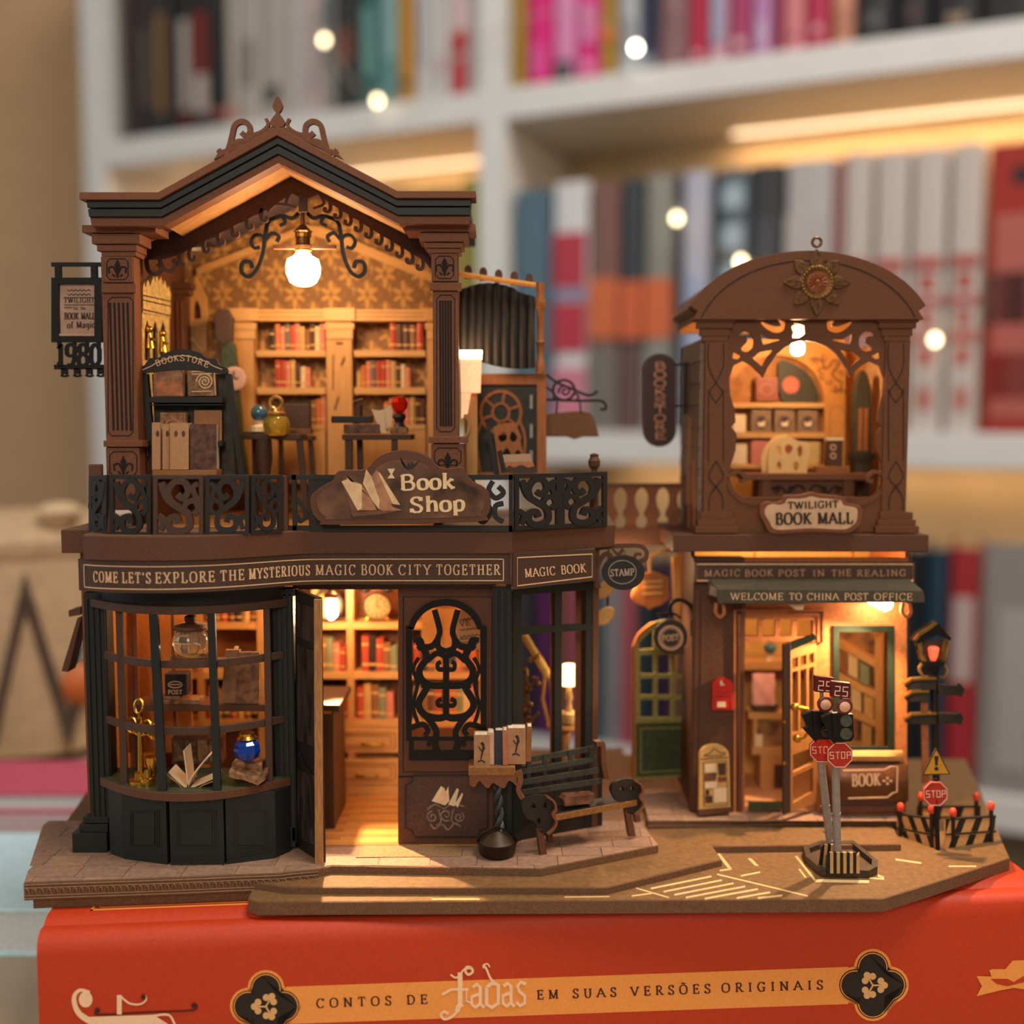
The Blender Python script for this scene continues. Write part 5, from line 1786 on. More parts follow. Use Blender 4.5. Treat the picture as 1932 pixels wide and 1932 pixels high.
for px, py, nm in ((277, 622, 'golden cherub figure in the gothic cabinet nearest the pillar'), (302, 630, 'golden cherub figure in the gothic cabinet farther from the pillar')):
    c = GS(px, py, 4)
    m = M()
    m.ball(c, 8, 12, 8)
    m.lathe((c[0], c[1], c[2] - 36), [(12, 0), (9, 12), (6, 22), (4, 30)], 10)
    m.tube([(c[0] - 2, c[1], c[2] - 12), (c[0] + 8, c[1] - 6, c[2] - 20), (c[0] + 14, c[1] - 10, c[2] - 20)], 2.4, 6)
    tag(m.go('figurine', brass, smooth=True), nm, 'figurine', 'golden figurines')
rp2 = Pl(2405)
p = sub('pillar', shop)
m = M()
for x0, y0, x1, y1, d in ((303, 533, 362, 545, 10), (308, 546, 357, 556, 6)):
    m.pb(rp2, x0, y0, x1, y1, d, -30)
m.go('capital', walnut_d, p)
m = M()
m.pb(rp2, 313, 556, 354, 910, 0, -30)
m.go('shaft', walnut_d, p)
m = M()
for i in range(4):
    m.pb(rp2, 318 + i * 9, 568, 323 + i * 9, 900, 3, 0)
m.go('flute_rib', walnut, p)
gs2 = thing('gothic_niche', 'pale wooden gothic niche panel with a pointed arch behind the rear pillar', 'panel', Pl(2440)(372, 700))
m = M()
m.hp(Pl(2440), [(357, 700), (357, 560), (363, 540), (371, 519), (379, 540), (390, 562), (390, 700)], [[(364, 602), (364, 580), (371, 564), (378, 580), (380, 602)]], 0, -8)
m.go('front', honey_v, gs2)
m = M()
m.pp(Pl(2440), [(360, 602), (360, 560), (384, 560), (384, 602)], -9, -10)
m.go('dark_back', walnut_d, gs2)  # dark walnut sheet behind the arch opening
m = M()
m.pp(Pl(2430), [(358, 640), (362, 634), (384, 660), (384, 668)], 0, -12)
m.go('sloping_ledge', honey, gs2)
ck = Pl(2375)
clock = thing('longcase_clock', 'dark green longcase clock with a round pale dial beside the fitted bookcase', 'clock', ck(440, 905))
m = M()
m.pp(ck, [(404, 600), (412, 584), (428, 584), (438, 600), (436, 640), (424, 652), (408, 640)], 4, -24)
m.go('hood', umber, clock, bevel=1.5)
m = M()
m.pp(ck, [(418, 640), (430, 634), (440, 650), (446, 690), (450, 760), (458, 840), (468, 905), (424, 905), (424, 760), (416, 690)], 0, -24)
m.go('case', bottle, clock, bevel=1.5)
c = ck(443, 714, 2)
m = M()
m.lathe(c, [(25, 0), (25, 3), (21, 4)], 24, (0, -1, 0))
m.go('dial', mat('pale_pink_dial', '#c49a86', .5), clock)
m = M()
m.pb(ck, 442, 700, 444, 714, 8, 7)
m.pb(ck, 443, 713, 452, 715, 8, 7)
m.go('clock_hand', groove, clock)


def table(name, label, Y, x0, x1, yt, yb, thick, depth, legs, mt):
    pl = Pl(Y)
    t = thing(name, label, 'table', pl((x0 + x1) / 2, yb))
    m = M()
    m.pb(pl, x0, yt, x1, yt + thick, 0, -depth)
    m.go('tabletop', mt, t, bevel=.8)
    for a, b, dd, kind in legs:
        m = M()
        if kind == 'urn':
            c = pl((a + b) / 2, yt + thick, -dd)
            h = c[2] - ZU - 4
            r = (b - a) / 2
            m.lathe((c[0], c[1], ZU + 4), [(r * .5, 0), (r * .3, h * .2), (r * .5, h * .4), (r, h * .75), (r * .95, h * .95), (r * .9, h)], 14)
            m.go('leg', mt, t, smooth=True)
        else:
            A = pl(a, yt + thick, -dd)
            m.loft([(A[0], A[1], A[2]), (A[0] + b, A[1], A[2]), (A[0] + b, A[1] + 10, A[2]), (A[0], A[1] + 10, A[2])], [(A[0] + kind, A[1], ZU + 4), (A[0] + b + kind, A[1], ZU + 4), (A[0] + b + kind, A[1] + 10, ZU + 4), (A[0] + kind, A[1] + 10, ZU + 4)])
            m.go('leg', mt, t)
    return t


table('reading_table', 'dark wooden table with an urn shaped leg under the yellow bottle', 2255, 455, 568, 820, 905, 9, 70, [(476, 512, 14, 'urn'), (558, 12, 4, 12), (462, 9, 60, 0)], umber)
table('side_table', 'small dark table behind the yellow bottle carrying books', 2345, 520, 590, 822, 905, 9, 40, [(524, 9, 4, 0), (580, 10, 4, 9)], umber)
table('writing_table', 'dark writing table stacked with books and a red gem behind the cloud sign', 2250, 645, 776, 820, 905, 10, 80, [(650, 14, 4, 0), (666, 12, 50, 2), (738, 12, 4, -2)], umber)
PT_ = Pl(2260)
g = thing('globe', 'shiny blue ball on a small stand on the reading table', 'ornament', PT_(485, 812))
c = PT_(485, 779, -20)
m = M()
m.ball(c, 17, 18, 12)
m.go('ball', mat('blue_glass_glaze', '#3a6a80', .12, amt=.3, scale=200, coat=.6), g, smooth=True)
m = M()
m.lathe((c[0], c[1], c[2] - 30), [(22, -8), (20, 2), (10, 8), (9, 15)], 14)
m.go('stand', cream, g)
m = M()
m.box(c[0] - 32, c[0] + 20, c[1] - 14, c[1] + 16, c[2] - 47, c[2] - 38)
tag(m.go('book', prt[4], bevel=.8), 'dark book lying under the blue ball on the reading table', 'book', 'books on upstairs tables')
b = thing('glass_bottle', 'round yellow glass bottle with a gold ring stopper on the reading table', 'bottle', PT_(523, 820))
c = PT_(523, 822, 6)
m = M()
m.lathe(c, [(17, 0), (24, 5), (27, 20), (25, 33), (16, 42), (12, 43)], 24)
m.go('body', mat('yellow_glass', '#e0c850', .05, trans=.75, amt=.05, bump=0, ior=1.3), b, smooth=True)
m = M()
m.lathe((c[0], c[1], c[2] + 43), [(20, 0), (20, 3), (13, 6), (12, 12)], 18)
q = [(c[0] + 12 * math.cos(t / 16 * 2 * math.pi), c[1], c[2] + 66 + 12 * math.sin(t / 16 * 2 * math.pi)) for t in range(16)]
m.tube(q, 4, 8, True)
m.go('stopper', mat('pale_brass', '#d0a060', .3, .8), b, smooth=True)
P34 = Pl(2350)
m = M()
m.pb(P34, 536, 762, 584, 808, 0, -26)
tag(m.go('box', umber, bevel=2), 'dark brown lidded box on the small side table', 'box')
m = M()
m.pb(P34, 532, 809, 586, 819, 2, -30)
tag(m.go('book', prt[4], bevel=.8), 'dark thick book lying under the brown box', 'book', 'books on upstairs tables')
PW = Pl(2245)
for nm, x0, y0, x1, y1, d, dp, mt in (('dark closed book lying topmost on the writing table', 624, 785, 700, 798, -4, 40, ebony), ('brown leather book lying under the dark one on the writing table', 648, 800, 716, 818, -2, 50, prt[4]), ('small brown box under the red gem', 736, 806, 768, 818, 0, 26, prt[1])):
    m = M()
    m.pb(PW, x0, y0, x1, y1, d, d - dp)
    tag(m.go('box' if 'box' in nm else 'book', mt, bevel=1.4), nm, 'box' if 'box' in nm else 'book', 'things on the writing table')
m = M()
for i, q in enumerate(([(700, 772), (724, 776), (728, 817), (718, 817)], [(712, 778), (740, 762), (738, 800), (722, 816)], [(706, 776), (730, 770), (732, 810), (720, 817)])):
    m.pp(PW, q, -6 - i * 5, -7 - i * 5)
tag(m.go('paper', cream), 'open fanned pages standing on the writing table', 'paper')
rg = thing('gem', 'faceted red gem on a dark carved stand on the writing table', 'gem', PW(752, 806))
c = PW(752, 764, -12)
m = M()
m.lathe((c[0], c[1], c[2] - 20), [(3, 0), (16, 14), (18, 24), (11, 36), (3, 38)], 8)
m.go('stone', mat('red_glass', '#d8280c', .05, trans=.6, amt=.1, bump=0), rg)
m = M()
m.lathe((c[0], c[1], c[2] - 44), [(14, 0), (10, 4), (8, 10), (14, 20), (12, 26), (4, 27)], 12)
m.go('stand', ebony, rg, smooth=True)
m = M()
m.lathe(PW(672, 786, -40), [(8, 0), (8, 24)], 10)
m.tube([PW(672, 764, -40), PW(662, 757, -40), PW(680, 752, -40)], 3, 6)
tag(m.go('pen_cup', umber), 'small cup with pale pens behind the stacked books', 'cup')

# ---------------------------------------------------------------- ground floor: shelving seen through window and door
PB_ = Pl(2408)
gbc = thing('shop_bookcase', 'amber shop bookcase with shelves over two drawers inside the entrance', 'bookcase', PB_(560, 1500))
for a, b in ((268, 280), (372, 384), (486, 498), (590, 602), (655, 668), (760, 774), (905, 920)):
    m = M()
    m.pb(PB_, a, 1040, b, 1498, 0, -50)
    m.go('upright', honey_v, gbc)
for y0, y1 in ((1174, 1187), (1268, 1281), (1358, 1372)):
    m = M()
    m.pb(PB_, 268, y0, 920, y1, -1, -50)
    m.go('shelf_board', honey, gbc)
m = M()
m.pb(PB_, 268, 1040, 920, 1498, -51, -54)
m.go('back', mat('shelf_back_brown', '#7a4a24', .6, amt=.2), gbc)
for y0, y1, hx in ((1374, 1420, 703), (1432, 1480, 692)):
    dr = sub('drawer', gbc)
    m = M()
    m.pb(PB_, 604, y0, 758, y1, 2, -40)
    m.go('front', honey, dr, bevel=1)
    m = M()
    m.rib(PB_, octo(630, y0 + 8, 746, y1 - 8, 3), 2, 3, 2, closed=True)
    m.rib(PB_, octo(638, y0 + 13, 738, y1 - 13, 3), 1.6, 3, 2, closed=True)
    m.go('front_moulding', mat('dark_honey_line', '#94602c', .6), dr)
    c0, c1 = PB_(hx - 20, (y0 + y1) / 2 + 6, 6), PB_(hx + 20, (y0 + y1) / 2 + 6, 6)
    m = M()
    m.tube([(c0[0], c0[1] + 5, c0[2]), (c0[0] + 3, c0[1], c0[2]), ((c0[0] + c1[0]) / 2, c0[1] - 2, c0[2] - 1.5), (c1[0] - 3, c1[1], c1[2]), (c1[0], c1[1] + 5, c1[2])], 3.6, 8)
    m.go('handle', brass, dr, smooth=True)
m = M()
m.pb(PB_, 603, 1481, 760, 1498, 4, -40)
m.go('base_board', honey, gbc)
for x0, x1, yb, code, h, wh in ((603, 652, 1268, 'wesr', [64, 62, 52, 46], 'the upper shop shelf beside the lantern'), (682, 750, 1268, 'rkrwe', [66, 68, 62, 54, 48], 'the upper shop shelf under the alarm clock'), (603, 654, 1358, 'skr', [56, 62, 58], 'the lower shop shelf beside the lantern'), (672, 742, 1358, 'rtwes', [60, 66, 64, 58, 50], 'the lower shop shelf under the alarm clock'), (386, 484, 1174, 'bwrbktw', [44, 40, 48, 42], 'the top shop shelf behind the bay'), (500, 588, 1268, 'krkwsn', [60, 62, 52, 58], 'the upper shop shelf behind the bay'), (392, 486, 1358, 'rwbrtwk', [62, 58, 64, 50], 'the lower shop shelf behind the bay'), (502, 588, 1358, 'orscwb', [58, 62, 56], 'the lower shop shelf behind the door leaf'), (780, 900, 1268, 'rkwtbnswo', [60, 64, 58], 'the upper shelf behind the door grille'), (780, 900, 1358, 'twbrkoecs', [60, 56, 62], 'the lower shelf behind the door grille')):
    row_books(PB_, x0, x1, yb, code, h, wh, 'shop bookcase books', d=-6, dep=36)
al = thing('alarm_clock', 'round twin bell alarm clock with a yellowed dial on the top shop shelf', 'clock', PB_(712, 1174))
c = PB_(711, 1143, 2)
m = M()
m.lathe(c, [(30, -14), (31, 0), (29, 3), (26, 2)], 28, (0, -1, 0))
m.go('case', bronze, al, smooth=True)
m = M()
m.lathe(c, [(26, 2), (26, 3)], 28, (0, -1, 0))
m.go('dial', mat('yellowed_dial', '#94804c', .5, amt=.1), al)
m = M()
for i in range(12):
    a = math.radians(30 * i)
    m.box(c[0] + 20 * math.sin(a) - 1.2, c[0] + 20 * math.sin(a) + 1.2, c[1] - 3.6, c[1] - 3.1, c[2] + 20 * math.cos(a) - 3, c[2] + 20 * math.cos(a) + 3)
m.tube([(c[0], c[1] - 4, c[2]), (c[0] + 2, c[1] - 4, c[2] + 15)], 1.2, 4)
m.tube([(c[0], c[1] - 4, c[2]), (c[0] + 9, c[1] - 4, c[2] - 2)], 1.2, 4)
m.go('numeral_and_hand', groove, al)
for k in (1, -1):
    m = M()
    m.ball((c[0] + 24 * k, c[1] + 4, c[2] + 36), 12, 12, 8, .7)
    m.go('bell', ebony, al, smooth=True)
    m = M()
    m.tube([(c[0] + 18 * k, c[1] + 4, c[2] - 24), (c[0] + 24 * k, c[1] + 2, c[2] - 33)], 2.5, 6)
    m.go('foot', brass, al)
c = PB_(618, 1143, 0)
sv = thing('sieve_drum', 'round dark dotted disc leaning on the top shop shelf by the lantern', 'disc', (c[0], c[1], c[2] - 34))
m = M()
m.lathe(c, [(36, -8), (36, 2), (30, 3)], 26, (0, -1, 0))
m.go('rim', ebony, sv, smooth=True)
m = M()
m.lathe(c, [(30, 3), (28, 4)], 26, (0, -1, 0))
m.go('face', mat('dotted_gold_face', '#8a6430', .4, scale=1400, amt=.6, col2='#d8a850'), sv)
ln = thing('hanging_lantern', 'bright glass lantern hanging just inside the shop entrance', 'lamp', Pl(2300)(625, 1172))
c = Pl(2300)(625, 1145)
m = M()
m.lathe(c, [(4, -27), (13, -18), (14, 4), (11, 16), (4, 18)], 12)
m.go('glass', mat('lantern_glow', (1.0, .64, .34), emit=190, bump=0), ln, smooth=True)
m = M()
m.lathe(c, [(12, 18), (15, 22), (15, 28), (6, 34), (2, 70)], 12)
m.go('cap', bronze, ln)
spot('lantern_beam', (c[0] + 4, c[1] - 24, c[2] - 24), (-225, 1955, ZP), 1.1, 62)
ct = thing('shop_counter', 'dark counter end with a pale edged top just inside the open door', 'counter', Pl(2190)(620, 1565))
P21 = Pl(2195)
m = M()
m.pb(P21, 545, 1330, 641, 1343, 2, -160)
m.go('countertop', umber, ct, bevel=2)
m = M()
m.pb(P21, 560, 1345, 630, 1566, 0, -150)
m.go('body', umber, ct, bevel=.8)
m = M()
m.pb(P21, 560, 1340, 626, 1346, 4, 0)
m.go('top_edge', brass, ct)

# display inside the bay window
P12 = Pl(2128)
dsp = thing('display_shelf', 'dark wooden double shelf inside the bay window', 'shelf', P12(400, 1480))
for pl, x0, y0, x1, y1, dp in ((P12, 250, 1330, 512, 1342, 70), (Pl(2040), 300, 1252, 412, 1256, 60)):
    m = M()
    m.pb(pl, x0, y0, x1, y1, 0, -dp)
    m.go('board', walnut_d, dsp, bevel=.6)
m = M()
m.pb(P12, 318, 1398, 412, 1448, -20, -60)
m.go('drawer_block', prt[4], dsp, bevel=1)
for a in (256, 500):
    m = M()
    m.pb(P12, a, 1342, a + 8, 1500, -4, -20)
    m.go('support', walnut_d, dsp)
for a in (322, 345, 368, 390):
    m = M()
    m.pb(P12, a, 1402, a + 20, 1442, -18, -22)
    m.go('drawer_front', prt[1], dsp, bevel=1)
# amber lining strips at the window's near side
m = M()
for x0, x1 in ((243, 252), (254, 262), (326, 332)):
    m.pb(Pl(2200), x0, 1120, x1, 1520, 0, -6)
m.go('window_lining', walnut, bay)
m = M()
m.pb(Pl(2260), 238, 1120, 360, 1420, 0, -6)
m.go('lining_panel', mat('amber_card', '#b4722e', .7, amt=.15), bay)
jar = thing('glass_jar', 'round glass jar with a turned wooden lid in the bay window', 'jar', Pl(2030)(353, 1252))
c = Pl(2030)(354, 1250, -22)
gjar = mat('blue_green_glass', '#cfe4dc', .03, trans=.92, amt=.05, bump=0, ior=1.42)
m = M()
m.lathe((c[0], c[1], c[2] + 8), [(14, 0), (26, 7), (33, 22), (33, 32), (28, 44), (21, 50)], 28)
m.go('body', gjar, jar, smooth=True)
m = M()
m.lathe((c[0], c[1], c[2] + 58), [(29, 0), (31, 3), (29, 8), (14, 12), (8, 13), (10, 18), (10, 24), (6, 27), (1, 27)], 22)
m.go('lid', walnut_d, jar, smooth=True)
m = M()
m.lathe(c, [(32, 0), (34, 4), (30, 8)], 22)
for i in range(22):
    a = 2 * math.pi * i / 22
    m.ball((c[0] + 34 * math.cos(a), c[1] + 34 * math.sin(a), c[2] + 6), 3.2, 6, 4)
m.go('beaded_foot', walnut_d, jar)
st = thing('gold_ornament', 'tall golden branched figure stand in the bay window', 'ornament', Pl(2040)(268, 1478))
c = Pl(2045)(266, 1478)
m = M()
m.lathe(c, [(22, 0), (22, 8), (14, 10), (12, 22), (6, 24), (5, 60), (4, 110), (6, 125), (3, 128)], 14)
m.go('stem', brass, st, smooth=True)
m = M()
m.lathe((c[0] + 16, c[1] - 8, c[2]), [(14, 0), (14, 14), (9, 16), (6, 30)], 12)
m.lathe((c[0] + 22, c[1] + 4, c[2] + 40), [(4, -30), (14, 0), (15, 10), (8, 12)], 12)
m.go('cup', brass, st, smooth=True)
for k, (dx, dz) in enumerate(((0, 148), (-14, 112), (14, 108), (26, 100))):
    q = [(c[0] + dx + 8 * math.cos(t / 14 * 2 * math.pi), c[1] + 3 * math.sin(t / 7 * math.pi), c[2] + dz + 13 * math.sin(t / 14 * 2 * math.pi)) for t in range(14)]
    m = M()
    m.tube(q, 2.6, 7, True)
    m.tube([(c[0] + dx, c[1], c[2] + dz - 13), (c[0] + dx * .5, c[1], c[2] + 96), (c[0], c[1], c[2] + 90)], 2.4, 6)
    m.go('loop', brass, st, smooth=True)
ob = thing('open_book', 'small open book with upright cream leaves on the bay window sill', 'book', Pl(2030)(360, 1485))
B0 = Pl(2036)
for i, (tip, th) in enumerate((((322, 1452), 4), ((350, 1412), 3.5), ((398, 1424), 3.5), ((412, 1462), 4))):
    m = M()
    rows = []
    a = B0(358, 1484)
    t_ = B0(*tip)
    for k in range(6):
        s_ = k / 5
        x, z = a[0] + (t_[0] - a[0]) * s_, a[2] + (t_[2] - a[2]) * (s_ ** (.7 if i in (1, 2) else 1.2))
        rows.append([(x, a[1] - 16, z), (x, a[1] + 26, z + 1)])
    m.grid(rows, (2.4 if i < 2 else -2.4, 0, 1.5))
    m.go('page_block', cream, ob, smooth=True)
m = M()
m.grid([[(B0(x, y)[0], B0(x, y)[1] - 18, B0(x, y)[2] - 1), (B0(x, y)[0], B0(x, y)[1] + 28, B0(x, y)[2])] for x, y in ((320, 1454), (340, 1470), (352, 1484), (366, 1487), (388, 1474), (414, 1464))], (0, 0, -2))
m.go('cover', prt[2], ob)
bg_ = thing('gem', 'faceted deep blue gem with a gold top in the bay window', 'gem', Pl(2040)(466, 1440))
c = Pl(2045)(466, 1412)
m = M()
m.lathe((c[0], c[1], c[2] - 26), [(6, 0), (20, 9), (25, 22), (23, 36), (14, 46), (4, 48)], 9)
m.go('stone', mat('deep_blue_glass', '#0a3f9c', .08, trans=.25, amt=.2, bump=0, coat=.5), bg_)
m = M()
m.lathe((c[0], c[1], c[2] + 20), [(20, 0), (14, 5), (15, 10), (5, 12)], 10)
m.tube([(c[0] - 10, c[1], c[2] + 36), (c[0] - 2, c[1], c[2] + 42), (c[0] + 10, c[1], c[2] + 38)], 4, 7)
m.go('cap', brass, bg_, smooth=True)
lh = thing('leather_book', 'creased brown leather book lying under the blue gem', 'book', Pl(2040)(462, 1478))
m = M()
L_ = Pl(2022)
m.grid([[(L_(x, y)[0], L_(x, y)[1] + q, L_(x, y)[2] + q * .2) for q in (0, 20, 44)] for x, y in ((432, 1456), (446, 1460), (460, 1462), (476, 1468), (486, 1472), (500, 1462))], (0, 0, -10))
m.go('cover', prt[1], lh, smooth=True)
m = M()
m.pb(Pl(2050), 436, 1440, 494, 1460, 0, -40)
m.go('bundle', prt[0], lh, bevel=3)
for a, b, y0, y1, mt, lab, ln_ in ((415, 442, 1228, 1322, 2, 'tan book leaning on the bay shelf beside the leather folder', 8), (444, 488, 1232, 1322, 0, 'brown leather folder standing on the bay shelf', 0), (424, 430, 1224, 1322, 9, 'cream pamphlet leaning against the leather folder', 14)):
    sbook(P12, a, y0, b, y1 + 7, cream if mt == 9 else prt[mt], lab, 'books on the bay shelf', -6 - mt, 12, lean=ln_)
bx = thing('tin_box', 'black printed tin box with a pale oval on the bay shelf', 'box', P12(330, 1315))
m = M()
m.pb(P12, 310, 1272, 352, 1313, -2, -34)
m.go('body', ebony, bx, bevel=2)
m = M()
m.rib(P12, arc(330, 1292, 13, 6, 0, 345, 14), 2, -1.3, -2, closed=True)
m.pb(P12, 320, 1291, 340, 1293, -1.4, -2)
write(m, 'POST', on(P12, 317, 1310, 343, 1310, -1.2), cap=8, width=26, thick=.2, thin=.12)
m.go('print', gilt, bx)
for a, b, y0, y1, mt, lab in ((286, 376, 1321, 1330, 1, 'dark book lying flat under the tin box'), (284, 340, 1314, 1321, 0, 'brown book lying flat between tin box and dark book')):
    m = M()
    m.pb(P12, a, y0, b, y1 - .4, -1, -44)
    tag(m.go('book', prt[mt], bevel=1), lab, 'book', 'books on the bay shelf')

# posters hung behind the door grille
for k, (x0, y0, x1, y1, Y, tx) in enumerate(((795, 1148, 838, 1225, 2330, None), (838, 1148, 866, 1225, 2320, None), (862, 1150, 912, 1225, 2200, 'VE'))):
    pl = Pl(Y)
    po = thing('poster', ['plain amber panel behind the grille', 'second amber panel beyond the door grille fold', 'cream lettered poster behind the door grille'][k], 'poster', pl((x0 + x1) / 2, y1))
    m = M()
    m.pp(pl, rect(x0, y0, x1, y1), 0, -2)
    m.go('sheet', cream if tx else honey, po)
    if tx:
        m = M()
        write(m, 'VE L', on(pl, 868, 1182, 908, 1177, .5), cap=11, width=36, thick=.16, thin=.08)
        for y, a in ((1168, 3), (1188, 2), (1200, 4)):      # small print, too fine to read
            m.rib(pl, smooth([(868 + 4 * q, y - q * .5 + (a if q % 2 else 0)) for q in range(11)], 3), 1.6, .5, 0)
        m.rib(pl, [(866, 1206), (910, 1203)], 1.5, .5, 0)
        m.rib(pl, [(866, 1213), (910, 1210)], 1.5, .5, 0)
        m.go('print', ink, po)

wb = thing('fill_bulb', 'unseen fill bulb added low on the inner wall behind the closed door leaf', 'lamp', (-48, 2215, -640))  # unseen bulb added to brighten the drawers, floor and pavement
m = M()
m.ball((-40, 2215, -628), 11, 12, 8)
m.go('bulb', mat('fill_bulb_glow', (1.0, .64, .34), emit=230, bump=0), wb, smooth=True)
m = M()
m.lathe((-27, 2215, -628), [(8, 0), (8, 12)], 10, (1, 0, 0))
m.go('cap', brass, wb)
# more unseen bulbs, added under the ceiling to brighten the shop
for i, (x, y, wh) in enumerate(((-640, 2180, 'over the bay window shelf'), (-330, 2330, 'over the entrance'), (-100, 2300, 'behind the door grille'))):
    cl_ = thing('ceiling_fill_bulb', f'unseen fill bulb added under the shop ceiling {wh}', 'lamp', (x, y, ZU - 76), 'fill bulbs added under the shop ceiling')
    m = M()
    m.lathe((x, y, ZU - 76), [(2, 0), (9, 4), (12, 12), (9, 20), (5, 24)], 12)
    m.go('bulb', mat('fill_bulb_glow', (1.0, .64, .34), emit=230, bump=0), cl_, smooth=True)
    m = M()
    m.lathe((x, y, ZU - 51.5), [(7, 0), (7, 6)], 10)
    m.go('cap', brass, cl_)
# ---------------------------------------------------------------- terrace beside the gabled room
orange_w = mat('orange_stained_wood', '#9a5a26', .5, scale=1200, amt=.2, stretch=GR)
PK2 = Pl(2345)
kio = thing('terrace_door', 'orange framed glazed door with dark tracery on the terrace', 'door', PK2(955, 905))
m = M()
m.hp(PK2, rect(876, 705, 1031, 905), [rect(901, 726, 1013, 892)], 0, -14)
m.go('frame', orange_w, kio, bevel=1)
m = M()
m.pb(PK2, 901, 726, 1013, 892, -8, -12)
m.go('dark_panel', mat('dark_bottle_panel', '#25251a', .5, amt=.4, scale=300), kio)
m = M()
m.rib(PK2, arc(945, 778, 38, 40, 0, 340, 24), 6, -4, -8, closed=True)
m.rib(PK2, arc(945, 778, 16, 17, 0, 340, 14), 5, -4, -8, closed=True)
for k in range(6):
    a = math.radians(60 * k + 20)
    m.rib(PK2, [(945 + 17 * math.cos(a), 778 - 17 * math.sin(a)), (945 + 38 * math.cos(a), 778 - 38 * math.sin(a))], 5, -4, -8)
for k in (1, -1):
    m.rib(PK2, smooth([(945 + k * 36, 795), (945 + k * 46, 830), (945 + k * 40, 890)], 4), 5, -4, -8)
m.go('tracery', orange_w, kio)
m = M()
for y in (745, 800, 850):
    m.pb(PK2, 1000, y, 1005, y + 26, -4, -8)
m.go('metal_bar', mat('pale_metal', '#9a948a', .4, .3), kio)
awn = thing('awning', 'dark ribbed fan awning under an orange rod brightened as if lamplit on the terrace', 'awning', Pl(2330)(940, 700))
PA = Pl(2330)
for i in range(9):
    t0, t1 = i / 9, (i + 1) / 9
    xa, xb = 866 + 143 * t0, 866 + 143 * t1
    ty = lambda t: 548 - 14 * math.sin(math.pi * min(1, t * 1.25)) + 12 * max(0, t - .7) / .3
    by = lambda t: 668 + 16 * math.sin(math.pi * t * .8) + 18 * t
    rows = []
    for j in range(5):
        s_ = j / 4
        t = t0 + (t1 - t0) * s_
        bul = 9 * math.sin(math.pi * s_)
        rows.append([PA(866 + 143 * t, ty(t) + (by(t) - ty(t)) * v, bul + 22 * math.sin(math.pi * v * .6)) for v in (0, .25, .5, .75, 1)])
    m = M()
    m.grid(rows, (0, 2.5, 0))
    m.go('awning_rib', mat('dark_awning_cloth', '#2e2823', .7, scale=600, amt=.3, stretch=(1, 1, .2)), awn, smooth=True)
m = M()
m.tube([PA(866, 520, 26), PA(1010, 541, 26)], 5.5, 8)
m.go('rod', mat('lamplit_orange_rod', '#dc9238', .4, amt=.15), awn, smooth=True)  # rod colour lightened to stand in for lamplight on it
for i in range(5):
    x, y = 884 + 28.5 * i, 518 + 3.9 * i
    m = M()
    m.pp(PA, [(x - 7, y + 10), (x - 7, y - 6)] + arc(x, y - 6, 7, 9, 180, 0, 8) + [(x + 7, y + 10)], 22, 12)
    m.go('scallop', walnut_d, awn)
m = M()
c = PA(1019, 705, 8)
m.lathe(c, [(10, 0), (10, 24), (7, 28), (8, 60), (10, 64), (7, 70), (8, 130), (11, 134), (11, 150), (7, 160), (9, 172), (8, 186)], 12)
m.go('post', orange_w, awn, smooth=True)
wl = thing('wall_lantern', 'glowing paper shaded lantern fixed beside the fluted pillar on the terrace', 'lamp', Pl(2240)(888, 860))
PWL = Pl(2245)
c = PWL(887, 770, -12)
shade = mat('lit_paper_shade', (1.0, .46, .24), emit=.95, bump=0)
m = M()
for q in ([(868, 676), (908, 676), (906, 741), (870, 741)],):
    m.pp(PWL, q, 6, -30)
m.go('shade', shade, wl, bevel=1)
m = M()
m.pp(PWL, [(867, 661), (909, 661), (908, 677), (868, 677)], 7, -31)
m.go('shade_top', mat('lantern_top_glow', (1.0, .64, .34), emit=30, bump=0), wl)
m = M()
m.pp(PWL, [(870, 742), (888, 742), (882, 780), (870, 790)], -4, -20)
m.go('lantern_glass', shade, wl)
m = M()
m.rib(PWL, smooth([(876, 782), (886, 800), (880, 820), (870, 828)], 4), 5, 0, -8)
m.pp(PWL, rect(880, 742, 900, 905), -14, -24)
m.go('bracket', honey_v, wl)
es = thing('easel_chair', 'dark wooden easel with a cut lattice back on the terrace', 'easel', Pl(2300)(955, 905))
PE = Pl(2300)
m = M()
m.pp(PE, [(916, 800), (924, 800), (944, 905), (934, 905)], 4, -6)
m.pp(PE, [(912, 822), (922, 818), (924, 828), (914, 830)], 5, -4)
m.go('leg', ebony, es)
m = M()
m.hp(PE, [(930, 806), (950, 798), (972, 798), (984, 824), (982, 832), (1000, 905), (944, 905), (934, 832)], [smooth([(940, 824), (952, 814), (956, 828), (946, 834)], 3, True), smooth([(966, 814), (976, 824), (970, 834), (962, 828)], 3, True), smooth([(944, 866), (956, 844), (966, 866), (954, 878)], 3, True), smooth([(970, 860), (978, 848), (986, 868), (976, 878)], 3, True)], 0, -5)
m.go('lattice_back', orange_w, es)
pn = thing('painting', 'small unframed sunset painting leaning on the terrace easel', 'painting', Pl(2200)(975, 890))
PP = Pl(2205)
m = M()
m.pp(PP, [(946, 858), (1000, 856), (1012, 893), (958, 893)], 0, -3)
m.go('canvas', mat('sunset_sky', '#c49a7c', .7, scale=60, amt=.15), pn)
m = M()
m.pp(PP, [(950, 872), (1005, 870), (1009, 882), (954, 884)], .4, 0)
m.go('sunset_band', mat('sunset_orange', '#b8754c', .7), pn)
m = M()
m.pp(PP, smooth([(954, 884), (962, 878), (970, 882), (984, 877), (996, 882), (1008, 880), (1012, 892), (958, 892)], 3, True), .8, .3)
m.go('dark_hill', umber, pn)
m = M()
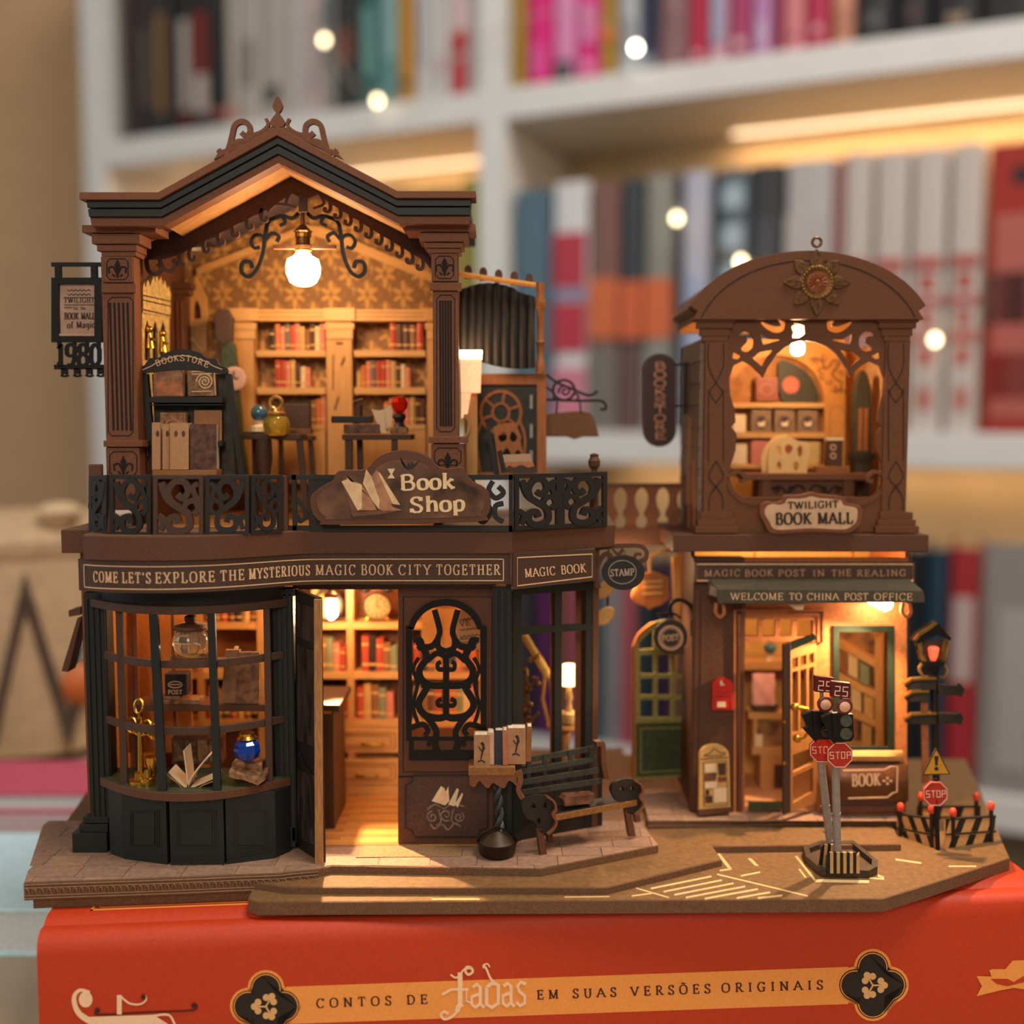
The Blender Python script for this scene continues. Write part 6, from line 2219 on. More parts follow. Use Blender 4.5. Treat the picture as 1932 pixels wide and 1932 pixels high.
m.pp(PP, [(938, 852), (946, 848), (956, 890), (946, 893)], 3, -4)
tag(m.go('easel_strut', ebony), 'short black strut standing before the sunset painting', 'strut')
hb = thing('hanging_board', 'plain brown board hung from a black scroll bracket at the terrace corner', 'sign', Pl(2400)(1080, 825))
PH = Pl(2400)
m = M()
m.pp(PH, smooth([(1030, 782), (1060, 778), (1095, 776), (1118, 784), (1130, 824)], 3) + [(1100, 824), (1084, 829), (1070, 824), (1030, 824)], 0, -7)
m.go('board', mat('ochre_brown_board', '#6e4422', .55, amt=.2, scale=900), hb, bevel=.8)
m = M()
for p, w_ in ((smooth([(1028, 754), (1090, 756), (1130, 756), (1142, 762), (1142, 772), (1132, 772)], 4), 5), (smooth([(1030, 706), (1052, 722), (1080, 734), (1110, 746), (1128, 738)], 4), 5), (arc(1064, 736, 20, 19, 0, 345, 20), 5), (spiral(1066, 738, 12, 2, 200, -540, 20), 4), (smooth([(1030, 730), (1046, 742), (1044, 754)], 4), 4), (smooth([(1082, 740), (1092, 748), (1086, 756)], 4), 4), ([(1052, 758), (1050, 780)], 3), ([(1094, 758), (1096, 780)], 3)):
    m.rib(PH, p, w_, 0, -5)
m.go('scroll_bracket', iron, hb)

bw = Pl(2440)(1178, 1066)
brl = thing('assumed_bridge_lamp', 'assumed warm bulb under the walkway, unseen behind the oval sign', 'lamp', (bw[0], bw[1], bw[2] - 10))  # unseen bulb, assumed from the glow between the houses
m = M()
m.ball(bw, 10, 12, 8)
m.go('bulb', mat('assumed_bulb_glow', (1.0, .64, .34), emit=260, bump=0), brl, smooth=True)
m = M()
m.lathe((bw[0], bw[1], bw[2] + 10), [(7, 0), (7, 6), (2, 8), (2, 22)], 10)
m.go('cap', brass, brl)
spot('assumed_bridge_beam', (bw[0], bw[1] - 4, bw[2] - 14), (bw[0] + 70, bw[1] - 30, ZP), .10, 120)  # beam of the assumed bulb, added to light the ground below
# balustraded bridge towards the second house
brg = thing('bridge', 'brown walkway with a turned balustrade joining the two houses', 'bridge', Pl(2500)(1220, 1020))
PBR = Pl(2470)
m = M()
m.pp(PBR, [(1140, 1004), (1310, 1006), (1310, 1030), (1140, 1030)], 0, -90)
m.go('deck', walnut_d, brg)
m = M()
m.pb(PBR, 1146, 912, 1306, 920, 2, -8)
m.go('hand_rail', walnut_d, brg, bevel=.6)
m = M()
m.pb(PBR, 1146, 996, 1306, 1005, 2, -8)
m.go('foot_rail', walnut_d, brg, bevel=.6)
for i in range(5):
    x = 1151 + i * 40
    m = M()
    half = [(19, 920), (12, 925), (8, 934), (7, 944), (9, 955), (15, 967), (15, 973), (10, 980), (9, 987), (12, 994), (19, 998)]
    m.pp(PBR, [(x - w_, y) for w_, y in half] + [(x + w_, y) for w_, y in half[::-1]], 0, -12)
    m.go('baluster', walnut, brg)
m = M()
c = PBR(1296, 1005, 6)
m.lathe(c, [(8, 0), (8, 90), (6, 94), (6, 112), (12, 116), (13, 124), (9, 128), (9, 134)], 12)
m.go('newel', walnut_d, brg)

# ---------------------------------------------------------------- corner window of the ground floor and what stands in it
wing = sub('corner_window', shop)
RP2 = Pl2(966, 1250, 2128, 1140, 1250, 2218)
for x0, y0, x1, y1, d, dp, mt in ((966, 1104, 984, 1590, 2, 10, green), (1117, 1096, 1128, 1560, 2, 22, walnut_d), (1104, 1098, 1118, 1560, 1, 18, green), (1046, 1106, 1060, 1560, 1, 12, green)):
    m = M()
    m.pb(RP2, x0, y0, x1, y1, d, -dp)
    m.go('window_post', mt, wing, bevel=.6)
for q in ([(966, 1110), (1120, 1098), (1120, 1112), (966, 1124)], [(966, 1184), (1120, 1176), (1120, 1188), (966, 1199)], [(966, 1448), (1120, 1430), (1120, 1446), (966, 1466)]):
    m = M()
    m.pp(RP2, q, 1.5, -8)
    m.go('window_rail', green, wing, bevel=.6)
m = M()
m.pp(RP2, [(966, 1464), (1136, 1444), (1136, 1568), (966, 1606)], 0, -8)
m.go('apron_board', ebony, wing)
for x0, x1, Y in ((1038, 1048, 2230), (1085, 1103, 2262)):
    m = M()
    m.pb(Pl(Y), x0, 1100, x1, 1545, 0, -14)
    m.go('window_post', walnut, wing)
tb = thing('round_table', 'small honey coloured round table inside the corner window', 'table', Pl(2330)(1062, 1480))
c = Pl(2330)(1064, 1372)
m = M()
m.lathe(c, [(36, 0), (38, 3), (38, 8), (34, 10)], 20)
m.go('tabletop', honey, tb)
m = M()
m.lathe((c[0], c[1], ZP), [(24, 0), (22, 6), (8, 14), (7, 80), (14, c[2] - ZP)], 14)
m.go('pedestal', honey_v, tb, smooth=True)
tel = thing('telescope', 'brass yellow telescope tilted on the round table in the corner window', 'telescope', Pl(2320)(1040, 1370))
T1 = Pl(2325)
m = M()
a, b_ = T1(984, 1190), T1(1036, 1278)
mid = [tuple(a[i] + (b_[i] - a[i]) * t for i in range(3)) for t in (0, .5, .52, .56, .58, 1)]
m.tube([mid[0], mid[1]], 8, 12)
m.tube([mid[3], mid[5]], 9.5, 12)
m.go('tube', mat('pale_yellow_wood', '#d0a850', .4), tel, smooth=True)
m = M()
m.tube([mid[1], mid[2], mid[3], mid[4]], 10, 12)
m.go('ring', brass, tel, smooth=True)
m = M()
m.tube([T1(1030, 1262), T1(1024, 1320), T1(1036, 1368)], 4, 7)
m.tube([T1(1034, 1262), T1(1052, 1368)], 4, 7)
m.go('stand', honey_v, tel)
hl = thing('cup_lamp', 'lit cream lampshade on the table inside the corner window', 'lamp', T1(1072, 1370))
c = T1(1073, 1288, 10)
m = M()
m.lathe((c[0], c[1], c[2] - 2), [(20, 0), (24, 8), (22, 38), (12, 44)], 16)
m.go('shade', mat('lampshade_glow', (1.0, .62, .26), emit=4, bump=0), hl, smooth=True)
m = M()
m.lathe((c[0], c[1], c[2] - 80), [(22, 0), (22, 18), (8, 22), (6, 40), (9, 50), (5, 76)], 14)
m.go('base', mat('cream_lamp_base', '#d8b070', .4), hl, smooth=True)
fg = thing('figurine', 'dark knobbly figure ornament inside the corner window', 'figurine', Pl(2280)(1000, 1450))
F1 = Pl(2285)
m = M()
for x, y, r in ((994, 1298, 11), (1006, 1280, 6), (1016, 1290, 6), (990, 1340, 13), (1000, 1330, 7), (1000, 1362, 8), (988, 1262, 8), (998, 1246, 6), (990, 1380, 10)):
    m.ball(F1(x, y), r, 10, 7)
m.tube([F1(992, 1450), F1(992, 1380), F1(994, 1300), F1(992, 1262)], 5, 7)
m.tube([F1(992, 1352), F1(1006, 1356), F1(1016, 1344)], 3.5, 6)
m.tube([F1(994, 1300), F1(1006, 1292), F1(1014, 1278)], 3.5, 6)
m.go('body', mat('aged_gold_brown', '#7a5630', .4, .4, amt=.5, scale=500), fg, smooth=True)
m = M()
m.lathe((F1(992, 1450)[0], F1(992, 1450)[1], ZP), [(20, 0), (18, 70), (12, 76), (12, F1(992, 1450)[2] - ZP)], 10)
m.go('plinth', umber, fg)
hs = thing('hanging_sign', 'pair of small lit oval plaques hanging outside the corner window', 'sign', Pl(2330)(1142, 1175))
for y in (1112, 1162):
    m = M()
    m.lathe(Pl(2330)(1142, y), [(14, -3), (16, 0), (14, 3)], 18, (0, -1, 0), 1.5)
    m.go('plaque', honey, hs)
m = M()
m.pb(Pl(2330), 1146, 1030, 1150, 1152, -4, -8)
m.go('hanger', umber, hs)

# STAMP sign on its bracket
sg = thing('stamp_sign', 'black oval sign lettered in pale capitals on a scroll bracket', 'sign', Pl(2165)(1176, 1112))
PS2 = Pl(2165)
m = M()
m.pp(PS2, arc(1176, 1080, 40, 33, 0, 352, 40), 3, -6)
m.go('board', ebony, sg, bevel=.8)
m = M()
m.rib(PS2, arc(1174, 1079, 26, 22, 0, 352, 36), 2, 3.6, 3, closed=True)
m.go('oval_line', mat('grey_print', '#8a7a6c', .5), sg)
m = M()
write(m, 'STAMP', on(PS2, 1152, 1087, 1197, 1085, 3.8), cap=13, width=44, thick=.16, thin=.08, serif=.12)
m.go('lettering', mat('pale_grey_print', '#b09a86', .5), sg)
m = M()
PS3 = Pl(2180)
m.rib(PS3, smooth([(1126, 1034), (1170, 1030), (1206, 1030), (1219, 1040), (1218, 1054), (1206, 1060)], 5), 8, 3, -5)
m.rib(PS3, smooth([(1130, 1110), (1126, 1080), (1132, 1058), (1142, 1046), (1152, 1048), (1150, 1058)], 5), 8, 3, -5)
m.rib(PS3, smooth([(1206, 1062), (1198, 1056), (1200, 1046), (1210, 1046)], 4), 5, 3, -5)
m.rib(PS3, smooth([(1156, 1036), (1166, 1046), (1176, 1036)], 4), 5, 3, -5)
m.pb(PS3, 1122, 1028, 1131, 1108, 3, -5)
m.go('scroll_bracket', walnut_d, sg)
# note boards hung at the outer side of the shop
sd = thing('side_board', 'small slanted notice board projecting from the outer wall of the shop', 'board', Pl(2200)(136, 1270))
m = M()
P20 = Pl(2180)
m.pp(P20, [(129, 1152), (152, 1146), (152, 1160), (130, 1164)], 0, -40)
m.pp(P20, [(146, 1166), (153, 1166), (128, 1268), (116, 1266)], 0, -40)
m.go('frame', walnut_d, sd)
m = M()
m.pp(P20, [(150, 1196), (153, 1194), (153, 1240), (124, 1266)], -42, -44)
m.go('sheet', mat('white_sheet', '#c8c4c0', .6), sd)
# 1980 poster sign at the outer corner upstairs
PO = Pl(2190)
ps = thing('poster_sign', 'black framed hanging poster sign with cut numerals below, beside the fluted pillar', 'sign', PO(150, 708))
m = M()
m.hp(PO, rect(98, 524, 194, 646), [rect(112, 536, 179, 634)], 4, -6)
m.pb(PO, 97, 495, 194, 503, 2, -4)
m.pb(PO, 104, 502, 116, 526, 3, -5)
m.pb(PO, 172, 502, 184, 526, 3, -5)
m.go('frame', iron, ps, bevel=.6)
m = M()
m.pb(PO, 112, 536, 180, 635, -3, -5)
m.go('sheet', mat('pinkish_poster', '#b8917a', .6, scale=500, amt=.12), ps)
m = M()
m.pb(PO, 112, 630, 180, 637, 1, -4)
m.go('sheet_fold', mat('peach_paper', '#d0a084', .6), ps)
m = M()
for y in (546, 554):      # two lines of small print, too fine to read
    m.rib(PO, smooth([(126 + 4 * q, y + (3 if q % 2 else 0)) for q in range(12)], 3), 1.5, -2.4, -3)
write(m, 'TWILIGHT', on(PO, 120, 571, 178, 571, -2.4), cap=10, width=57, thick=.17, thin=.09, serif=.12, gap=.2)
write(m, 'for the', on(PO, 138, 584, 160, 584, -2.4), cap=6, width=22, thick=.16, thin=.1)
write(m, 'BOOK MALL', on(PO, 121, 602, 179, 602, -2.4), cap=12, width=57, thick=.17, thin=.09, serif=.12, gap=.2)
write(m, 'of Magic', on(PO, 126, 619, 178, 618, -2.4), cap=12, width=52, thick=.18, thin=.1, serif=.1, gap=.16)
for y in (561, 575, 580):
    m.rib(PO, [(120, y), (178, y)] if y != 580 else [(120, 580), (136, 580)], 1.3, -2.4, -3)
m.go('print', ink, ps)
m = M()
write(m, '1980', on(PO, 108, 690, 194, 690, 3), cap=40, width=82, thick=.2, thin=.15, serif=.12, gap=.12)
m.pb(PO, 103, 688, 197, 697, 3, -5)
for x in (122, 146, 169, 190):
    m.pb(PO, x - 6, 695, x + 5, 706, 3, -5)
    m.rib(PO, arc(x, 707, 6, 3, 180, 360, 6), 4, 3, -5)
for x in (112, 140, 164, 186):
    m.pb(PO, x - 3, 644, x + 3, 656, 3, -5)
mm_ = m.go('cut_numerals', iron, ps)
sm = mm_.modifiers.new('thick', 'SOLIDIFY')
sm.thickness = 4 * U
m = M()
m.pb(PO, 186, 560, 200, 568, -6, -12)
m.go('wall_hook', iron, ps)
# ---------------------------------------------------------------- bench, book lectern before the shop
BF = Pl2(1020, 1600, 2062, 1190, 1580, 2142)
bench = thing('bench', 'black park bench with slatted back and scroll arms before the corner window', 'bench', BF(1105, 1600))
slat = mat('olive_black_slat', '#34332a', .45, scale=900, amt=.3)
for i, (ya, yb) in enumerate(((1443, 1417), (1462, 1437), (1481, 1457), (1499, 1476))):
    m = M()
    m.pp(BF, [(1000 - i * 2, ya), (1142 + i, yb), (1142 + i, yb + 10), (1000 - i * 2, ya + 10)], -40 + i * 5, -45 + i * 5)
    m.go('back_slat', slat, bench)
for t in (.1, .32, .66, .94):
    x = 1000 + 142 * t
    y = 1443 - 26 * t
    m = M()
    m.pp(BF, [(x - 4, y), (x + 4, y - 1), (x + 3, y + 66), (x - 5, y + 66)], -38, -42)
    m.go('back_upright', slat, bench)
m = M()
m.rib(BF, smooth([(1139, 1412), (1150, 1411), (1152, 1424), (1153, 1450), (1158, 1478)], 4), 9, -28, -44)
m.go('end_scroll', walnut_d, bench)
m = M()
a, b_ = BF(1046, 1538), BF(1200, 1510)
n_ = BF.n
m.loft([(a[0], a[1], a[2]), (b_[0], b_[1], b_[2]), (b_[0] - n_[0] * 38, b_[1] - n_[1] * 38, b_[2] + 3), (a[0] - n_[0] * 38, a[1] - n_[1] * 38, a[2] + 3)], [(a[0], a[1], a[2] - 9), (b_[0], b_[1], b_[2] - 9), (b_[0] - n_[0] * 38, b_[1] - n_[1] * 38, b_[2] - 6), (a[0] - n_[0] * 38, a[1] - n_[1] * 38, a[2] - 6)])
m.go('seat', ebony, bench, bevel=.8)
m = M()
m.pp(BF, [(1046, 1537), (1200, 1508), (1200, 1519), (1046, 1548)], 3, 0)
m.go('seat_front_edge', mat('amber_edge_wood', '#8a5a2c', .5, amt=.25), bench)
for ox, oy, sc, d in ((0, 0, 1, 2), (166, -34, .93, 2)):
    q = lambda x, y: (1020 + ox + (x - 1020) * sc, 1545 + oy + (y - 1545) * sc)
    e = sub('arm_end', bench)
    m = M()
    m.hp(BF, smooth([q(1040, 1560), q(1030, 1572), q(1016, 1568), q(1008, 1550), q(994, 1544), q(984, 1524), q(990, 1508), q(1012, 1500), q(1030, 1502), q(1040, 1512), q(1044, 1526), q(1038, 1536), q(1044, 1548)], 4, True), [smooth([q(1000, 1522), q(1006, 1514), q(1010, 1524)], 2, True), smooth([q(1022, 1520), q(1028, 1512), q(1030, 1524)], 2, True), smooth([q(1010, 1548), q(1018, 1542), q(1018, 1554)], 2, True)], d, d - 9)
    m.go('scroll', ebony, e)
    m = M()
    m.rib(BF, smooth([q(1030, 1502), q(1042, 1510), q(1046, 1524), q(1040, 1536), q(1047, 1548), q(1042, 1561), q(1031, 1572)], 4), 4, d + 6, d - 10)
    m.go('scroll_edge', walnut, e)
    m = M()
    f0 = q(1012, 1562)
    m.pp(BF, [f0, (f0[0] + 11, f0[1] + 2), (f0[0] + 20, f0[1] + 54 * sc), (f0[0] + 8, f0[1] + 55 * sc)], d, d - 9)
    m.pp(BF, [(f0[0] + 30, f0[1] - 4), (f0[0] + 40, f0[1] - 6), (f0[0] + 46, f0[1] + 36 * sc), (f0[0] + 36, f0[1] + 38 * sc)], d - 34, d - 42)
    m.go('leg', walnut_d, e)
m = M()
BSe = BF
m.pp(BF, [(1066, 1512), (1072, 1504), (1126, 1500), (1122, 1518), (1068, 1524)], -6, -30)
tag(m.go('book', prt[4], bevel=1), 'brown leather book left lying on the bench seat', 'book')
lec = thing('book_lectern', 'scalloped wooden book tray on a twisted black stem with a bronze foot', 'stand', G(938, 1612, ZP))
LP = Pl(2058)
m = M()
m.pb(LP, 884, 1446, 972, 1462, 4, -46)
m.go('tray', mat('amber_edge_wood', '#8a5a2c'), lec, bevel=1)
m = M()
ap_ = [(886, 1462), (975, 1462), (975, 1482)] + smooth([(970, 1478), (960, 1472), (952, 1486), (940, 1482), (930, 1476), (922, 1486), (914, 1482), (904, 1472), (896, 1484), (886, 1480)], 3)
m.pp(LP, ap_, 3, -3)
m.go('apron', walnut, lec)
m = M()
m.rib(LP, smooth([(978, 1455), (982, 1470), (978, 1490), (984, 1504), (990, 1510)], 4), lambda t: 12 - 6 * t, 2, -8)
m.go('side_bracket', walnut, lec)
c = G(938, 1612, ZP)
m = M()
for k in range(2):
    pts = []
    for i in range(22):
        t = i / 21
        an = t * 4.2 * math.pi + k * math.pi
        pts.append((c[0] + 6 + 4.5 * math.cos(an) - 5 * t, c[1] - 4 + 4.5 * math.sin(an), ZP + 30 + 108 * t))
    m.tube(pts, 5, 8)
m.go('twisted_stem', mat('grey_black_rope', '#2f302e', .4, scale=900, amt=.3), lec, smooth=True)
m = M()
m.lathe((c[0], c[1] - 2, ZP + 1), [(30, 0), (34, 4), (38, 24), (39, 27), (34, 27)], 26)
m.go('foot', bronze if 0 else mat('dark_bronze', '#33241a', .35, .6, amt=.3), lec, smooth=True)
m = M()
m.lathe((c[0], c[1] - 2, ZP + 27), [(36, 0), (22, 14), (8, 24), (1, 27)], 26)
m.go('foot_cone', mat('dull_brass', '#3c2a16', .5, .4, amt=.3), lec, smooth=True)
m = M()
m.tube([(c[0] - 38, c[1] - 3, ZP + 26), (c[0] - 30, c[1] - 10, ZP + 42), (c[0], c[1] - 12, ZP + 60), (c[0] + 28, c[1] - 10, ZP + 44), (c[0] + 38, c[1] - 3, ZP + 26)], 2, 6)
m.go('foot_hoop', iron, lec, smooth=True)
for i, (x0, y0, x1, y1, mt, lab, ln_) in enumerate(((894, 1388, 924, 1446, 'cover', 'tan book with a dark bird figure in the lectern tray', 0), (920, 1384, 932, 1445, 'pale', 'thin pale book second in the lectern tray', 0), (932, 1381, 950, 1446, 'navy', 'navy blue book in the middle of the lectern tray', 1), (949, 1379, 958, 1445, 'pink', 'salmon edged book beside the navy one in the lectern tray', -1), (957, 1376, 992, 1444, 'cover', 'tan book with a dark vine figure in the lectern tray', 0), (992, 1374, 1002, 1440, 'brown', 'brown book at the far end of the lectern tray', 2))):
    mt_ = {'cover': mat('tan_figure_cover', '#a87a54', .6, scale=500, amt=.15), 'pale': mat('peach_paper', '#d0a084'), 'navy': bmat('34323e'), 'pink': mat('salmon_cover', '#b06a48', .6), 'brown': prt[3]}[mt]
    o = sbook(LP, x0, y0, x1, y1, mt_, lab, 'books in the lectern tray', -4 - 3 * (i % 3), 30, lean=ln_)
    if mt == 'cover':
        cx = (x0 + x1) / 2
        m = M()
        m.rib(LP, smooth([(cx - 1, y0 + 14), (cx + 3, y0 + 20), (cx + 1, y0 + 32), (cx - 2, y0 + 46)], 4), lambda t: 6 - 4 * t, -3.4 - 3 * (i % 3), -4.2 - 3 * (i % 3))
        m.rib(LP, smooth([(cx - 6, y0 + 22), (cx, y0 + 30), (cx + 6, y0 + 24)], 4), 2, -3.4 - 3 * (i % 3), -4.2 - 3 * (i % 3))
        m.rib(LP, smooth([(cx - 8, y0 + 50), (cx, y0 + 48), (cx + 6, y0 + 52)], 4), 2.4, -3.4 - 3 * (i % 3), -4.2 - 3 * (i % 3))
        m.go('cover_figure', ink, o)
# ---------------------------------------------------------------- second house: post office below, book mall above
PQ = Pl(2300)
PQU = Pl(2290)
plate_z = ZP
pq = gx([(1222, 1550), (1345, 1548), (1500, 1543), (1702, 1541)], ZP)
slab('pavement_plate', pq + [(pq[-1][0] + 40, YB), (pq[0][0] + 30, YB)], ZP, Z1 + 1.2, [brim])
slab('pavement_lip', [(x, y - 5) for x, y in pq] + [(pq[-1][0] + 30, pq[-1][1] + 30), (pq[0][0], pq[0][1] + 30)], ZP - 8, Z1 + 1, [brim])
yy = pq[0][1] + 2
rw = 0
while yy < 2420:
    x = pq[0][0] + 3 - (30 if rw % 2 else 0)
    while x < pq[-1][0]:
        a = max(x, pq[0][0] + 3) + .7
        b_ = min(x + (70, 86, 62)[rw % 3], pq[-1][0] - 2) - .7
        if b_ - a > 8:
            slab('flagstone', [(a, yy), (b_, yy), (b_, yy + 38), (a, yy + 38)], ZP + .8 + .3 * random.random(), ZP - .2, (stone, stone2)[(rw + int(x / 60)) % 2])
        x += (70, 86, 62)[rw % 3]
    yy += 39.5
    rw += 1
post_h = thing('post_office', 'narrow two storey brown toy post office with a rounded pediment', 'building', (560, 2400, ZP))
zf2 = Pl(2270)(1500, 1009)[2]
m = M()
q = [Pl(2270)(1270, 1020), Pl(2270)(1752, 1020)]
zb2_ = Pl(2270)(1500, 1041)[2]
m.box(q[0][0], q[1][0], 2270, 2560, zb2_, zf2)
m.go('floor_slab', walnut_d, post_h, bevel=1.2)
umb2 = mat('warm_umber_board', '#683c1c', .6, scale=2600, amt=.25, bump=.3)
# upper front: pierced panel
mx = lambda L: [(3043 - x, y) for x, y in L][::-1]
left_edge = [(1400, 938), (1384, 934), (1376, 905), (1378, 880), (1388, 850), (1390, 818), (1380, 806), (1388, 796), (1386, 772), (1378, 745), (1376, 715), (1384, 690), (1402, 681), (1418, 690), (1440, 712), (1448, 694), (1466, 668), (1492, 650), (1520, 644)]
hole = left_edge[:-2] + [(1484, 653), (1504, 645), (1521, 643), (1538, 645), (1558, 653)] + mx(left_edge[:-2])
spand = [[(1382, 676), (1384, 664), (1398, 672), (1392, 678)], [(1420, 676), (1434, 664), (1458, 660), (1448, 674), (1438, 692)], [(1434, 628), (1440, 650), (1474, 641), (1452, 640)],
      smooth([(1398, 658), (1408, 664), (1420, 656), (1422, 640), (1414, 628), (1402, 626), (1394, 634), (1404, 634), (1410, 644)], 3, True), smooth([(1436, 607), (1446, 620), (1464, 628), (1480, 622), (1482, 608), (1470, 606), (1474, 614), (1462, 616)], 3, True), [(1494, 617), (1500, 610), (1518, 615), (1519, 630), (1508, 637), (1496, 637)]]
allh = [hole] + spand + [mx(h) for h in spand[:5]]
up = sub('pierced_front', post_h)
m = M()
m.hp(PQU, rect(1335, 598, 1706, 1004), allh, 0, -8)
m.go('pierced_panel', umb2, up, bevel=.5)
for x0, x1 in ((1322, 1378), (1660, 1718)):
    pi = sub('pilaster', post_h)
    xm = (x0 + x1) / 2
    for y0, y1, g, d in ((598, 608, 8, 10), (609, 620, 4, 8), (621, 634, -2, 6), (634, 644, -6, 5)):
        m = M()
        m.pb(PQU, x0 - g - (4 if x0 < 1400 else 0), y0, x1 + g - (0 if x0 < 1400 else -4), y1, d, -10)
        m.go('capital_moulding', umb2, pi, bevel=.6)
    m = M()
    m.pb(PQU, x0 + 6, 644, x1 - 6, 985, 4, -10)
    m.go('shaft', umb2, pi, bevel=.6)
    m = M()
    for k in (1, -1):
        X = lambda x: xm + k * x
        m.rib(PQU, smooth([(X(14), 648), (X(14), 690), (X(0), 722), (X(-12), 740), (X(0), 760)], 4), 1.7, 4.5, 4)
        m.rib(PQU, [(X(14), 735), (X(14), 870)], 1.7, 4.5, 4)
        m.rib(PQU, smooth([(X(0), 870), (X(14), 898), (X(0), 918), (X(-8), 930)], 4), 1.7, 4.5, 4)
        m.rib(PQU, smooth([(X(0), 916), (X(12), 938), (X(13), 962)], 4), 1.7, 4.5, 4)
    m.go('tracery_line', groove, pi)
    for y0, y1, g, d in ((966, 980, 2, 7), (980, 992, 7, 10), (992, 1005, 12, 13)):
        m = M()
        m.pb(PQU, x0 - g, y0, x1 + g, y1, d, -10)
        m.go('base_moulding', umb2, pi, bevel=.6)
arch = [(1306, 602)] + arc(1521, 602, 205, 127, 172, 8, 30) + [(1736, 602)]
arch = [(1306, 604), (1314, 588)] + [(x, y) for x, y in arc(1521, 640, 238, 165, 158, 22, 30)] + [(1728, 588), (1738, 604)]
m = M()
m.pp(PQU, arch, 16, -14)
m.go('arched_pediment', umb2, post_h, bevel=.8)
m = M()
m.rib(PQU, arc(1521, 652, 212, 158, 161, 19, 30), 1.8, 16.8, 16)
m.go('pediment_line', groove, post_h)
# barrel roof and boarded side wall
m = M()
ro = [(x, y + 3) for x, y in arch]
m.pp(PQU, ro + [(1725, 598)] + arc(1521, 652, 215, 158, 18, 162, 20) + [(1318, 598)], -14, -262)
m.go('barrel_roof', umb2, post_h)
xl = PQU(1322, 800)[0]
grey_side = mat('grey_brown_siding', '#7d6658', .65, scale=800, amt=.2, stretch=(1, .3, 1))
nn_ = 9
z0_, z1_ = zf2, PQU(1322, 640)[2]
for i in range(nn_):
    a = z0_ + (z1_ - z0_) * i / nn_
    b_ = z0_ + (z1_ - z0_) * (i + 1) / nn_
    m = M()
    m.loft([(xl - 3, 2296, a + .8), (xl - 1.5, 2296, b_), (xl + 6, 2296, b_), (xl + 6, 2296, a + .8)], [(xl - 3, 2545, a + .8), (xl - 1.5, 2545, b_), (xl + 6, 2545, b_), (xl + 6, 2545, a + .8)])
    m.go('siding_plank', grey_side, post_h)
m = M()
m.add([], [])
PSd = Pl2(1322, 900, 2296, 1299, 900, 2540)
m.box(xl - 6, xl - 2, 2330, 2344, z0_, z0_ + 150)
m.box(xl - 6, xl - 2, 2400, 2412, z0_, z0_ + 240)
m.go('wall_batten', orange_w, post_h)
xr = PQU(1712, 800)[0]
m = M()
m.box(xr - 8, xr, 2298, 2545, z0_, z1_)
m.go('side_wall', umb2, post_h)
amb = mat('amber_panel', '#c08038', .6, scale=500, amt=.12)
m = M()
m.box(xr - 12, xr - 9, 2310, 2530, z0_, z1_)
m.go('wall_lining', mat('pale_amber_paper', '#cc9c68', .7, amt=.15, scale=400), post_h)
m = M()
m.box(xl, xr, 2535, 2545, z0_, z1_)
m.pp(PQU, arc(1521, 652, 213, 156, 165, 15, 20), -244, -254)
m.go('back_wall', amb, post_h)
# upper room
PI = Pl(2500)
cb = thing('arched_bookcase', 'amber arched bookcase with vine prints upstairs in the second house', 'bookcase', PI(1470, 960))
m = M()
m.hp(PI, [(1360, 640), (1595, 640), (1595, 960), (1360, 960)], [[(1364, 900), (1364, 690)] + arc(1464, 760, 92, 90, 150, 0, 18) + [(1556, 900)]], 0, -12)
m.go('front', amb, cb)
for y0, y1 in ((760, 769), (816, 826), (876, 884)):
    m = M()
    m.pb(PI, 1364, y0, 1556, y1, -1, -34)
    m.go('shelf_board', honey, cb)
m = M()
m.pb(PI, 1360, 640, 1560, 960, -33, -35)
m.go('back', mat('amber_shade_paper', '#a86c34', .7, amt=.25, scale=300), cb)
m = M()
vine = smooth([(1526, 678), (1540, 676), (1552, 684), (1556, 696), (1566, 690), (1572, 680), (1584, 684), (1578, 696), (1570, 706), (1578, 716), (1588, 722), (1584, 736), (1574, 740)], 4)
m.rib(PI, vine, 4, .8, 0)
for x, y in ((1536, 684), (1548, 700), (1552, 712), (1576, 690), (1584, 704), (1566, 720), (1574, 732), (1590, 740), (1556, 676)):
    m.rib(PI, spiral(x, y, 7, 1, x * 7, 330, 8), 3, .8, 0)
m.go('vine_print', mat('brown_vine_print', '#6e4520', .6), cb)
m = M()
m.rib(PI, [(1566, 880), (1566, 778)] + arc(1580, 778, 14, 12, 180, 0, 8) + [(1594, 880)], 2, .8, 0)
m.go('panel_line', mat('dark_honey_line', '#94602c', .6), cb)
sbook(PI, 1428, 712, 1469, 757, bmat('8a4430'), 'red brown book with a pale mark on the arched shelf', 'books on the arched bookcase', -8, 14, frame='oval')
vd = thing('vinyl_sleeve', 'dark olive round sleeve with a pink label on the arched shelf', 'sleeve', PI(1500, 760))
m = M()
m.pp(PI, smooth([(1472, 684), (1496, 684), (1530, 706), (1548, 744), (1540, 758), (1480, 759)], 3, True), -14, -18)
m.go('sleeve', mat('dark_olive_board', '#3a3624'), vd)
m = M()
m.pp(PI, arc(1495, 726, 16, 16, 0, 350, 20), -13.4, -14)
m.go('label_disc', mat('salmon_disc', '#c8644c', .5), vd)
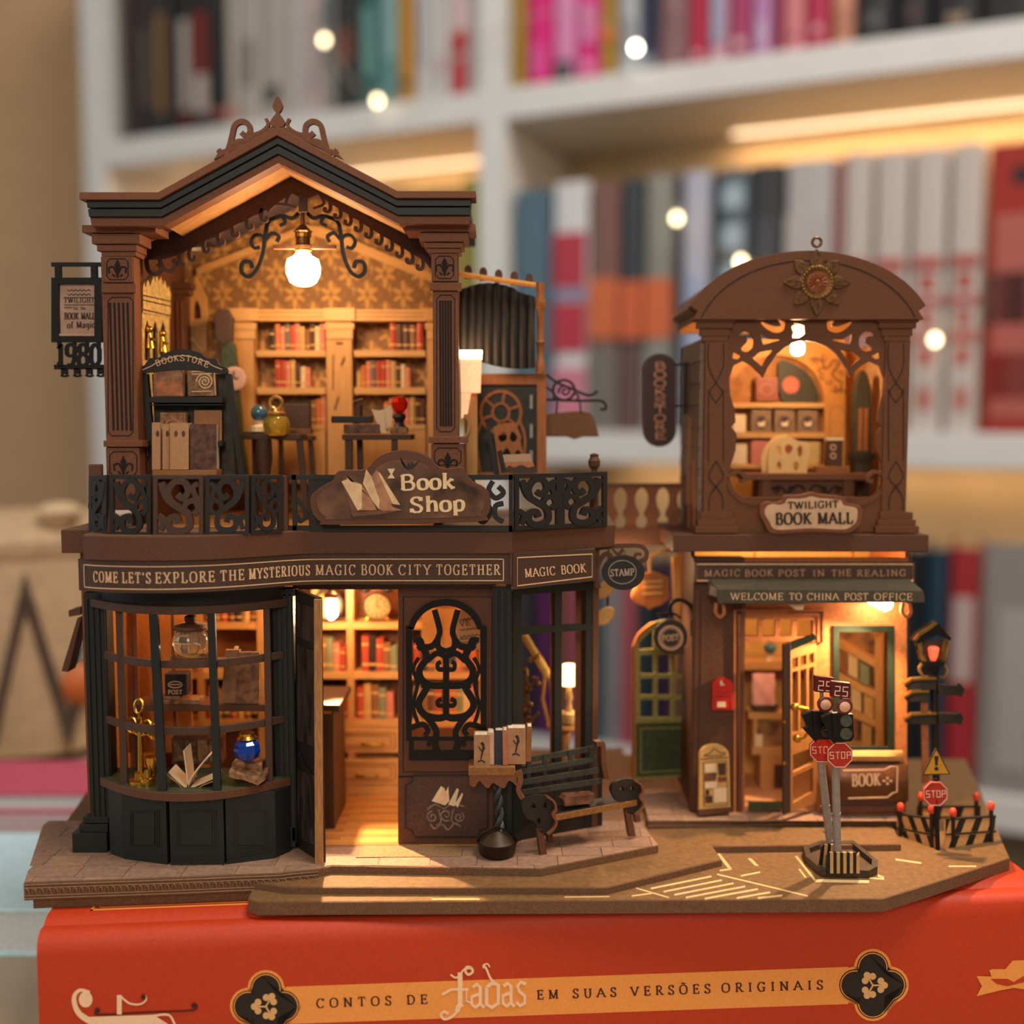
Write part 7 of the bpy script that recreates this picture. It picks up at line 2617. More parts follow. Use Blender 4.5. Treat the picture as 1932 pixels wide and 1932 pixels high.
for i, x in enumerate((1384, 1418, 1462, 1506)):
    t = thing('tin', ['plain cream tin at the near end of the arched shelf', 'grey brown tin with a white animal, first of three', 'grey brown tin with a white animal, middle of three', 'grey brown tin with a white animal, last of three'][i], 'tin', PI(x + 19, 815), 'tins on the arched bookcase')
    m = M()
    m.pb(PI, x, 774 if i else 782, x + (38 if i else 24), 815.6, -4, -26)
    m.go('body', cream if not i else mat('grey_brown_tin', '#84664a', .5, scale=500, amt=.2), t, bevel=1.5)
    if i:
        m = M()
        m.pp(PI, arc(x + 19, 797, 11, 12, 0, 350, 16), -3.4, -4)
        m.go('dark_round_print', umber, t)
        m = M()
        m.pp(PI, [(x + 11, 794), (x + 15, 798), (x + 23, 796), (x + 27, 792), (x + 25, 804), (x + 14, 804)], -2.8, -3.4)
        m.go('animal_print', cream, t)
for x0, x1, y0, mt, lab in ((1380, 1410, 838, cream, 'cream box on the lowest arched shelf'), (1418, 1449, 832, bmat('c0705c'), 'salmon book behind the lattice letter rack'), (1454, 1490, 828, bmat('a0503c'), 'red book behind the lattice letter rack'), (1524, 1548, 834, bmat('c8a464'), 'tan book low on the arched bookcase')):
    m = M()
    m.pb(PI, x0, y0, x1, 875.6, -4, -26)
    tag(m.go('book' if 'book' in lab else 'box', mt, bevel=1), lab, 'book' if 'book' in lab else 'box')
dk = thing('mall_desk', 'brown carved desk standing before the arched bookcase', 'desk', Pl(2370)(1525, 1000))
PDk = Pl(2370)
m = M()
m.pb(PDk, 1404, 893, 1640, 906, 4, -80)
m.go('desktop', walnut, dk, bevel=1.5)
m = M()
m.pb(PDk, 1432, 906, 1612, 1000, -4, -70)
m.go('body', umb2, dk)
m = M()
for k in (1, -1):
    X = lambda x: 1524 + k * x
    m.rib(PDk, smooth([(X(4), 926), (X(14), 916), (X(28), 920), (X(38), 930), (X(52), 918), (X(66), 922), (X(76), 918)], 4), 4, -3.2, -4)
    m.rib(PDk, spiral(X(30), 924, 7, 2, 0, 500, 12), 2.5, -3.2, -4)
    m.rib(PDk, spiral(X(58), 926, 6, 2, 0, 500, 12), 2.5, -3.2, -4)
m.go('carving', groove, dk)
for x in (1437, 1590):
    m = M()
    m.pb(PDk, x, 906, x + 16, 1000, 2, -4)
    m.go('corner_post', umb2, dk)
lr = thing('letter_rack', 'cream lattice cut letter rack standing on the carved desk', 'rack', PDk(1484, 893))
cw = mat('cream_cut_wood', '#e0b878', .5, amt=.08)
m = M()
PLr = Pl(2385)
m.hp(PLr, smooth([(1450, 893), (1449, 860), (1456, 838), (1470, 826), (1490, 824), (1506, 832), (1524, 834), (1528, 850), (1522, 893)], 3) + [], [smooth([(1462, 850), (1470, 840), (1474, 852), (1468, 862)], 2, True), smooth([(1480, 846), (1488, 838), (1496, 846), (1488, 858)], 2, True), smooth([(1504, 846), (1512, 840), (1514, 856), (1508, 864)], 2, True), smooth([(1464, 878), (1470, 870), (1476, 878), (1470, 888)], 2, True), smooth([(1496, 878), (1502, 870), (1508, 878), (1502, 888)], 2, True)], 0, -4)
m.go('front', cw, lr)
m = M()
m.pp(Pl(2405), smooth([(1438, 893), (1436, 862), (1446, 840), (1462, 824), (1484, 819), (1486, 832), (1476, 850), (1470, 893)], 3), 0, -4)
m.go('back', cw, lr)
bk_ = thing('book', 'dark upright book with pale motifs on the carved desk', 'book', PDk(1576, 880))
m = M()
m.pb(Pl(2400), 1561, 830, 1590, 880, 0, -20)
m.go('cover', umber, bk_, bevel=1)
m = M()
m.pb(Pl(2400), 1560, 826, 1591, 831, 1, -21)
m.go('pages', cream, bk_)
m = M()
for y in (844, 860):
    m.rib(Pl(2400), arc(1572, y, 5, 5, 0, 350, 10), 2, .5, 0)
m.go('cover_print', gilt, bk_)
m = M()
m.pb(Pl(2390), 1541, 880, 1604, 893, 0, -34)
tag(m.go('box', prt[3], bevel=1.5), 'flat ochre box lying under the dark upright book', 'box')
gcab = thing('narrow_cabinet', 'narrow dark olive gothic cabinet beside the pierced front upstairs', 'cabinet', Pl(2420)(1628, 960))
m = M()
m.pp(Pl(2420), [(1612, 900), (1613, 760)] + smooth([(1616, 730), (1624, 705), (1629, 698), (1636, 706), (1643, 730)], 3) + [(1645, 760), (1646, 900)], 0, -30)
m.go('case', mat('dark_olive_board', '#3a3624', .55, amt=.3, scale=500), gcab, bevel=1)
m = M()
m.pb(Pl(2420), 1608, 856, 1650, 868, 4, -30)
m.go('ledge', mat('dark_bottle_panel', '#25251a'), gcab)
m = M()
for x in (1619, 1630):
    m.pb(Pl(2420), x, 770, x + 7, 850, 1, 0)
m.go('slot', orange_w, gcab)
m = M()
m.pb(Pl(2420), 1618, 900, 1640, 1000, 0, -24)
m.go('stand', umber, gcab)
# wavy brackets in the lower corners of the opening
for k in (1, -1):
    m = M()
    X = lambda x: 1521.5 + k * (x - 1521.5)
    m.rib(PQU, smooth([(X(1372), 900), (X(1390), 890), (X(1402), 896), (X(1406), 906), (X(1396), 908)], 4), 7, 2, -8)
    m.rib(PQU, smooth([(X(1374), 905), (X(1380), 925), (X(1398), 942), (X(1420), 950), (X(1440), 946)], 4), 8, 2, -8)
    m.go('corner_scroll', umb2, up)
# lamp, sun medallion, plaque
ml = thing('mall_lamp', 'small glowing bulb hanging under the arched top of the second house', 'lamp', Pl(2340)(1506, 620))
PM_ = Pl(2340)
m = M()
c = PM_(1505, 657)
m.lathe(c, [(5, 16), (13, 8), (14, -4), (11, -12), (2, -15)], 16)
m.go('bulb', mat('mall_bulb_glow', (1.0, .65, .36), emit=300, bump=0), ml, smooth=True)
m = M()
m.pp(PM_, [(1496, 616), (1502, 614), (1518, 617), (1518, 634), (1508, 640), (1494, 640), (1500, 628)], 6, -6)
m.go('lit_cap', mat('lamp_cap_glow', (1.0, .66, .3), emit=14, bump=0), ml)
m = M()
m.tube([PM_(1518, 622), PM_(1546, 612)], 1.6, 5)
m.go('wire', wirem, ml)
sm_ = thing('sun_medallion', 'bronze eight rayed sun medallion with a copper centre on the arched top', 'medallion', PQU(1542, 600))
PSm = Pl(2272)
cx, cy = 1541, 533
m = M()
cc_ = PSm(cx, cy)
m.lathe(cc_, [(34, -6), (35, 2), (32, 5), (27, 4)], 30, (0, -1, 0))
m.go('disc', bronze, sm_, smooth=True)
m = M()
m.lathe(cc_, [(21, 4), (21, 6), (8, 6.5), (7, 9), (5, 8), (3, 10), (.5, 10.5)], 26, (0, -1, 0))
for k in range(14):
    a = 2 * math.pi * k / 14
    m.tube([(cc_[0] + 9 * math.cos(a), cc_[1] - 8, cc_[2] + 9 * math.sin(a)), (cc_[0] + 18 * math.cos(a), cc_[1] - 8, cc_[2] + 18 * math.sin(a))], 1.5, 5)
m.go('copper_centre', copper, sm_, smooth=True)
for k in range(26):
    a = 2 * math.pi * k / 26
    m = M()
    m.ball((cc_[0] + 30 * math.cos(a), cc_[1] - 6, cc_[2] + 30 * math.sin(a)), 3, 7, 5)
    m.go('bead', brass, sm_, smooth=True)
for k in range(8):
    a = math.radians(45 * k)
    ca, sa = math.cos(a), -math.sin(a)
    L_ = 64 if k % 2 == 0 else 60
    q = lambda r, s_: (cx + ca * r - sa * s_, cy + sa * r + ca * s_)
    ray_ = sub('sun_ray', sm_)
    m = M()
    out = [q(28, -9), q(38, -13), q(46, -11), q(L_ - 4, -4), q(L_, 0), q(L_ - 4, 4), q(46, 11), q(38, 13), q(28, 9)]
    m.pp(PSm, out, 2, -6)
    m.go('leaf', bronze, ray_, bevel=1.5)
    m = M()
    if k % 2 == 0:
        m.rib(PSm, smooth([q(34, -2), q(50, -5), q(59, 0), q(50, 5), q(34, 2)], 4), 3, 4, 2)
    else:
        m.rib(PSm, spiral(*q(42, 3), 7, 1.5, 45 * k, 520, 18), 2.6, 4, 2)
    m.go('leaf_relief', bronze, ray_)
m = M()
c = PSm(1541, 457)
q_ = [(c[0] + 9 * math.cos(t / 16 * 2 * math.pi), c[1], c[2] + 9 * math.sin(t / 16 * 2 * math.pi)) for t in range(16)]
m.tube(q_, 3, 8, True)
m.go('hanging_loop', bronze, sm_, smooth=True)
pq_ = thing('mall_plaque', 'cream plaque with an ornate brown rim lettered book mall', 'sign', Pl(2262)(1530, 1008))
PP2 = Pl(2262)
pl_o = smooth([(1432, 968), (1436, 952), (1448, 946), (1462, 948), (1474, 944), (1480, 934), (1500, 934), (1516, 932), (1530, 928), (1546, 932), (1570, 934), (1592, 938), (1596, 948), (1612, 952), (1624, 956), (1626, 972), (1622, 990), (1608, 1002), (1590, 1006), (1530, 1003), (1470, 1007), (1450, 1003), (1442, 988)], 3, True)
m = M()
m.pp(PP2, pl_o, 4, -8)
m.go('rim', walnut, pq_, bevel=1.5)
m = M()
m.pp(PP2, [(1530 + (x - 1530) * .9, 969 + (y - 969) * .80) for x, y in pl_o], 4.8, 4)
m.go('face', mat('cream_plaque_face', '#c9a27c', .55, scale=300, amt=.12), pq_)
m = M()
write(m, 'TWILIGHT', on(PP2, 1486, 960, 1580, 957, 5.6), cap=13, width=94, thick=.24, thin=.14, serif=.14)
write(m, 'BOOK MALL', on(PP2, 1463, 989, 1608, 987, 5.6), cap=21, width=144, thick=.22, thin=.12, serif=.14)
m.go('lettering', ink, pq_)
# vertical pill shaped sign
ps_ = thing('pill_sign', 'upright pill shaped dark brown sign with stacked pale letters', 'sign', Pl(2440)(1244, 843))
PV2 = Pl(2440)
m = M()
m.pp(PV2, arc(1244, 698, 31, 31, 0, 180, 16) + arc(1244, 812, 31, 31, 180, 360, 16), 5, -7)
m.go('board', mat('plum_brown_sign', '#3a221a', .55, scale=900, amt=.25), ps_, bevel=1.5)
m = M()
m.rib(PV2, arc(1244, 698, 27, 27, 0, 180, 14) + arc(1244, 812, 27, 27, 180, 360, 14), 1.4, 5.6, 5, closed=True)
m.go('rim_line', walnut_d, ps_)
m = M()
for i, ch in enumerate('BOOKSTORE'):
    y = 697 + i * 16.4
    write(m, ch, on(PV2, 1234, y, 1256, y, 5.8), cap=13, width=21, thick=.24, thin=.14, serif=.12)
m.go('lettering', mat('salmon_letter', '#c08060', .5), ps_)
m = M()
for y in (688, 766):
    m.pb(PV2, 1272, y - 2, 1300, y + 2, -2, -6)
m.pb(PV2, 1290, 684, 1297, 782, -1, -9)
m.go('bracket', iron, ps_)

# ---------------------------------------------------------------- post office front
WX0, WX1 = PQ(1305, 1300)[0], PQ(1711, 1300)[0]
zfl = ZP + 10
amberw = mat('warm_amber_board', '#ac6838', .6, scale=900, amt=.2)
brw = mat('deep_brown_board', '#56341f', .6, scale=1500, amt=.3, bump=.2)
front = sub('shop_front', post_h)
m = M()
m.hp(PQ, [(1400, 1052), (1711, 1052), (1711, 1532), (1400, 1532)], [rect(1402, 1206, 1540, 1531), rect(1402, 1166, 1532, 1200), rect(1580, 1190, 1676, 1410)], 0, -10)
m.go('wall_board', amberw, front)
m = M()
m.pb(PQ, 1305, 1052, 1400, 1532, 4, -30)
m.go('corner_wall', brw, front, bevel=.8)
for x0, x1, d in ((1308, 1316, 7), (1319, 1324, 7), (1384, 1390, 6), (1394, 1402, 8)):
    m = M()
    m.pb(PQ, x0, 1110, x1, 1532, d, 0)
    m.go('corner_moulding', brw if x0 < 1390 else walnut_d, front, bevel=.5)
for q, d in ((0, 8), (9, 6), (17, 4)):
    m = M()
    m.rib(PQ, [(1385 + q, 1540), (1385 + q, 1150 + q), (1552 - q, 1150 + q), (1552 - q, 1210)], 4, d, 0)
    m.go('door_moulding', amberw, front)
m = M()
for x in (1430, 1462, 1494):
    m.pb(PQ, x, 1166, x + 10, 1200, 0, -8)
m.pb(PQ, 1402, 1200, 1540, 1210, 2, -8)
m.go('transom_bar', amberw, front)
for x0 in (1402, 1440, 1472, 1504):
    m = M()
    m.pb(PQ, x0, 1166, x0 + 28, 1200, -6, -7)
    m.go('transom_pane', gl, front)
# interior shell
m = M()
m.box(WX0, WX1, 2310, 2550, zfl - 9, zfl)
m.go('tiled_floor', mat('pinkish_floor', '#c48a5c', .5, amt=.12, scale=300), post_h)
m = M()
m.box(WX0, WX1, 2540, 2550, zfl, zb2_)
m.go('papered_wall', mat('yellow_wallpaper', '#d4aa5c', .7, amt=.12, scale=400), post_h)
m = M()
m.box(WX0, WX0 + 8, 2330, 2545, zfl, zb2_)
m.go('side_wall', brw, post_h)
m = M()
m.box(WX1 - 8, WX1, 2310, 2545, zfl, zb2_)
m.go('side_wall', amberw, post_h)
# step at the door
m = M()
m.pb(Pl(2290), 1414, 1516, 1478, 1528, 0, -16)
m.go('door_step', bottle, post_h)
# fascia and awning
fs = thing('fascia_sign', 'straight brown fascia sign lettered magic book post over the awning', 'sign', Pl(2282)(1518, 1097))
PF2 = Pl(2282)
m = M()
m.pb(PF2, 1310, 1061, 1725, 1098, 4, -8)
m.go('board', umber, fs, bevel=.6)
m = M()
m.rib(PF2, rect(1314, 1064, 1721, 1095), 2.4, 4.8, 4, closed=True)
m.go('border_line', gilt, fs)
m = M()
for tx, a, b in (('MAGIC', 1329, 1395), ('BOOK', 1405, 1457), ('POST', 1468, 1518), ('IN', 1533, 1554), ('THE', 1568, 1604), ('REALING', 1616, 1707)):
    write(m, tx, on(PF2, a, 1087, b, 1086, 5), cap=12, width=b - a, thick=.17, thin=.09, serif=.14, gap=.3)
m.go('lettering', mat('dim_gilt', '#b98a66', .5), fs)
aw = thing('awning_sign', 'green brown slanted awning with a lettered front board over the post office door', 'awning', Pl(2225)(1540, 1137))
PAW = Pl(2225)
olive = mat('olive_brown_paint', '#4a4230', .5, amt=.25, scale=900)
m = M()
m.pp(PAW, [(1352, 1111), (1741, 1114), (1744, 1136), (1354, 1138)], 4, -3)
m.go('front_board', olive, aw, bevel=.6)
m = M()
a0, a1 = PAW(1352, 1111), PAW(1741, 1114)
b0, b1 = Pl(2280)(1336, 1092), Pl(2280)(1715, 1092)
m.loft([a0, a1, b1, b0], [(p[0], p[1], p[2] - 4) for p in (a0, a1, b1, b0)])
m.go('slanted_top', olive, aw)
m = M()
m.loft([a0, b0, Pl(2278)(1334, 1122), PAW(1352, 1126)], [(p[0] + 3, p[1], p[2]) for p in (a0, b0, Pl(2278)(1334, 1122), PAW(1352, 1126))])
m.go('cheek_board', mat('grey_card', '#6e6258', .6), aw)
m = M()
for tx, a, b in (('WELCOME', 1378, 1476), ('TO', 1488, 1511), ('CHINA', 1522, 1581), ('POST', 1592, 1636), ('OFFICE', 1648, 1719)):
    write(m, tx, on(PAW, a, 1131 + (a - 1377) * .002, b, 1131 + (b - 1377) * .002, 5), cap=13, width=b - a, thick=.15, thin=.07, serif=.11, gap=.2)
m.go('lettering', gilt, aw)
for x in (1352, 1704):
    m = M()
    m.rib(Pl(2240), smooth([(x, 1138), (x - 2, 1154), (x + 6, 1164), (x + 14, 1156), (x + 12, 1140)], 4), 6, 2, -6)
    m.go('hook_bracket', amberw, aw)
bl_ = thing('porch_lamp', 'bright small lamp glowing under the awning of the post office', 'lamp', Pl(2250)(1660, 1154))
m = M()
m.pp(Pl(2248), [(1640, 1139), (1684, 1137), (1680, 1148), (1668, 1153)], 5, -16)
m.go('bulb', mat('porch_glow', (1.0, .65, .37), emit=120, bump=0), bl_)
m = M()
spot('porch_beam', Pl(2238)(1662, 1156), (560, 2060, Z0), .38, 150)
m = M()
m.pp(Pl(2250), [(1484, 1139), (1518, 1139), (1514, 1150), (1502, 1150)], 4, -10)
tag(m.go('cable_clip', cream), 'cream folded clip under the middle of the awning', 'clip')
# room behind the door
PI2 = Pl(2470)
sh = thing('wall_shelf', 'amber wall shelf across the post office back wall', 'shelf', PI2(1450, 1264))
m = M()
m.pb(PI2, 1380, 1250, 1600, 1264, 0, -60)
m.go('board', honey, sh)
m = M()
m.pb(PI2, 1380, 1264, 1600, 1290, -40, -60)
m.go('bracket_board', walnut, sh)
c = PI2(1457, 1226, -20)
gb = thing('globe', 'small shiny teal ball on the post office wall shelf', 'ornament', PI2(1457, 1250))
m = M()
m.ball(c, 14, 16, 10)
m.go('ball', mat('teal_glaze', '#2f6f78', .12, amt=.3, scale=200, coat=.6), gb, smooth=True)
m = M()
m.lathe((c[0], c[1], PI2(1457, 1249.5)[2] + .5), [(11, 0), (8, 5), (7, 14)], 10)
m.go('stand', cream, gb)
PI3 = Pl(2420)
cu = thing('cushion', 'pink quilted cushion propped on the post office side cupboard', 'cushion', PI3(1442, 1340))
m = M()
rows = [[PI3(1424 + 42 * u - 4 * v + 8 * v * 0, 1276 + 54 * v, 6 * math.sin(math.pi * u) * math.sin(math.pi * v) + 2 * math.cos(9 * u) * math.cos(9 * v) - 20 + 20 * v) for u in [i / 12 for i in range(13)]] for v in [j / 12 for j in range(13)]]
m.grid(rows, (0, 12, 0))
m.go('pad', mat('pink_quilt', '#d89a88', .8, amt=.1, scale=300), cu, smooth=True)
m = M()
m.pp(PI3, [(1416, 1330), (1470, 1330), (1462, 1343), (1424, 1343)], 2, -20)
m.go('dark_base', umber, cu, bevel=2)
cp_ = thing('side_cupboard', 'stepped honey coloured cupboard with shelves inside the post office', 'cupboard', PI3(1440, 1500))
for y0, y1, x0, x1, mt in ((1344, 1356, 1412, 1480, honey), (1410, 1424, 1418, 1480, honey), (1356, 1410, 1420, 1428, honey_v), (1424, 1496, 1434, 1480, honey_v)):
    m = M()
    m.pb(PI3, x0, y0, x1, y1, 2, -60)
    m.go('board', mt, cp_, bevel=.8)
m = M()
m.pb(PI3, 1428, 1362, 1478, 1410, -8, -10)
m.go('recess_picture', mat('sepia_picture', '#7a5430', .6, amt=.6, scale=200, col2='#c09050'), cp_)
m = M()
m.pb(PI3, 1460, 1442, 1480, 1486, 3, 2)
m.go('door_picture', umber, cp_)
m = M()
m.pb(PI3, 1424, 1385, 1438, 1409, 4, 1)
tag(m.go('frame_card', cream, bevel=1), 'small cream card on the cupboard shelf', 'card')
# open door with lattice glazing
DP = Pl2(1486, 1380, 2232, 1546, 1380, 2292)
pd = sub('door', post_h, 'open post office door with lattice panes')
m = M()
m.hp(DP, [(1490, 1226), (1540, 1214), (1540, 1516), (1490, 1532)], [[(1495, 1242), (1506, 1239), (1506, 1258), (1495, 1262)], [(1510, 1238), (1522, 1235), (1522, 1254), (1510, 1257)], [(1526, 1234), (1536, 1231), (1536, 1250), (1526, 1253)], [(1495, 1268), (1506, 1265), (1506, 1380), (1495, 1384)], [(1510, 1264), (1522, 1261), (1522, 1376), (1510, 1379)], [(1526, 1260), (1536, 1257), (1536, 1370), (1526, 1374)], [(1496, 1424), (1534, 1410), (1534, 1440), (1496, 1458)], [(1496, 1466), (1534, 1448), (1534, 1494), (1496, 1516)]], 0, -7)
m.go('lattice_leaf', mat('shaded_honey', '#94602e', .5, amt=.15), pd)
m = M()
m.pp(Pl(2230), [(1477, 1216), (1491, 1212), (1491, 1530), (1477, 1536)], 4, -8)
m.go('leaf_edge', umber, pd, bevel=.8)
m = M()
m.pp(Pl(2234), [(1491, 1212), (1536, 1196), (1540, 1206), (1491, 1228)], 0, -6)
m.go('leaf_top', bottle, pd)
m = M()
m.ball(Pl(2222)(1500, 1334), 9, 12, 8)
m.tube([Pl(2222)(1500, 1334), Pl(2230)(1524, 1338)], 4, 7)
m.ball(Pl(2222)(1504, 1393), 9, 12, 8)
m.go('knob', brass, pd, smooth=True)
m = M()
m.tube([Pl(2222)(*p) for p in smooth([(1504, 1393), (1518, 1390), (1528, 1372), (1530, 1350)], 4)], 3, 7)
m.go('pull', brass, pd, smooth=True)
for y in (1362, 1440):
    m = M()
    m.ball(Pl(2226)(1480, y), 4, 8, 6)
    m.go('hinge', brass, pd)
# shop window with green frame
wf = sub('window', post_h)
m = M()
m.hp(PQ, rect(1571, 1180, 1686, 1418), [rect(1582, 1192, 1674, 1408)], 5, -4)
m.go('frame', mat('dark_green_frame', '#1c281a', .5, amt=.25), wf, bevel=.6)
m = M()
m.pb(PQ, 1582, 1192, 1674, 1408, -3, -4)
m.go('pane', gl, wf)
wb = thing('window_bookcase', 'honey coloured bookcase slanting behind the green framed window', 'bookcase', Pl(2400)(1625, 1420))
PWb = Pl2(1560, 1300, 2420, 1690, 1300, 2350)
for q in ([(1572, 1200), (1668, 1254), (1668, 1268), (1572, 1216)], [(1572, 1262), (1668, 1312), (1668, 1326), (1572, 1278)], [(1572, 1322), (1668, 1366), (1668, 1378), (1572, 1336)], [(1572, 1384), (1668, 1416), (1668, 1428), (1572, 1398)]):
    m = M()
    m.pp(PWb, q, 4, -24)
    m.go('shelf_board', honey, wb)
m = M()
m.pp(PWb, [(1652, 1200), (1668, 1196), (1668, 1430), (1652, 1430)], 8, -24)
m.go('upright', honey_v, wb)
m = M()
m.pp(PWb, rect(1560, 1180, 1690, 1440), -22, -26)
m.go('back', mat('sepia_picture', '#7a5430'), wb)
for i, (x, y, h, cc2) in enumerate(((1580, 1264, 40, 'w'), (1600, 1275, 42, 'c'), (1622, 1288, 40, 'e'), (1582, 1326, 40, 't'), (1606, 1338, 42, 'c'), (1630, 1350, 40, 't'), (1580, 1386, 40, 'c'), (1600, 1396, 44, 'w'), (1626, 1404, 40, 't'))):
    m = M()
    m.pp(PWb, [(x, y - h), (x + 18, y - h + 9), (x + 18, y + 6), (x, y - 2)], 1, -14)
    tag(m.go('book', bmat(icol[cc2][0]), bevel=.6), f"{icol[cc2][1]} book, {ORD[i % 3]} on the {['upper', 'middle', 'lower'][i // 3]} slanting shelf behind the green window", 'book', 'books behind the green window')
# bulging counter lettered BOOK
cn = thing('bow_counter', 'bulging brown counter with a gilt border under the green framed window', 'counter', Pl(2270)(1635, 1532))


def bow(pl_y, x0, x1, y0, y1, sag, prof, mt, nm, prj=0):
    m = M()
    rows = []
    for v, bul in prof:
        row_ = []
        for i in range(15):
            u = i / 14
            x = x0 + (x1 - x0) * u
            Yd = pl_y - sag * (1 - (2 * u - 1) ** 4) - bul
            row_.append(Pl(Yd)(x, y0 + (y1 - y0) * v))
        rows.append(row_)
    m.grid(rows, (0, 9, 0))
    return m.go(nm, mt, cn, smooth=True)


bow(2290, 1567, 1704, 1418, 1436, 24, [(0, 0), (.5, 5), (1, 0)], honey, 'counter_rim')
bow(2290, 1572, 1698, 1434, 1444, 14, [(0, 0), (1, 0)], walnut_d, 'neck')
bow(2290, 1556, 1714, 1442, 1512, 22, [(0, 0), (.25, 12), (.55, 16), (.85, 10), (1, 2)], mat('glossy_brown_board', '#5a361e', .35, scale=900, amt=.25), 'drum')
bow(2290, 1560, 1708, 1510, 1532, 18, [(0, 0), (.4, 2), (.5, 8), (1, 8)], walnut_d, 'plinth')
PCn = Pl(2250)
m = M()
m.rib(PCn, [(1590, 1454), (1668, 1452), (1680, 1446), (1693, 1446), (1692, 1494), (1684, 1496), (1674, 1504), (1600, 1506)], 2.6, 1, 0)
m.go('border_line', gilt, cn)
m = M()
write(m, 'BOOK', on(PCn, 1608, 1483, 1660, 1481, 1), cap=22, width=52, thick=.17, thin=.09, serif=.13, gap=.22)
for k in range(4):
    a = math.radians(90 * k)
    m.pp(PCn, [(1674 + 2 * math.cos(a), 1473 + 2 * math.sin(a)), (1674 + 8 * math.cos(a + .4), 1473 + 6 * math.sin(a + .4)), (1674 + 10 * math.cos(a), 1473 + 8 * math.sin(a)), (1674 + 8 * math.cos(a - .4), 1473 + 6 * math.sin(a - .4))], 1.4, .8)
m.go('lettering', gilt, cn)
# red letter box
mb = thing('letter_box', 'small red wall letter box with a cream label beside the post office door', 'mailbox', PQ(1363, 1341))
PMb = Pl(2284)
redp = mat('letter_box_red', '#c4261a', .4, amt=.1, scale=600)
m = M()
m.pp(PMb, [(1344, 1340), (1344, 1294)] + arc(1363.5, 1294, 20, 14, 180, 0, 14) + [(1384, 1340)], 0, -14)
m.go('body', redp, mb, bevel=1.5)
m = M()
m.pb(PMb, 1350, 1300, 1378, 1304, 3, 0)
m.go('slot_hood', redp, mb, bevel=.8)
m = M()
m.pb(PMb, 1353, 1324, 1369, 1334, .8, 0)
m.pp(PMb, [(1358, 1286), (1362, 1283), (1364, 1290), (1368, 1292), (1360, 1294)], .8, 0)
m.go('label', cream, mb)
m = M()
m.rib(PMb, rect(1349, 1314, 1379, 1337), 1.6, .8, 0, closed=True)
m.go('door_line', mat('deep_red', '#8e180f', .4), mb)
# notice board
nb_ = thing('notice_board', 'cream round topped notice board with pinned clippings at the post office corner', 'board', Pl(2270)(1348, 1535))
PN = Pl2(1320, 1470, 2262, 1378, 1470, 2278)
bo = [(1319, 1528), (1320, 1428)] + arc(1348, 1426, 28, 22, 178, 2, 14) + [(1376, 1426), (1378, 1524)]
m = M()
m.pp(PN, bo, 0, -8)
m.go('board', mat('pale_notice_wood', '#c79a5a', .55, amt=.12), nb_, bevel=.8)
m = M()
m.rib(PN, smooth([(1330, 1424), (1340, 1420), (1348, 1412), (1358, 1420), (1368, 1420), (1364, 1425), (1332, 1426)], 3, True), 1.5, .6, 0, closed=True)
m.rib(PN, [(1322, 1432), (1375, 1429)], 1.5, .6, 0)
m.rib(PN, [(1327, 1438), (1371, 1435), (1373, 1518), (1328, 1521)], 1.4, .6, 0, closed=True)
m.go('board_line', walnut_d, nb_)
for i, (q, mt) in enumerate((([(1330, 1442), (1350, 1441), (1350, 1456), (1330, 1457)], cream), ([(1354, 1440), (1369, 1439), (1369, 1462), (1356, 1463)], umber), ([(1329, 1460), (1352, 1458), (1350, 1472), (1329, 1473)], prt[4]), ([(1354, 1466), (1370, 1465), (1370, 1474), (1355, 1475)], walnut), ([(1330, 1476), (1352, 1475), (1352, 1486), (1330, 1487)], cream), ([(1331, 1490), (1338, 1490), (1338, 1500), (1331, 1500)], umber), ([(1330, 1502), (1344, 1501), (1344, 1514), (1331, 1515)], umber), ([(1346, 1488), (1371, 1486), (1371, 1512), (1347, 1514)], cream))):
    m = M()
    m.pp(PN, q, .9 + .05 * i, .3)
    m.go('clipping', mt, nb_)
m = M()
m.pp(PN, [(1317, 1527), (1380, 1522), (1380, 1532), (1318, 1538)], 3, -14)
m.go('foot', walnut_d, nb_)
# round POST sign
po_ = thing('round_sign', 'round dark hanging sign with a pale toothed ring lettered post', 'sign', Pl(2310)(1265, 1233))
PR_ = Pl(2310)
m = M()
m.pp(PR_, arc(1265, 1201, 32, 32, 0, 352, 44), 3, -5)
m.go('board', mat('plum_black_board', '#2a1f18', .5, scale=900, amt=.25), po_, bevel=.8)
m = M()
tk = mat('pale_tan_print', '#b98e6a', .5)
m.rib(PR_, arc(1265, 1203, 22, 22, 0, 352, 40), 3.4, 3.8, 3, closed=True)
for k in range(28):
    a = 2 * math.pi * k / 28
    m.rib(PR_, [(1265 + 16.5 * math.cos(a), 1203 + 16.5 * math.sin(a)), (1265 + 21 * math.cos(a), 1203 + 21 * math.sin(a))], 2, 3.8, 3)
m.go('toothed_ring', tk, po_)
m = M()
write(m, 'POST', on(PR_, 1250, 1209, 1282, 1207, 4), cap=11, width=30, thick=.2, thin=.14, serif=0)
m.go('lettering', tk, po_)
m = M()
m.rib(PR_, smooth([(1308, 1200), (1308, 1158), (1300, 1140), (1284, 1132), (1270, 1136), (1264, 1150), (1268, 1164)], 4), 7, 2, -5)
m.rib(PR_, smooth([(1240, 1160), (1258, 1158), (1272, 1158), (1284, 1166)], 4), 4, 2, -5)
m.rib(PR_, smooth([(1246, 1168), (1250, 1160), (1262, 1164)], 3), 4, 2, -5)
m.pb(PR_, 1303, 1170, 1316, 1200, 3, -6)
m.go('bracket', iron, po_)
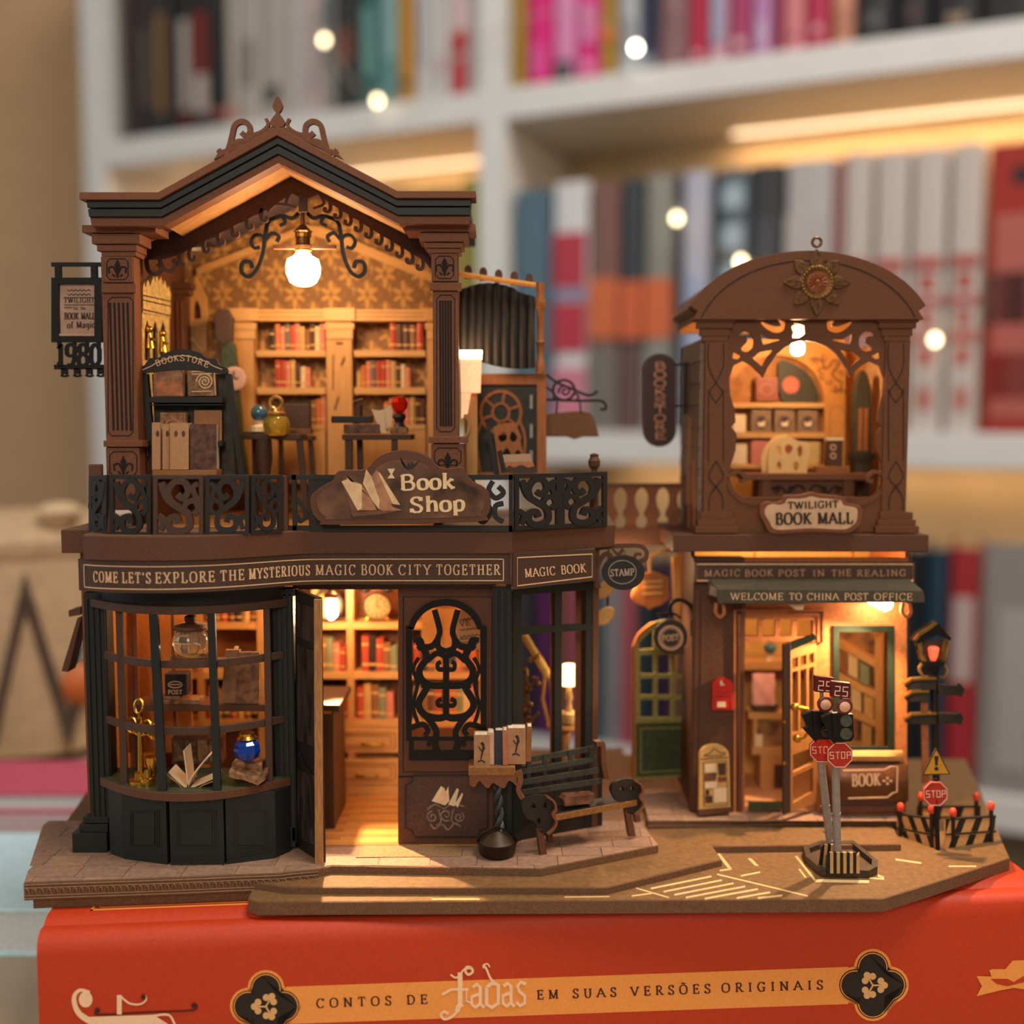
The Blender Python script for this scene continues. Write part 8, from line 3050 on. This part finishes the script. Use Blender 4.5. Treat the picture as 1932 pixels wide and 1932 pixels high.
# brown shield sign farther back
ss_ = thing('shield_sign', 'orange brown shield sign with carved lines hanging between the two houses', 'sign', Pl(2440)(1226, 1148))
PSs = Pl(2440)
m = M()
m.pp(PSs, smooth([(1210, 1084), (1220, 1080), (1240, 1080), (1252, 1086), (1262, 1090), (1262, 1112), (1264, 1126), (1250, 1140), (1232, 1146), (1224, 1150), (1216, 1144), (1196, 1136), (1192, 1122), (1200, 1104)], 3, True), 2, -6)
m.go('board', orange_w, ss_, bevel=1)
m = M()
for y in (1098, 1108, 1120):
    m.rib(PSs, [(1212, y), (1250, y - 2)], 4, 2.6, 2)
m.go('carved_line', honey, ss_)
m = M()
m.rib(PSs, smooth([(1224, 1050), (1250, 1040), (1290, 1036)], 4), 7, -2, -8)
m.rib(PSs, [(1226, 1052), (1226, 1082)], 4, -2, -6)
m.go('hanger', honey_v, ss_)
m = M()
m.pp(Pl(2460), [(1268, 1050), (1290, 1044), (1300, 1060), (1294, 1160), (1280, 1240), (1270, 1140)], 0, -10)
tag(m.go('carved_post', honey_v, bevel=1.5), 'pale carved post between the two houses behind the round sign', 'post')
# green glazed side door
gd = thing('garden_door', 'round topped green door with yellowish glazing bars standing between the houses', 'door', Pl(2440)(1248, 1470))
PGd = Pl2(1196, 1330, 2400, 1304, 1330, 2440)
m = M()
rt = [(1195, 1472), (1195, 1240)] + smooth([(1196, 1222), (1208, 1196), (1232, 1176), (1268, 1170), (1304, 1180)], 4) + [(1304, 1464)]
m.hp(PGd, rt, [[(1206, 1212), (1234, 1186), (1234, 1224), (1206, 1226)], [(1240, 1182), (1266, 1178), (1266, 1224), (1240, 1224)], [(1272, 1178), (1298, 1182), (1298, 1222), (1272, 1223)]] + [rect(x0, y0, x1, y1) for x0, x1 in ((1208, 1234), (1241, 1266), (1273, 1298)) for y0, y1 in ((1236, 1272), (1280, 1312), (1320, 1354))], 0, -7)
m.go('leaf', mat('yellow_green_bar', '#8a8248', .5, amt=.25), gd)
m = M()
m.pp(PGd, [(1200, 1364), (1300, 1362), (1300, 1460), (1200, 1466)], 2, 0)
m.go('door_panel', bottle, gd, bevel=1)
m = M()
m.rib(PGd, [(1208, 1374), (1292, 1372), (1292, 1452), (1208, 1457)], 3, 3, 2, closed=True)
m.go('panel_line', mat('yellow_green_bar', '#8a8248'), gd)
m = M()
m.rib(PGd, [(1196, 1472), (1196, 1240)] + smooth([(1196, 1222), (1208, 1196), (1232, 1176)], 4), 4, 2, -8)
m.go('frame_edge', orange_w, gd)
m = M()
for i in range(4):
    pass
m.pb(Pl(2350), 1300, 1240, 1306, 1520, 2, -10)
m.pb(Pl(2340), 1308, 1200, 1313, 1530, 2, -10)
m.go('drain_pipe', walnut_d, post_h)
for a in (1226, 1252, 1278):
    mark('tile_line', [(a, 1502), (a + 6, 1502), (a + 14, 1520), (a + 8, 1520)], Z1)

for i, (x, y, wh) in enumerate(((0, 0, 'over the inner door'), (1, 0, 'behind the green framed window'))):  # unseen bulbs added to brighten the post office interior
    bx_ = (WX0 + 150, WX1 - 110)[i]
    by_ = (2400, 2335)[i]
    cl_ = thing('ceiling_fill_bulb', f'unseen fill bulb added under the post office ceiling {wh}', 'lamp', (bx_, by_, zb2_ - 62), 'fill bulbs added under the post office ceiling')
    m = M()
    m.lathe((bx_, by_, zb2_ - 62), [(2, 0), (8, 4), (10, 10), (8, 17), (4, 20)], 12)
    m.go('bulb', mat('mall_bulb_glow', (1.0, .65, .36), emit=300), cl_, smooth=True)
    m = M()
    m.lathe((bx_, by_, zb2_ - 41.5), [(7, 0), (7, 5), (2, 8), (2, 40)], 10)
    m.go('cap', brass, cl_)
# ---------------------------------------------------------------- street furniture on the road
def octagon(cx, cy, r):
    return arc(cx, cy, r, r, 22.5, 337.5, 7)


signred = mat('stop_sign_red', '#b02a16', .45, amt=.12, scale=700)
whp = mat('pinkish_white_print', '#f0c8b0', .5, amt=.03, bump=0)
dkred = mat('dark_red_display', '#5a1410', .4, amt=.15)
polem = mat('grey_white_pole', '#8f8074', .5, amt=.15, scale=600)
lens = mat('peach_lens', '#e0a884', .4, amt=.05)


def stop(parent, pl, cx, cy, r, w_):
    m = M()
    m.pp(pl, octagon(cx, cy, r), 2, -2)
    m.go('stop_plate', signred, parent, bevel=.5)
    m = M()
    m.rib(pl, octagon(cx, cy, r - 1.6), 1.3, 2.7, 2, closed=True)
    write(m, 'STOP', on(pl, cx - w_ / 2 + 1, cy + 6.5, cx + w_ / 2 + 1, cy + 5.5, 2.8), cap=12, seg=True, width=w_, thick=.11, gap=.34)
    m.go('stop_lettering', whp, parent)


planter = thing('traffic_island', 'low octagonal black kerb island with a pale outline on the road', 'island', G(1585, 1655, Z0))
kb = gx([(1515, 1612), (1548, 1600), (1610, 1600), (1656, 1638), (1655, 1650), (1640, 1658), (1548, 1655), (1520, 1630)], Z0)
ki = [(sum(p[0] for p in kb) / 8 + (x - sum(p[0] for p in kb) / 8) * .84, sum(p[1] for p in kb) / 8 + (y - sum(p[1] for p in kb) / 8) * .84) for x, y in kb]
for i in range(8):
    j = (i + 1) % 8
    m = M()
    m.loft([(*kb[i], Z0 + 1.6), (*kb[j], Z0 + 1.6), (*ki[j], Z0 + 1.6), (*ki[i], Z0 + 1.6)], [(*kb[i], Z0 + 16), (*kb[j], Z0 + 16), (*ki[j], Z0 + 16), (*ki[i], Z0 + 16)])
    m.go('kerb_piece', mat('weathered_kerb', '#3f3424', .5, amt=.4, scale=600), planter, bevel=.6)
m = M()
m.loft([(x, y, Z0 + 1.2) for x, y in ki], [(x, y, Z0 + 5) for x, y in ki])
m.go('island_bed', umber, planter)
for a, b in (((1502, 1616), (1538, 1662)), ((1538, 1662), (1640, 1664)), ((1656, 1652), (1668, 1657))):
    mline('road_line', a, b, 5, Z0)


def striped(parent, pl, x0, y0, x1, y1, n, lean=0):
    dk, lt = mat('hazard_black', '#1c1712', .5, amt=.2), mat('hazard_cream', '#c79c5c', .5, amt=.15)
    for i in range(n * 2):
        a, b = x0 + (x1 - x0) * i / (2 * n), x0 + (x1 - x0) * (i + 1) / (2 * n)
        m = M()
        ta, tb = (y0 + (8 if i == 0 or i == 2 * n - 1 else 0)), y0
        m.pp(pl, [(a + lean, ta), (b + lean, tb), (b, y1), (a, y1)], 0, -6)
        m.go('hazard_stripe', lt if i % 2 else dk, parent)


def traffic(name, lab, Y, foot, bend, head, disp, stp, r):
    pl = Pl(Y)
    t = thing(name, lab, 'traffic light', pl(foot[0], foot[1]))
    m = M()
    m.tube([pl(*foot, -9), pl(*bend, -9), pl(stp[0], stp[1], -10)], 7.5, 12)
    m.go('pole', polem, t, smooth=True)
    m = M()
    m.tube([pl(head[0], head[1] + 28, -6), pl(head[0], head[1] - 70, -6)], 4, 8)
    m.go('mast', polem, t, smooth=True)
    for f in (.25, .55):
        q = pl(foot[0] + (bend[0] - foot[0]) * f, foot[1] + (bend[1] - foot[1]) * f, -9)
        m = M()
        m.lathe((q[0], q[1], q[2] - 2), [(8.3, 0), (8.3, 4)], 12)
        m.ball((q[0] - 10, q[1] - 4, q[2]), 2.6, 7, 5)
        m.go('pole_clamp', polem, t)
    hx, hy = head
    hd = sub('signal_head', t)
    m = M()
    m.pp(pl, [(hx - 20, hy - 26), (hx + 20, hy - 24), (hx + 22, hy + 20), (hx + 16, hy + 28), (hx - 10, hy + 28), (hx - 18, hy + 16)], 6, -8)
    m.go('housing', iron, hd, bevel=1.5)
    m = M()
    m.pp(pl, [(hx - 20, hy - 26), (hx - 40, hy - 18), (hx - 30, hy + 4), (hx - 38, hy + 8), (hx - 14, hy + 34), (hx - 8, hy + 26)], 3, -6)
    m.go('visor', iron, hd, bevel=1)
    for k, yy in enumerate((hy - 12, hy + 12)):
        m = M()
        c = pl(hx + 6, yy, 6)
        m.lathe(c, [(11, 0), (11, 3), (8, 2.4), (1, 2)], 16, (0, -1, 0))
        m.go('signal_lens', mat('dull_green_lens', '#4a4a3a', .3, amt=.3), hd, smooth=True)
    c = pl(hx + 4, hy - 38, 2)
    m = M()
    m.lathe(c, [(14, -5), (15, 3), (10, 5)], 18, (0, -1, 0))
    m.go('red_lamp_rim', mat('brown_red_rim', '#6a2414', .4), hd, smooth=True)
    m = M()
    m.lathe(c, [(10, 5), (7, 7), (.5, 8)], 16, (0, -1, 0))
    m.go('red_lamp_lens', lens, hd, smooth=True)
    dx, dy = disp
    m = M()
    m.pp(pl, [(dx - 18, dy - 17), (dx + 18, dy - 13), (dx + 18, dy + 15), (dx - 18, dy + 13)], 6, -6)
    m.go('countdown_box', dkred, t, bevel=1)
    m = M()
    write(m, '25', on(pl, dx - 12, dy + 9, dx + 13, dy + 11, 7.4), cap=17, seg=True, width=24, thick=.1, gap=.35)
    m.go('countdown_digits', whp, t)
    stop(t, pl, stp[0], stp[1], r, r * 1.5)
    return t


tl1 = traffic('traffic_light', 'rear leaning traffic light with a half hidden stop plate', 2052, (1571, 1612), (1552, 1450), (1552, 1366), (1554, 1291), (1551, 1414), 26)
tl2 = traffic('traffic_light', 'front traffic light with a full red stop plate on the traffic island', 2022, (1583, 1632), (1579, 1460), (1588, 1370), (1585, 1301), (1584, 1424), 26)
hb1 = thing('hazard_board', 'front black and cream striped hazard board on the traffic island', 'board', Pl(2016)(1590, 1648))
striped(hb1, Pl(2016), 1560, 1609, 1622, 1648, 5, 0)
hb2 = thing('hazard_board', 'rear black and cream striped hazard board on the traffic island', 'board', Pl(2046)(1560, 1634))
striped(hb2, Pl(2046), 1546, 1594, 1582, 1634, 3, 4)

# street lamp with direction boards
SL = Pl(2265)
sl = thing('street_lamp', 'gilt edged black street lamp with empty direction boards beside the barriers', 'street lamp', SL(1766, 1530))
gedge = mat('gilded_black', '#4a3216', .4, .5, amt=.5, scale=400, col2='#b08a48')
m = M()
m.tube([SL(1768, 1545), SL(1762, 1272)], 7.5, 12)
m.go('pole', iron, sl, smooth=True)
m = M()
m.pp(SL, [(1741, 1290), (1752, 1288), (1756, 1480), (1743, 1480)], -6, -12)
m.go('back_board', amberw, sl)
m = M()
rf = [(1722, 1208), (1730, 1196), (1746, 1186), (1760, 1174), (1768, 1175), (1778, 1188), (1792, 1202), (1790, 1207), (1764, 1196), (1728, 1213)]
m.pp(SL, rf, 12, -20)
m.go('lantern_roof', iron, sl, bevel=1)
m = M()
m.rib(SL, [(1723, 1206), (1731, 1195), (1747, 1185), (1762, 1174)], 5, 12.8, 6)
m.go('roof_gilding', brass, sl)
for q in ([(1729, 1211), (1735, 1209), (1745, 1246), (1739, 1248)], [(1785, 1207), (1790, 1208), (1781, 1248), (1775, 1246)]):
    m = M()
    m.pp(SL, q, 8, 3)
    m.pp(SL, q, -10, -15)
    m.go('lantern_bar', gedge, sl)
m = M()
m.pp(SL, [(1736, 1212), (1784, 1209), (1775, 1246), (1746, 1246)], -12, -13)
m.go('lantern_glass', mat('smoky_glass', '#5a4a38', .1, alpha=.55, amt=.1, bump=0), sl)
m = M()
m.pp(SL, [(1737, 1246), (1782, 1246), (1777, 1256), (1742, 1256)], 9, -15)
m.pp(SL, [(1746, 1256), (1774, 1256), (1768, 1276), (1754, 1276)], 4, -10)
m.go('lantern_base', iron, sl, bevel=1)
m = M()
m.rib(SL, smooth([(1739, 1252), (1734, 1262), (1742, 1276), (1750, 1276)], 4), 4, 4, -4)
m.rib(SL, smooth([(1780, 1252), (1786, 1264), (1778, 1278), (1770, 1278)], 4), 4, 4, -4)
m.go('base_scroll', gedge, sl)
m = M()
c = SL(1761, 1236)
m.lathe((c[0], c[1], c[2] - 12), [(5, 0), (9, 10), (12, 26), (8, 30), (2, 31)], 8)
m.go('red_lamp', mat('red_lamp_glow', (1.0, .12, .05), emit=1.1, bump=0), sl)
for x0, x1, y, tip in ((1704, 1764, 1286, -1), (1704, 1750, 1310, -1), (1704, 1764, 1352, -1), (1768, 1818, 1300, 1), (1768, 1816, 1353, 1)):
    m = M()
    if tip < 0:
        q = [(x1, y - 8), (x0 + 14, y - 6), (x0, y + 4), (x0 + 6, y + 12), (x1, y + 14)]
    else:
        q = [(x0, y - 10), (x1 - 14, y - 8), (x1 - 8, y - 12), (x1, y), (x1 - 6, y + 14), (x1 - 16, y + 10), (x0, y + 12)]
    m.pp(SL, q, 8, -3)
    m.go('direction_board', mat('mossy_black_board', '#15110b', .6, amt=.4, scale=400, col2='#241c10'), sl, bevel=.8)
    if tip < 0:
        m = M()
        m.rib(SL, [(x1, y - 8), (x0 + 14, y - 6), (x0, y + 4)], 4, 8.8, -3.4)
        m.go('gilt_edge', brass, sl)

# striped barriers
bk2 = mat('hazard_black', '#1c1712')
bc_ = mat('hazard_orange_cream', '#d2995c', .5, amt=.12)


def barrier(lab, plane, x0, x1, yt0, yt1, yb0, yb1, n, slant, posts):
    t = thing('barrier', lab, 'barrier', plane((x0 + x1) / 2, max(yb0, yb1) + 22), 'striped barriers around the street lamp')
    Y0 = lambda x, v: (yt0 + (yt1 - yt0) * (x - x0) / (x1 - x0)) * (1 - v) + (yb0 + (yb1 - yb0) * (x - x0) / (x1 - x0)) * v
    m = M()
    m.pp(plane, [(x0, yt0), (x1, yt1), (x1, yb1), (x0, yb0)], 0, -4)
    m.go('board', bc_, t)
    wd = (x1 - x0) / (2.5 * n)
    for v0, v1 in ((.02, .46), (.56, .98)):
        for i in range(n + 1):
            xt = x0 + wd * (2.5 * i - .4) + slant * v0
            pts = []
            for x, v in ((xt, v0), (xt + wd, v0), (xt + wd + slant * (v1 - v0), v1), (xt + slant * (v1 - v0), v1)):
                x = max(x0, min(x1, x))
                pts.append((x, Y0(x, v)))
            if abs(pts[1][0] - pts[0][0]) + abs(pts[2][0] - pts[3][0]) < 2:
                continue
            m = M()
            m.pp(plane, pts, 1, 0)
            m.go('hazard_stripe', bk2, t)
    for v in (.0, .5, 1):
        m = M()
        m.rib(plane, [(x0, Y0(x0, v)), (x1, Y0(x1, v))], 2.6, 2.5, -5)
        m.go('cross_rail', bk2, t)
    for x, yt in posts:
        yb = Y0(max(x0, min(x1, x)), 1) + 20
        m = M()
        m.tube([plane(x, yb), plane(x, yt)], 4.5, 8)
        m.go('post', bk2, t)
        m = M()
        c = plane(x, yt - 4)
        m.lathe((c[0], c[1], c[2] - 6), [(6, 0), (7, 4), (7, 12), (4, 16), (1, 17)], 10)
        m.go('warning_lamp', mat('orange_red_lamp', '#d8482c', .3, amt=.1), t, smooth=True)
        q = plane(x, yb)
        for s_ in (1, -1):
            m = M()
            m.tube([(q[0] - 13 * s_, q[1] - 6, q[2] + 2), (q[0] - 5 * s_, q[1], q[2] + 9), (q[0], q[1], q[2] + 10)], 3, 6)
            m.ball((q[0] - 14 * s_, q[1] - 6, q[2] + 3), 4, 7, 5)
            m.go('foot', bk2, t)
    return t


BL1 = Pl2(1692, 1560, 2240, 1764, 1560, 2170)
BL2 = Pl2(1790, 1560, 2170, 1878, 1560, 2205)
barrier('striped barrier turned towards the post office counter', BL1, 1692, 1764, 1536, 1545, 1588, 1606, 3, 22, [(1699, 1528), (1758, 1532)])
barrier('striped barrier at the road edge nearest the camera', BL2, 1784, 1878, 1546, 1540, 1602, 1596, 3, -22, [(1798, 1538), (1870, 1526)])
barrier('striped barrier standing behind the other two', Pl2(1740, 1530, 2330, 1850, 1530, 2300), 1730, 1850, 1522, 1522, 1560, 1562, 3, -14, [(1737, 1508), (1842, 1508)])
ws = thing('warning_sign', 'black post with a yellow warning triangle above a red stop octagon', 'sign', Pl(2160)(1768, 1625))
PWs = Pl(2160)
m = M()
m.tube([PWs(1770, 1624), PWs(1766, 1470, -3)], 4.5, 10)
m.go('post', iron, ws, smooth=True)
tri = [(1765, 1409), (1792, 1460), (1738, 1462)]
m = M()
m.pp(PWs, tri, 4, 0)
m.go('triangle_rim', mat('dark_olive_rim', '#3c2c10', .5), ws, bevel=.8)
m = M()
m.pp(PWs, [(1765, 1414), (1788, 1458), (1742, 1459)], 4.8, 4)
m.go('triangle_face', mat('dull_yellow_sign', '#c08a24', .45, amt=.1), ws)
m = M()
m.pp(PWs, [(1761, 1425), (1769, 1425), (1767, 1443), (1763, 1443)], 5.4, 4.8)
m.pp(PWs, arc(1765, 1449, 4, 3.6, 0, 345, 12), 5.4, 4.8)
m.go('exclamation_mark', ink, ws)
stop(ws, PWs, 1764, 1497, 25, 36)
